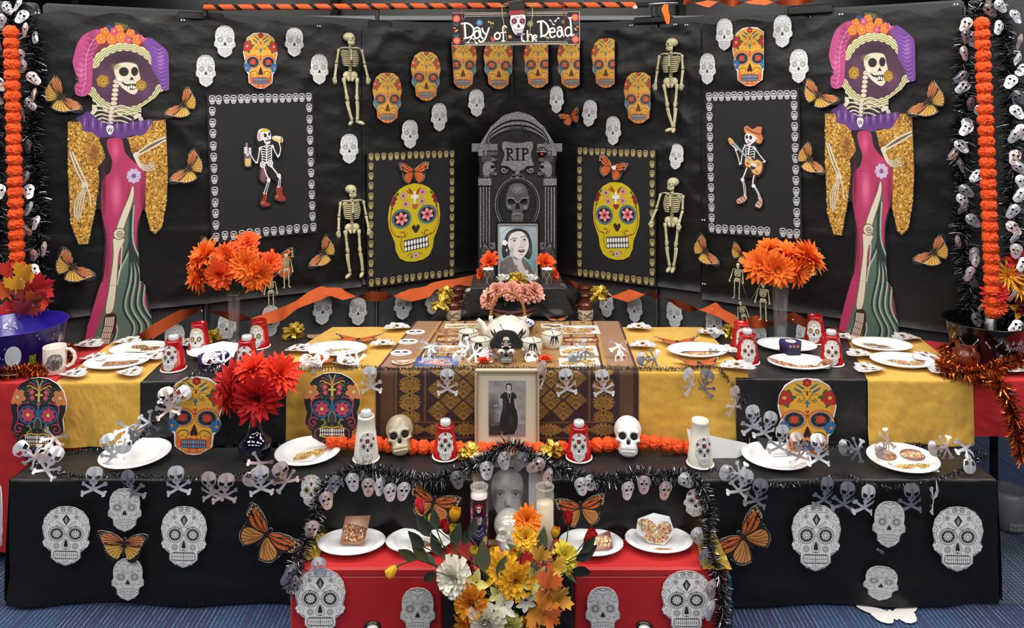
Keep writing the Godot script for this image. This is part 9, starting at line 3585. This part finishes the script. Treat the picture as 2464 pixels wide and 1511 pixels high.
	part("skull",skull_skin,pearl,t,Vector3(),Basis(Vector3(1,0,0),-.3)*Basis.from_scale(Vector3(.135,.138,.115)))
	var te:=st_new()
	teeth(te,.13,.19,.07,8)
	part("teeth",te,pearl,t)
	# thick tinsel along the bench and down the box ends
	var ft:=thing("tinsel_garland","thick black and silver tinsel with dangling foil skulls, from box end to box end","garland")
	var pts:=[]
	for q in [[700,1420,2.30],[716,1350,2.31],[752,1275,2.40],[765,1210,2.45],[790,1165,2.45],[850,1132,2.455],[920,1136,2.455],[985,1152,2.455],[1040,1155,2.455],[1090,1138,2.45],[1145,1118,2.42],[1195,1085,2.41],[1228,1070,2.41],[1265,1085,2.41],[1310,1118,2.42],[1360,1132,2.45],[1410,1150,2.455],[1470,1155,2.455],[1530,1142,2.455],[1590,1146,2.455],[1650,1142,2.455],[1690,1170,2.45],[1706,1230,2.43],[1704,1300,2.36],[1722,1360,2.31],[1738,1430,2.29],[1735,1520,2.28],[1732,1600,2.28]]:
		pts.append(at(q[0],q[1],q[2]))
	stuff(part("fringe",tinsel(pts,.034,2600,.0024),M.tinsel,ft))
	stuff(part("silver_fringe",tinsel(pts,.034,900,.0022),M.glint,ft))
	for q in [[848,1162,2.43,.1,.0],[805,1168,2.43,-.3,.4],[786,1206,2.42,.2,.3],[886,1174,2.43,.0,.1],[916,1172,2.43,.2,.9],[940,1186,2.43,.1,.4],[971,1184,2.43,-.2,.3],[1101,1156,2.42,.2,.2],[750,1277,2.37,-.2,.3],[767,1366,2.28,.1,.1],[697,1385,2.28,-.7,.7],[702,1408,2.29,-.4,.0],[1400,1172,2.43,.2,.1],[1420,1164,2.44,.6,.5],[1512,1182,2.43,.0,.3],[1550,1168,2.43,.0,.0],[1602,1182,2.43,-.1,.2],[1652,1158,2.43,.8,.2],[1171,1134,2.39,.1,.1],[1215,1110,2.39,.2,.4],[1253,1112,2.39,-.3,.3],[1290,1122,2.39,-1.1,.2],[1322,1150,2.40,.3,.7],[1680,1292,2.35,.5,.3],[1697,1345,2.31,.2,.5],[1714,1420,2.26,.3,.5],[1712,1470,2.26,-.1,.7]]:
		part("foil_skull",foil_oval,[M.foil,M.foil_dull,M.foil_pink,M.foil][int(q[0]) % 4],ft,at(q[0],q[1],q[2]),turn(q[3],q[4])*Basis.from_scale(Vector3(1.05,1.0,1.0)))
	# black rimmed jars at the photo's lower edge
	for q in [[895,"left of the bouquet"],[1551,"right of the bouquet"]]:
		var st:=st_new()
		lathe(st,[Vector2(.0,.0),Vector2(.024,.0),Vector2(.026,.004),Vector2(.024,.176),Vector2(.026,.182),Vector2(.026,.187),Vector2(.020,.187),Vector2(.019,.178),Vector2(.0,.177)],32)
		var jt:=thing("black_candle","black rimmed jar candle at the photo's lower edge, "+q[1],"candle",at(q[0],250,2.13)+Vector3(0,.002-EYE,0),Basis(),"black jar candles")
		part("jar",st,mat(Color(.02,.02,.02),.3),jt)
		st=st_new()
		lathe(st,[Vector2(.0,.180),Vector2(.018,.180),Vector2(.018,.178)],24)
		part("wax",st,M.wax,jt)
	flat_paper("white_butterfly","white back of a fallen paper butterfly on the carpet at right","butterfly",2148,1482,.0,.02,both(HALF_MONARCH),.215,.10,M.paper,"",.004)
	# frosted skull tumbler at the right edge
	var tp:=on_y(2452,1292,.0)
	t=thing("skull_tumbler","frosted plastic skull shaped tumbler on the carpet at the photo's right edge","tumbler",tp+Vector3(0,.003,-.06))
	var st:=st_new()
	lathe(st,[Vector2(.0,.0),Vector2(.048,.0),Vector2(.060,.02),Vector2(.058,.05),Vector2(.070,.09),Vector2(.072,.13),Vector2(.066,.16),Vector2(.063,.16),Vector2(.066,.12),Vector2(.054,.02),Vector2(.0,.01)],32)
	part("tumbler_body",st,mat(Color(.55,.56,.58,.45),.3,.0,{"transparency":BaseMaterial3D.TRANSPARENCY_ALPHA}),t)
	st=st_new()
	for i in 8:
		for k in 2:
			rbox(st,Vector3(-.028+i*.008,.022+k*.016,.0585-absf(i-3.5)*.002),Vector3(.007,.014,.006),.002)
	part("moulded_teeth",st,mat(Color(.55,.55,.56),.35),t)
	bouquet()

func bouquet()->void:
	var base:=Vector3(.0,.002,-2.16)
	var t:=thing("dark_vase","dark green vase standing on the carpet under the mixed bouquet","vase",base)
	var st:=st_new()
	lathe(st,[Vector2(.0,.0),Vector2(.05,.0),Vector2(.06,.02),Vector2(.062,.08),Vector2(.045,.13),Vector2(.04,.15),Vector2(.036,.145),Vector2(.0,.10)],32)
	part("vase_body",st,mat(Color(.05,.08,.05),.3),t)
	var root:=base+Vector3(0,.14,0)
	var soft:=func(c:Color)->StandardMaterial3D:return mat(c,.75,.0,{"backlight_enabled":true,"backlight":c*.22})
	var gold:StandardMaterial3D=soft.call(Color(.88,.56,.10))
	var yel:StandardMaterial3D=soft.call(Color(.90,.68,.14))
	var lemon:StandardMaterial3D=soft.call(Color(.84,.76,.20))
	var pale:StandardMaterial3D=soft.call(Color(.86,.84,.50))
	var white:StandardMaterial3D=soft.call(Color(.90,.88,.82))
	var red:StandardMaterial3D=soft.call(Color(.70,.06,.10))
	var wine:StandardMaterial3D=soft.call(Color(.46,.04,.06))
	var pink:StandardMaterial3D=soft.call(Color(.86,.20,.26))
	var orange:StandardMaterial3D=soft.call(Color(.92,.48,.05))
	var g:="flowers of the front bouquet"
	# px, py, nearer by, mesh, material, size, direction, what
	for q in [
		[1017,1234,.0,"rosebud",pink,.040,-.3,1.0,.2,"pink rosebud, highest on the left"],[1078,1282,.03,"rosebud",red,.040,-.35,.9,.3,"red rosebud beside the yellow tulips at left"],
		[1368,1264,.0,"rosebud",red,.040,-.05,1.0,.2,"red rosebud standing straight, right of the candles"],[1408,1302,.02,"rosebud",red,.042,.6,.9,.3,"red rosebud leaning right over a plate"],
		[1310,1330,.02,"rosebud",wine,.030,-.1,.7,.6,"dark red rosebud, small, by the gold mesh leaf"],[1335,1355,.05,"rosebud",wine,.040,.1,.7,.6,"dark red rosebud, larger, right of the gold mesh leaf"],
		[1132,1372,.06,"tulip",red,.038,-.2,.8,.5,"red tulip above the white carnation"],[1212,1366,.0,"tulip",red,.026,.0,.9,.4,"red tulip, small, in the centre"],
		[1046,1262,.0,"tulip",lemon,.036,-.2,.9,.2,"lemon tulip bud behind the red rosebud"],[1092,1254,.0,"tulip",yel,.044,.2,1.0,.2,"yellow tulip, tallest on the left"],[1090,1290,-.02,"tulip",lemon,.040,.1,.9,.3,"yellow tulip under the tallest one"],
		[957,1362,.05,"tulip",yel,.036,-.9,-.5,.4,"yellow tulip drooping at the far left"],[1146,1338,.03,"tulip",lemon,.036,-.2,.9,.4,"yellow tulip left of the pearl skull"],[1192,1346,.02,"tulip",lemon,.040,-.1,1.0,.3,"yellow tulip below the pearl skull, left"],[1236,1350,.02,"tulip",yel,.040,.1,1.0,.3,"yellow tulip below the pearl skull, right"],
		[1333,1295,.0,"tulip",yel,.036,.2,.9,.2,"yellow tulip by the plain candle"],[1357,1340,.04,"carnation",lemon,.044,.3,.5,.7,"lemon yellow ruffled bloom at the right"],
		[1268,1252,.02,"dahlia",orange,.046,.1,.6,.8,"golden orange bloom, highest, before the lower portrait"],[1264,1294,.05,"carnation",yel,.042,.1,.5,.8,"yellow bloom just under the orange one"],
		[1208,1368,.10,"zinnia",yel,.052,-.2,.5,.9,"bright yellow bloom in the centre"],[1240,1396,.12,"zinnia",yel,.058,.2,.1,1.0,"golden yellow double bloom in the centre, lower"],[1137,1448,.12,"zinnia",gold,.058,-.3,.0,1.0,"gold double bloom at the lower left"],
		[1094,1388,.09,"carnation",white,.058,-.4,.2,.9,"white ruffled carnation, upper left"],[1172,1490,.13,"carnation",white,.060,-.1,-.2,1.0,"white ruffled carnation, bottom"],
		[1170,1350,.08,"tulip",white,.026,-.1,.9,.5,"white bud in the centre"],[1214,1456,.13,"lily",white,.040,-.2,.2,1.0,"white lily low in the centre"],[1264,1444,.12,"lily",white,.036,.2,-.1,1.0,"white lily low at the right"],
		[1146,1402,.10,"lily",pale,.046,-.2,.4,.9,"pale yellow lily beside the white carnation"],[1198,1428,.12,"lily",pale,.036,.0,.2,1.0,"pale yellow lily under the golden bloom"],[1282,1396,.10,"lily",pale,.054,.5,.2,.8,"pale yellow lily at the right"],
		[1128,1496,.11,"dahlia",gold,.046,-.4,-.3,.9,"gold bloom at the bottom left"],[1224,1500,.12,"carnation",pale,.046,.1,-.2,1.0,"pale green bloom at the bottom centre"],[1265,1505,.10,"zinnia",yel,.04,.2,-.2,1.0,"yellow bloom at the bottom right"]]:
		flower("bouquet_flower",q[9]+" of the bouquet",B[q[3]][0],q[4],at(q[0],q[1],2.24-q[2]),Vector3(q[6],q[7],q[8]),q[5],root,g,2)
	# leaves that show as leaves
	var dark:=mat(Color(.10,.14,.09),.6)
	var olive:=mat(Color(.24,.25,.13),.65)
	g="leaves of the front bouquet"
	var n:=0
	for q in [[1035,1292,.075,.7,0],[1052,1275,.06,.3,0],[1022,1318,.07,1.0,0],[1005,1345,.07,1.4,1],[1030,1352,.075,.9,1],[1046,1375,.06,2.5,1],[1090,1318,.07,-.3,0],[1112,1312,.06,-.6,0],[1128,1290,.055,-.5,0],[1166,1378,.085,.1,1],[1196,1388,.06,-.5,1],[1230,1432,.09,2.9,0],[1250,1420,.07,-2.4,0],[1385,1348,.08,-1.2,0],[1400,1330,.06,-.9,0],[1376,1370,.07,-2.0,0],[1215,1480,.08,2.7,1],[1300,1330,.07,-.2,1],[1060,1340,.07,.5,0],[1160,1440,.07,2.0,1]]:
		var p:=at(q[0],q[1],2.17 if q[1]<1360 else 2.10)
		var places:=["by the left rosebud","under the pink rosebud","over the second plate","far left, over the red box edge","left, above the drooping stem","left, pointing down","left of the printed candle","touching the printed candle","beside the tallest yellow tulip","large, beside the white bud","beside the bright yellow bloom","large, low in the centre","low, right of the golden bloom","right, under the leaning rosebud","right, over the pie plate","right, pointing down","near the bottom carnation","by the plain candle","inner left","by the gold bloom"]
		var lf:=thing("bouquet_leaf",("dark green" if q[4]==0 else "olive green")+" leaf of the bouquet, "+places[n],"leaf",p,Basis(),g)
		part("leaf_blade",B.leaf,dark if q[4]==0 else olive,lf,Vector3(),turn(q[3],0,0)*Basis(Vector3(1,0,0),PI/2-.4)*Basis.from_scale(Vector3(1.15,1,1)*q[2]))
		st=st_new()
		var rt:=root-p
		tube(st,[Vector3(0,0,-.002),rt*.4+Vector3(rt.x*.1,.03,-.01),rt],.0016,5)
		part("stem",st,olive,lf)
		n+=1
	var mesh_gold:=mat(Color(.78,.56,.22),.35,.8,{"normal_texture":bump_tex(.08,12.0,256,40),"uv1_triplanar":true,"uv1_scale":Vector3(4,4,4)})
	g="maple leaves of the front bouquet"
	for q in [[1318,1400,.085,-.4,soft.call(Color(.72,.34,.10)),"burnt orange maple leaf at the right"],[1345,1440,.085,-.9,mesh_gold,"glittering gold mesh maple leaf at the right"],[1300,1338,.065,-.3,mesh_gold,"glittering gold mesh leaf by the dark rosebuds"],[1340,1362,.07,-1.9,soft.call(Color(.88,.68,.22)),"yellow maple leaf at the right"],[1290,1474,.09,-2.6,soft.call(Color(.80,.52,.16)),"amber maple leaf at the bottom right"],[1310,1450,.085,-.7,soft.call(Color(.80,.48,.14)),"amber maple leaf behind the gold mesh leaf"],[1325,1485,.07,-2.2,soft.call(Color(.70,.34,.10)),"orange maple leaf at the bottom right"]]:
		var p:=at(q[0],q[1],2.10+.02*sin(q[0]))
		var lf:=thing("maple_leaf",q[5]+" of the bouquet","leaf",p,Basis(),g)
		part("leaf_blade",B.maple,q[4],lf,Vector3(),turn(q[3],.2,-.3)*Basis.from_scale(Vector3(1,1,1)*q[2]))
		st=st_new()
		var rt:=root-p
		tube(st,[Vector3(0,0,-.006),rt*.4+Vector3(.01,.02,-.02),rt],.0014,5)
		part("stem",st,olive,lf)
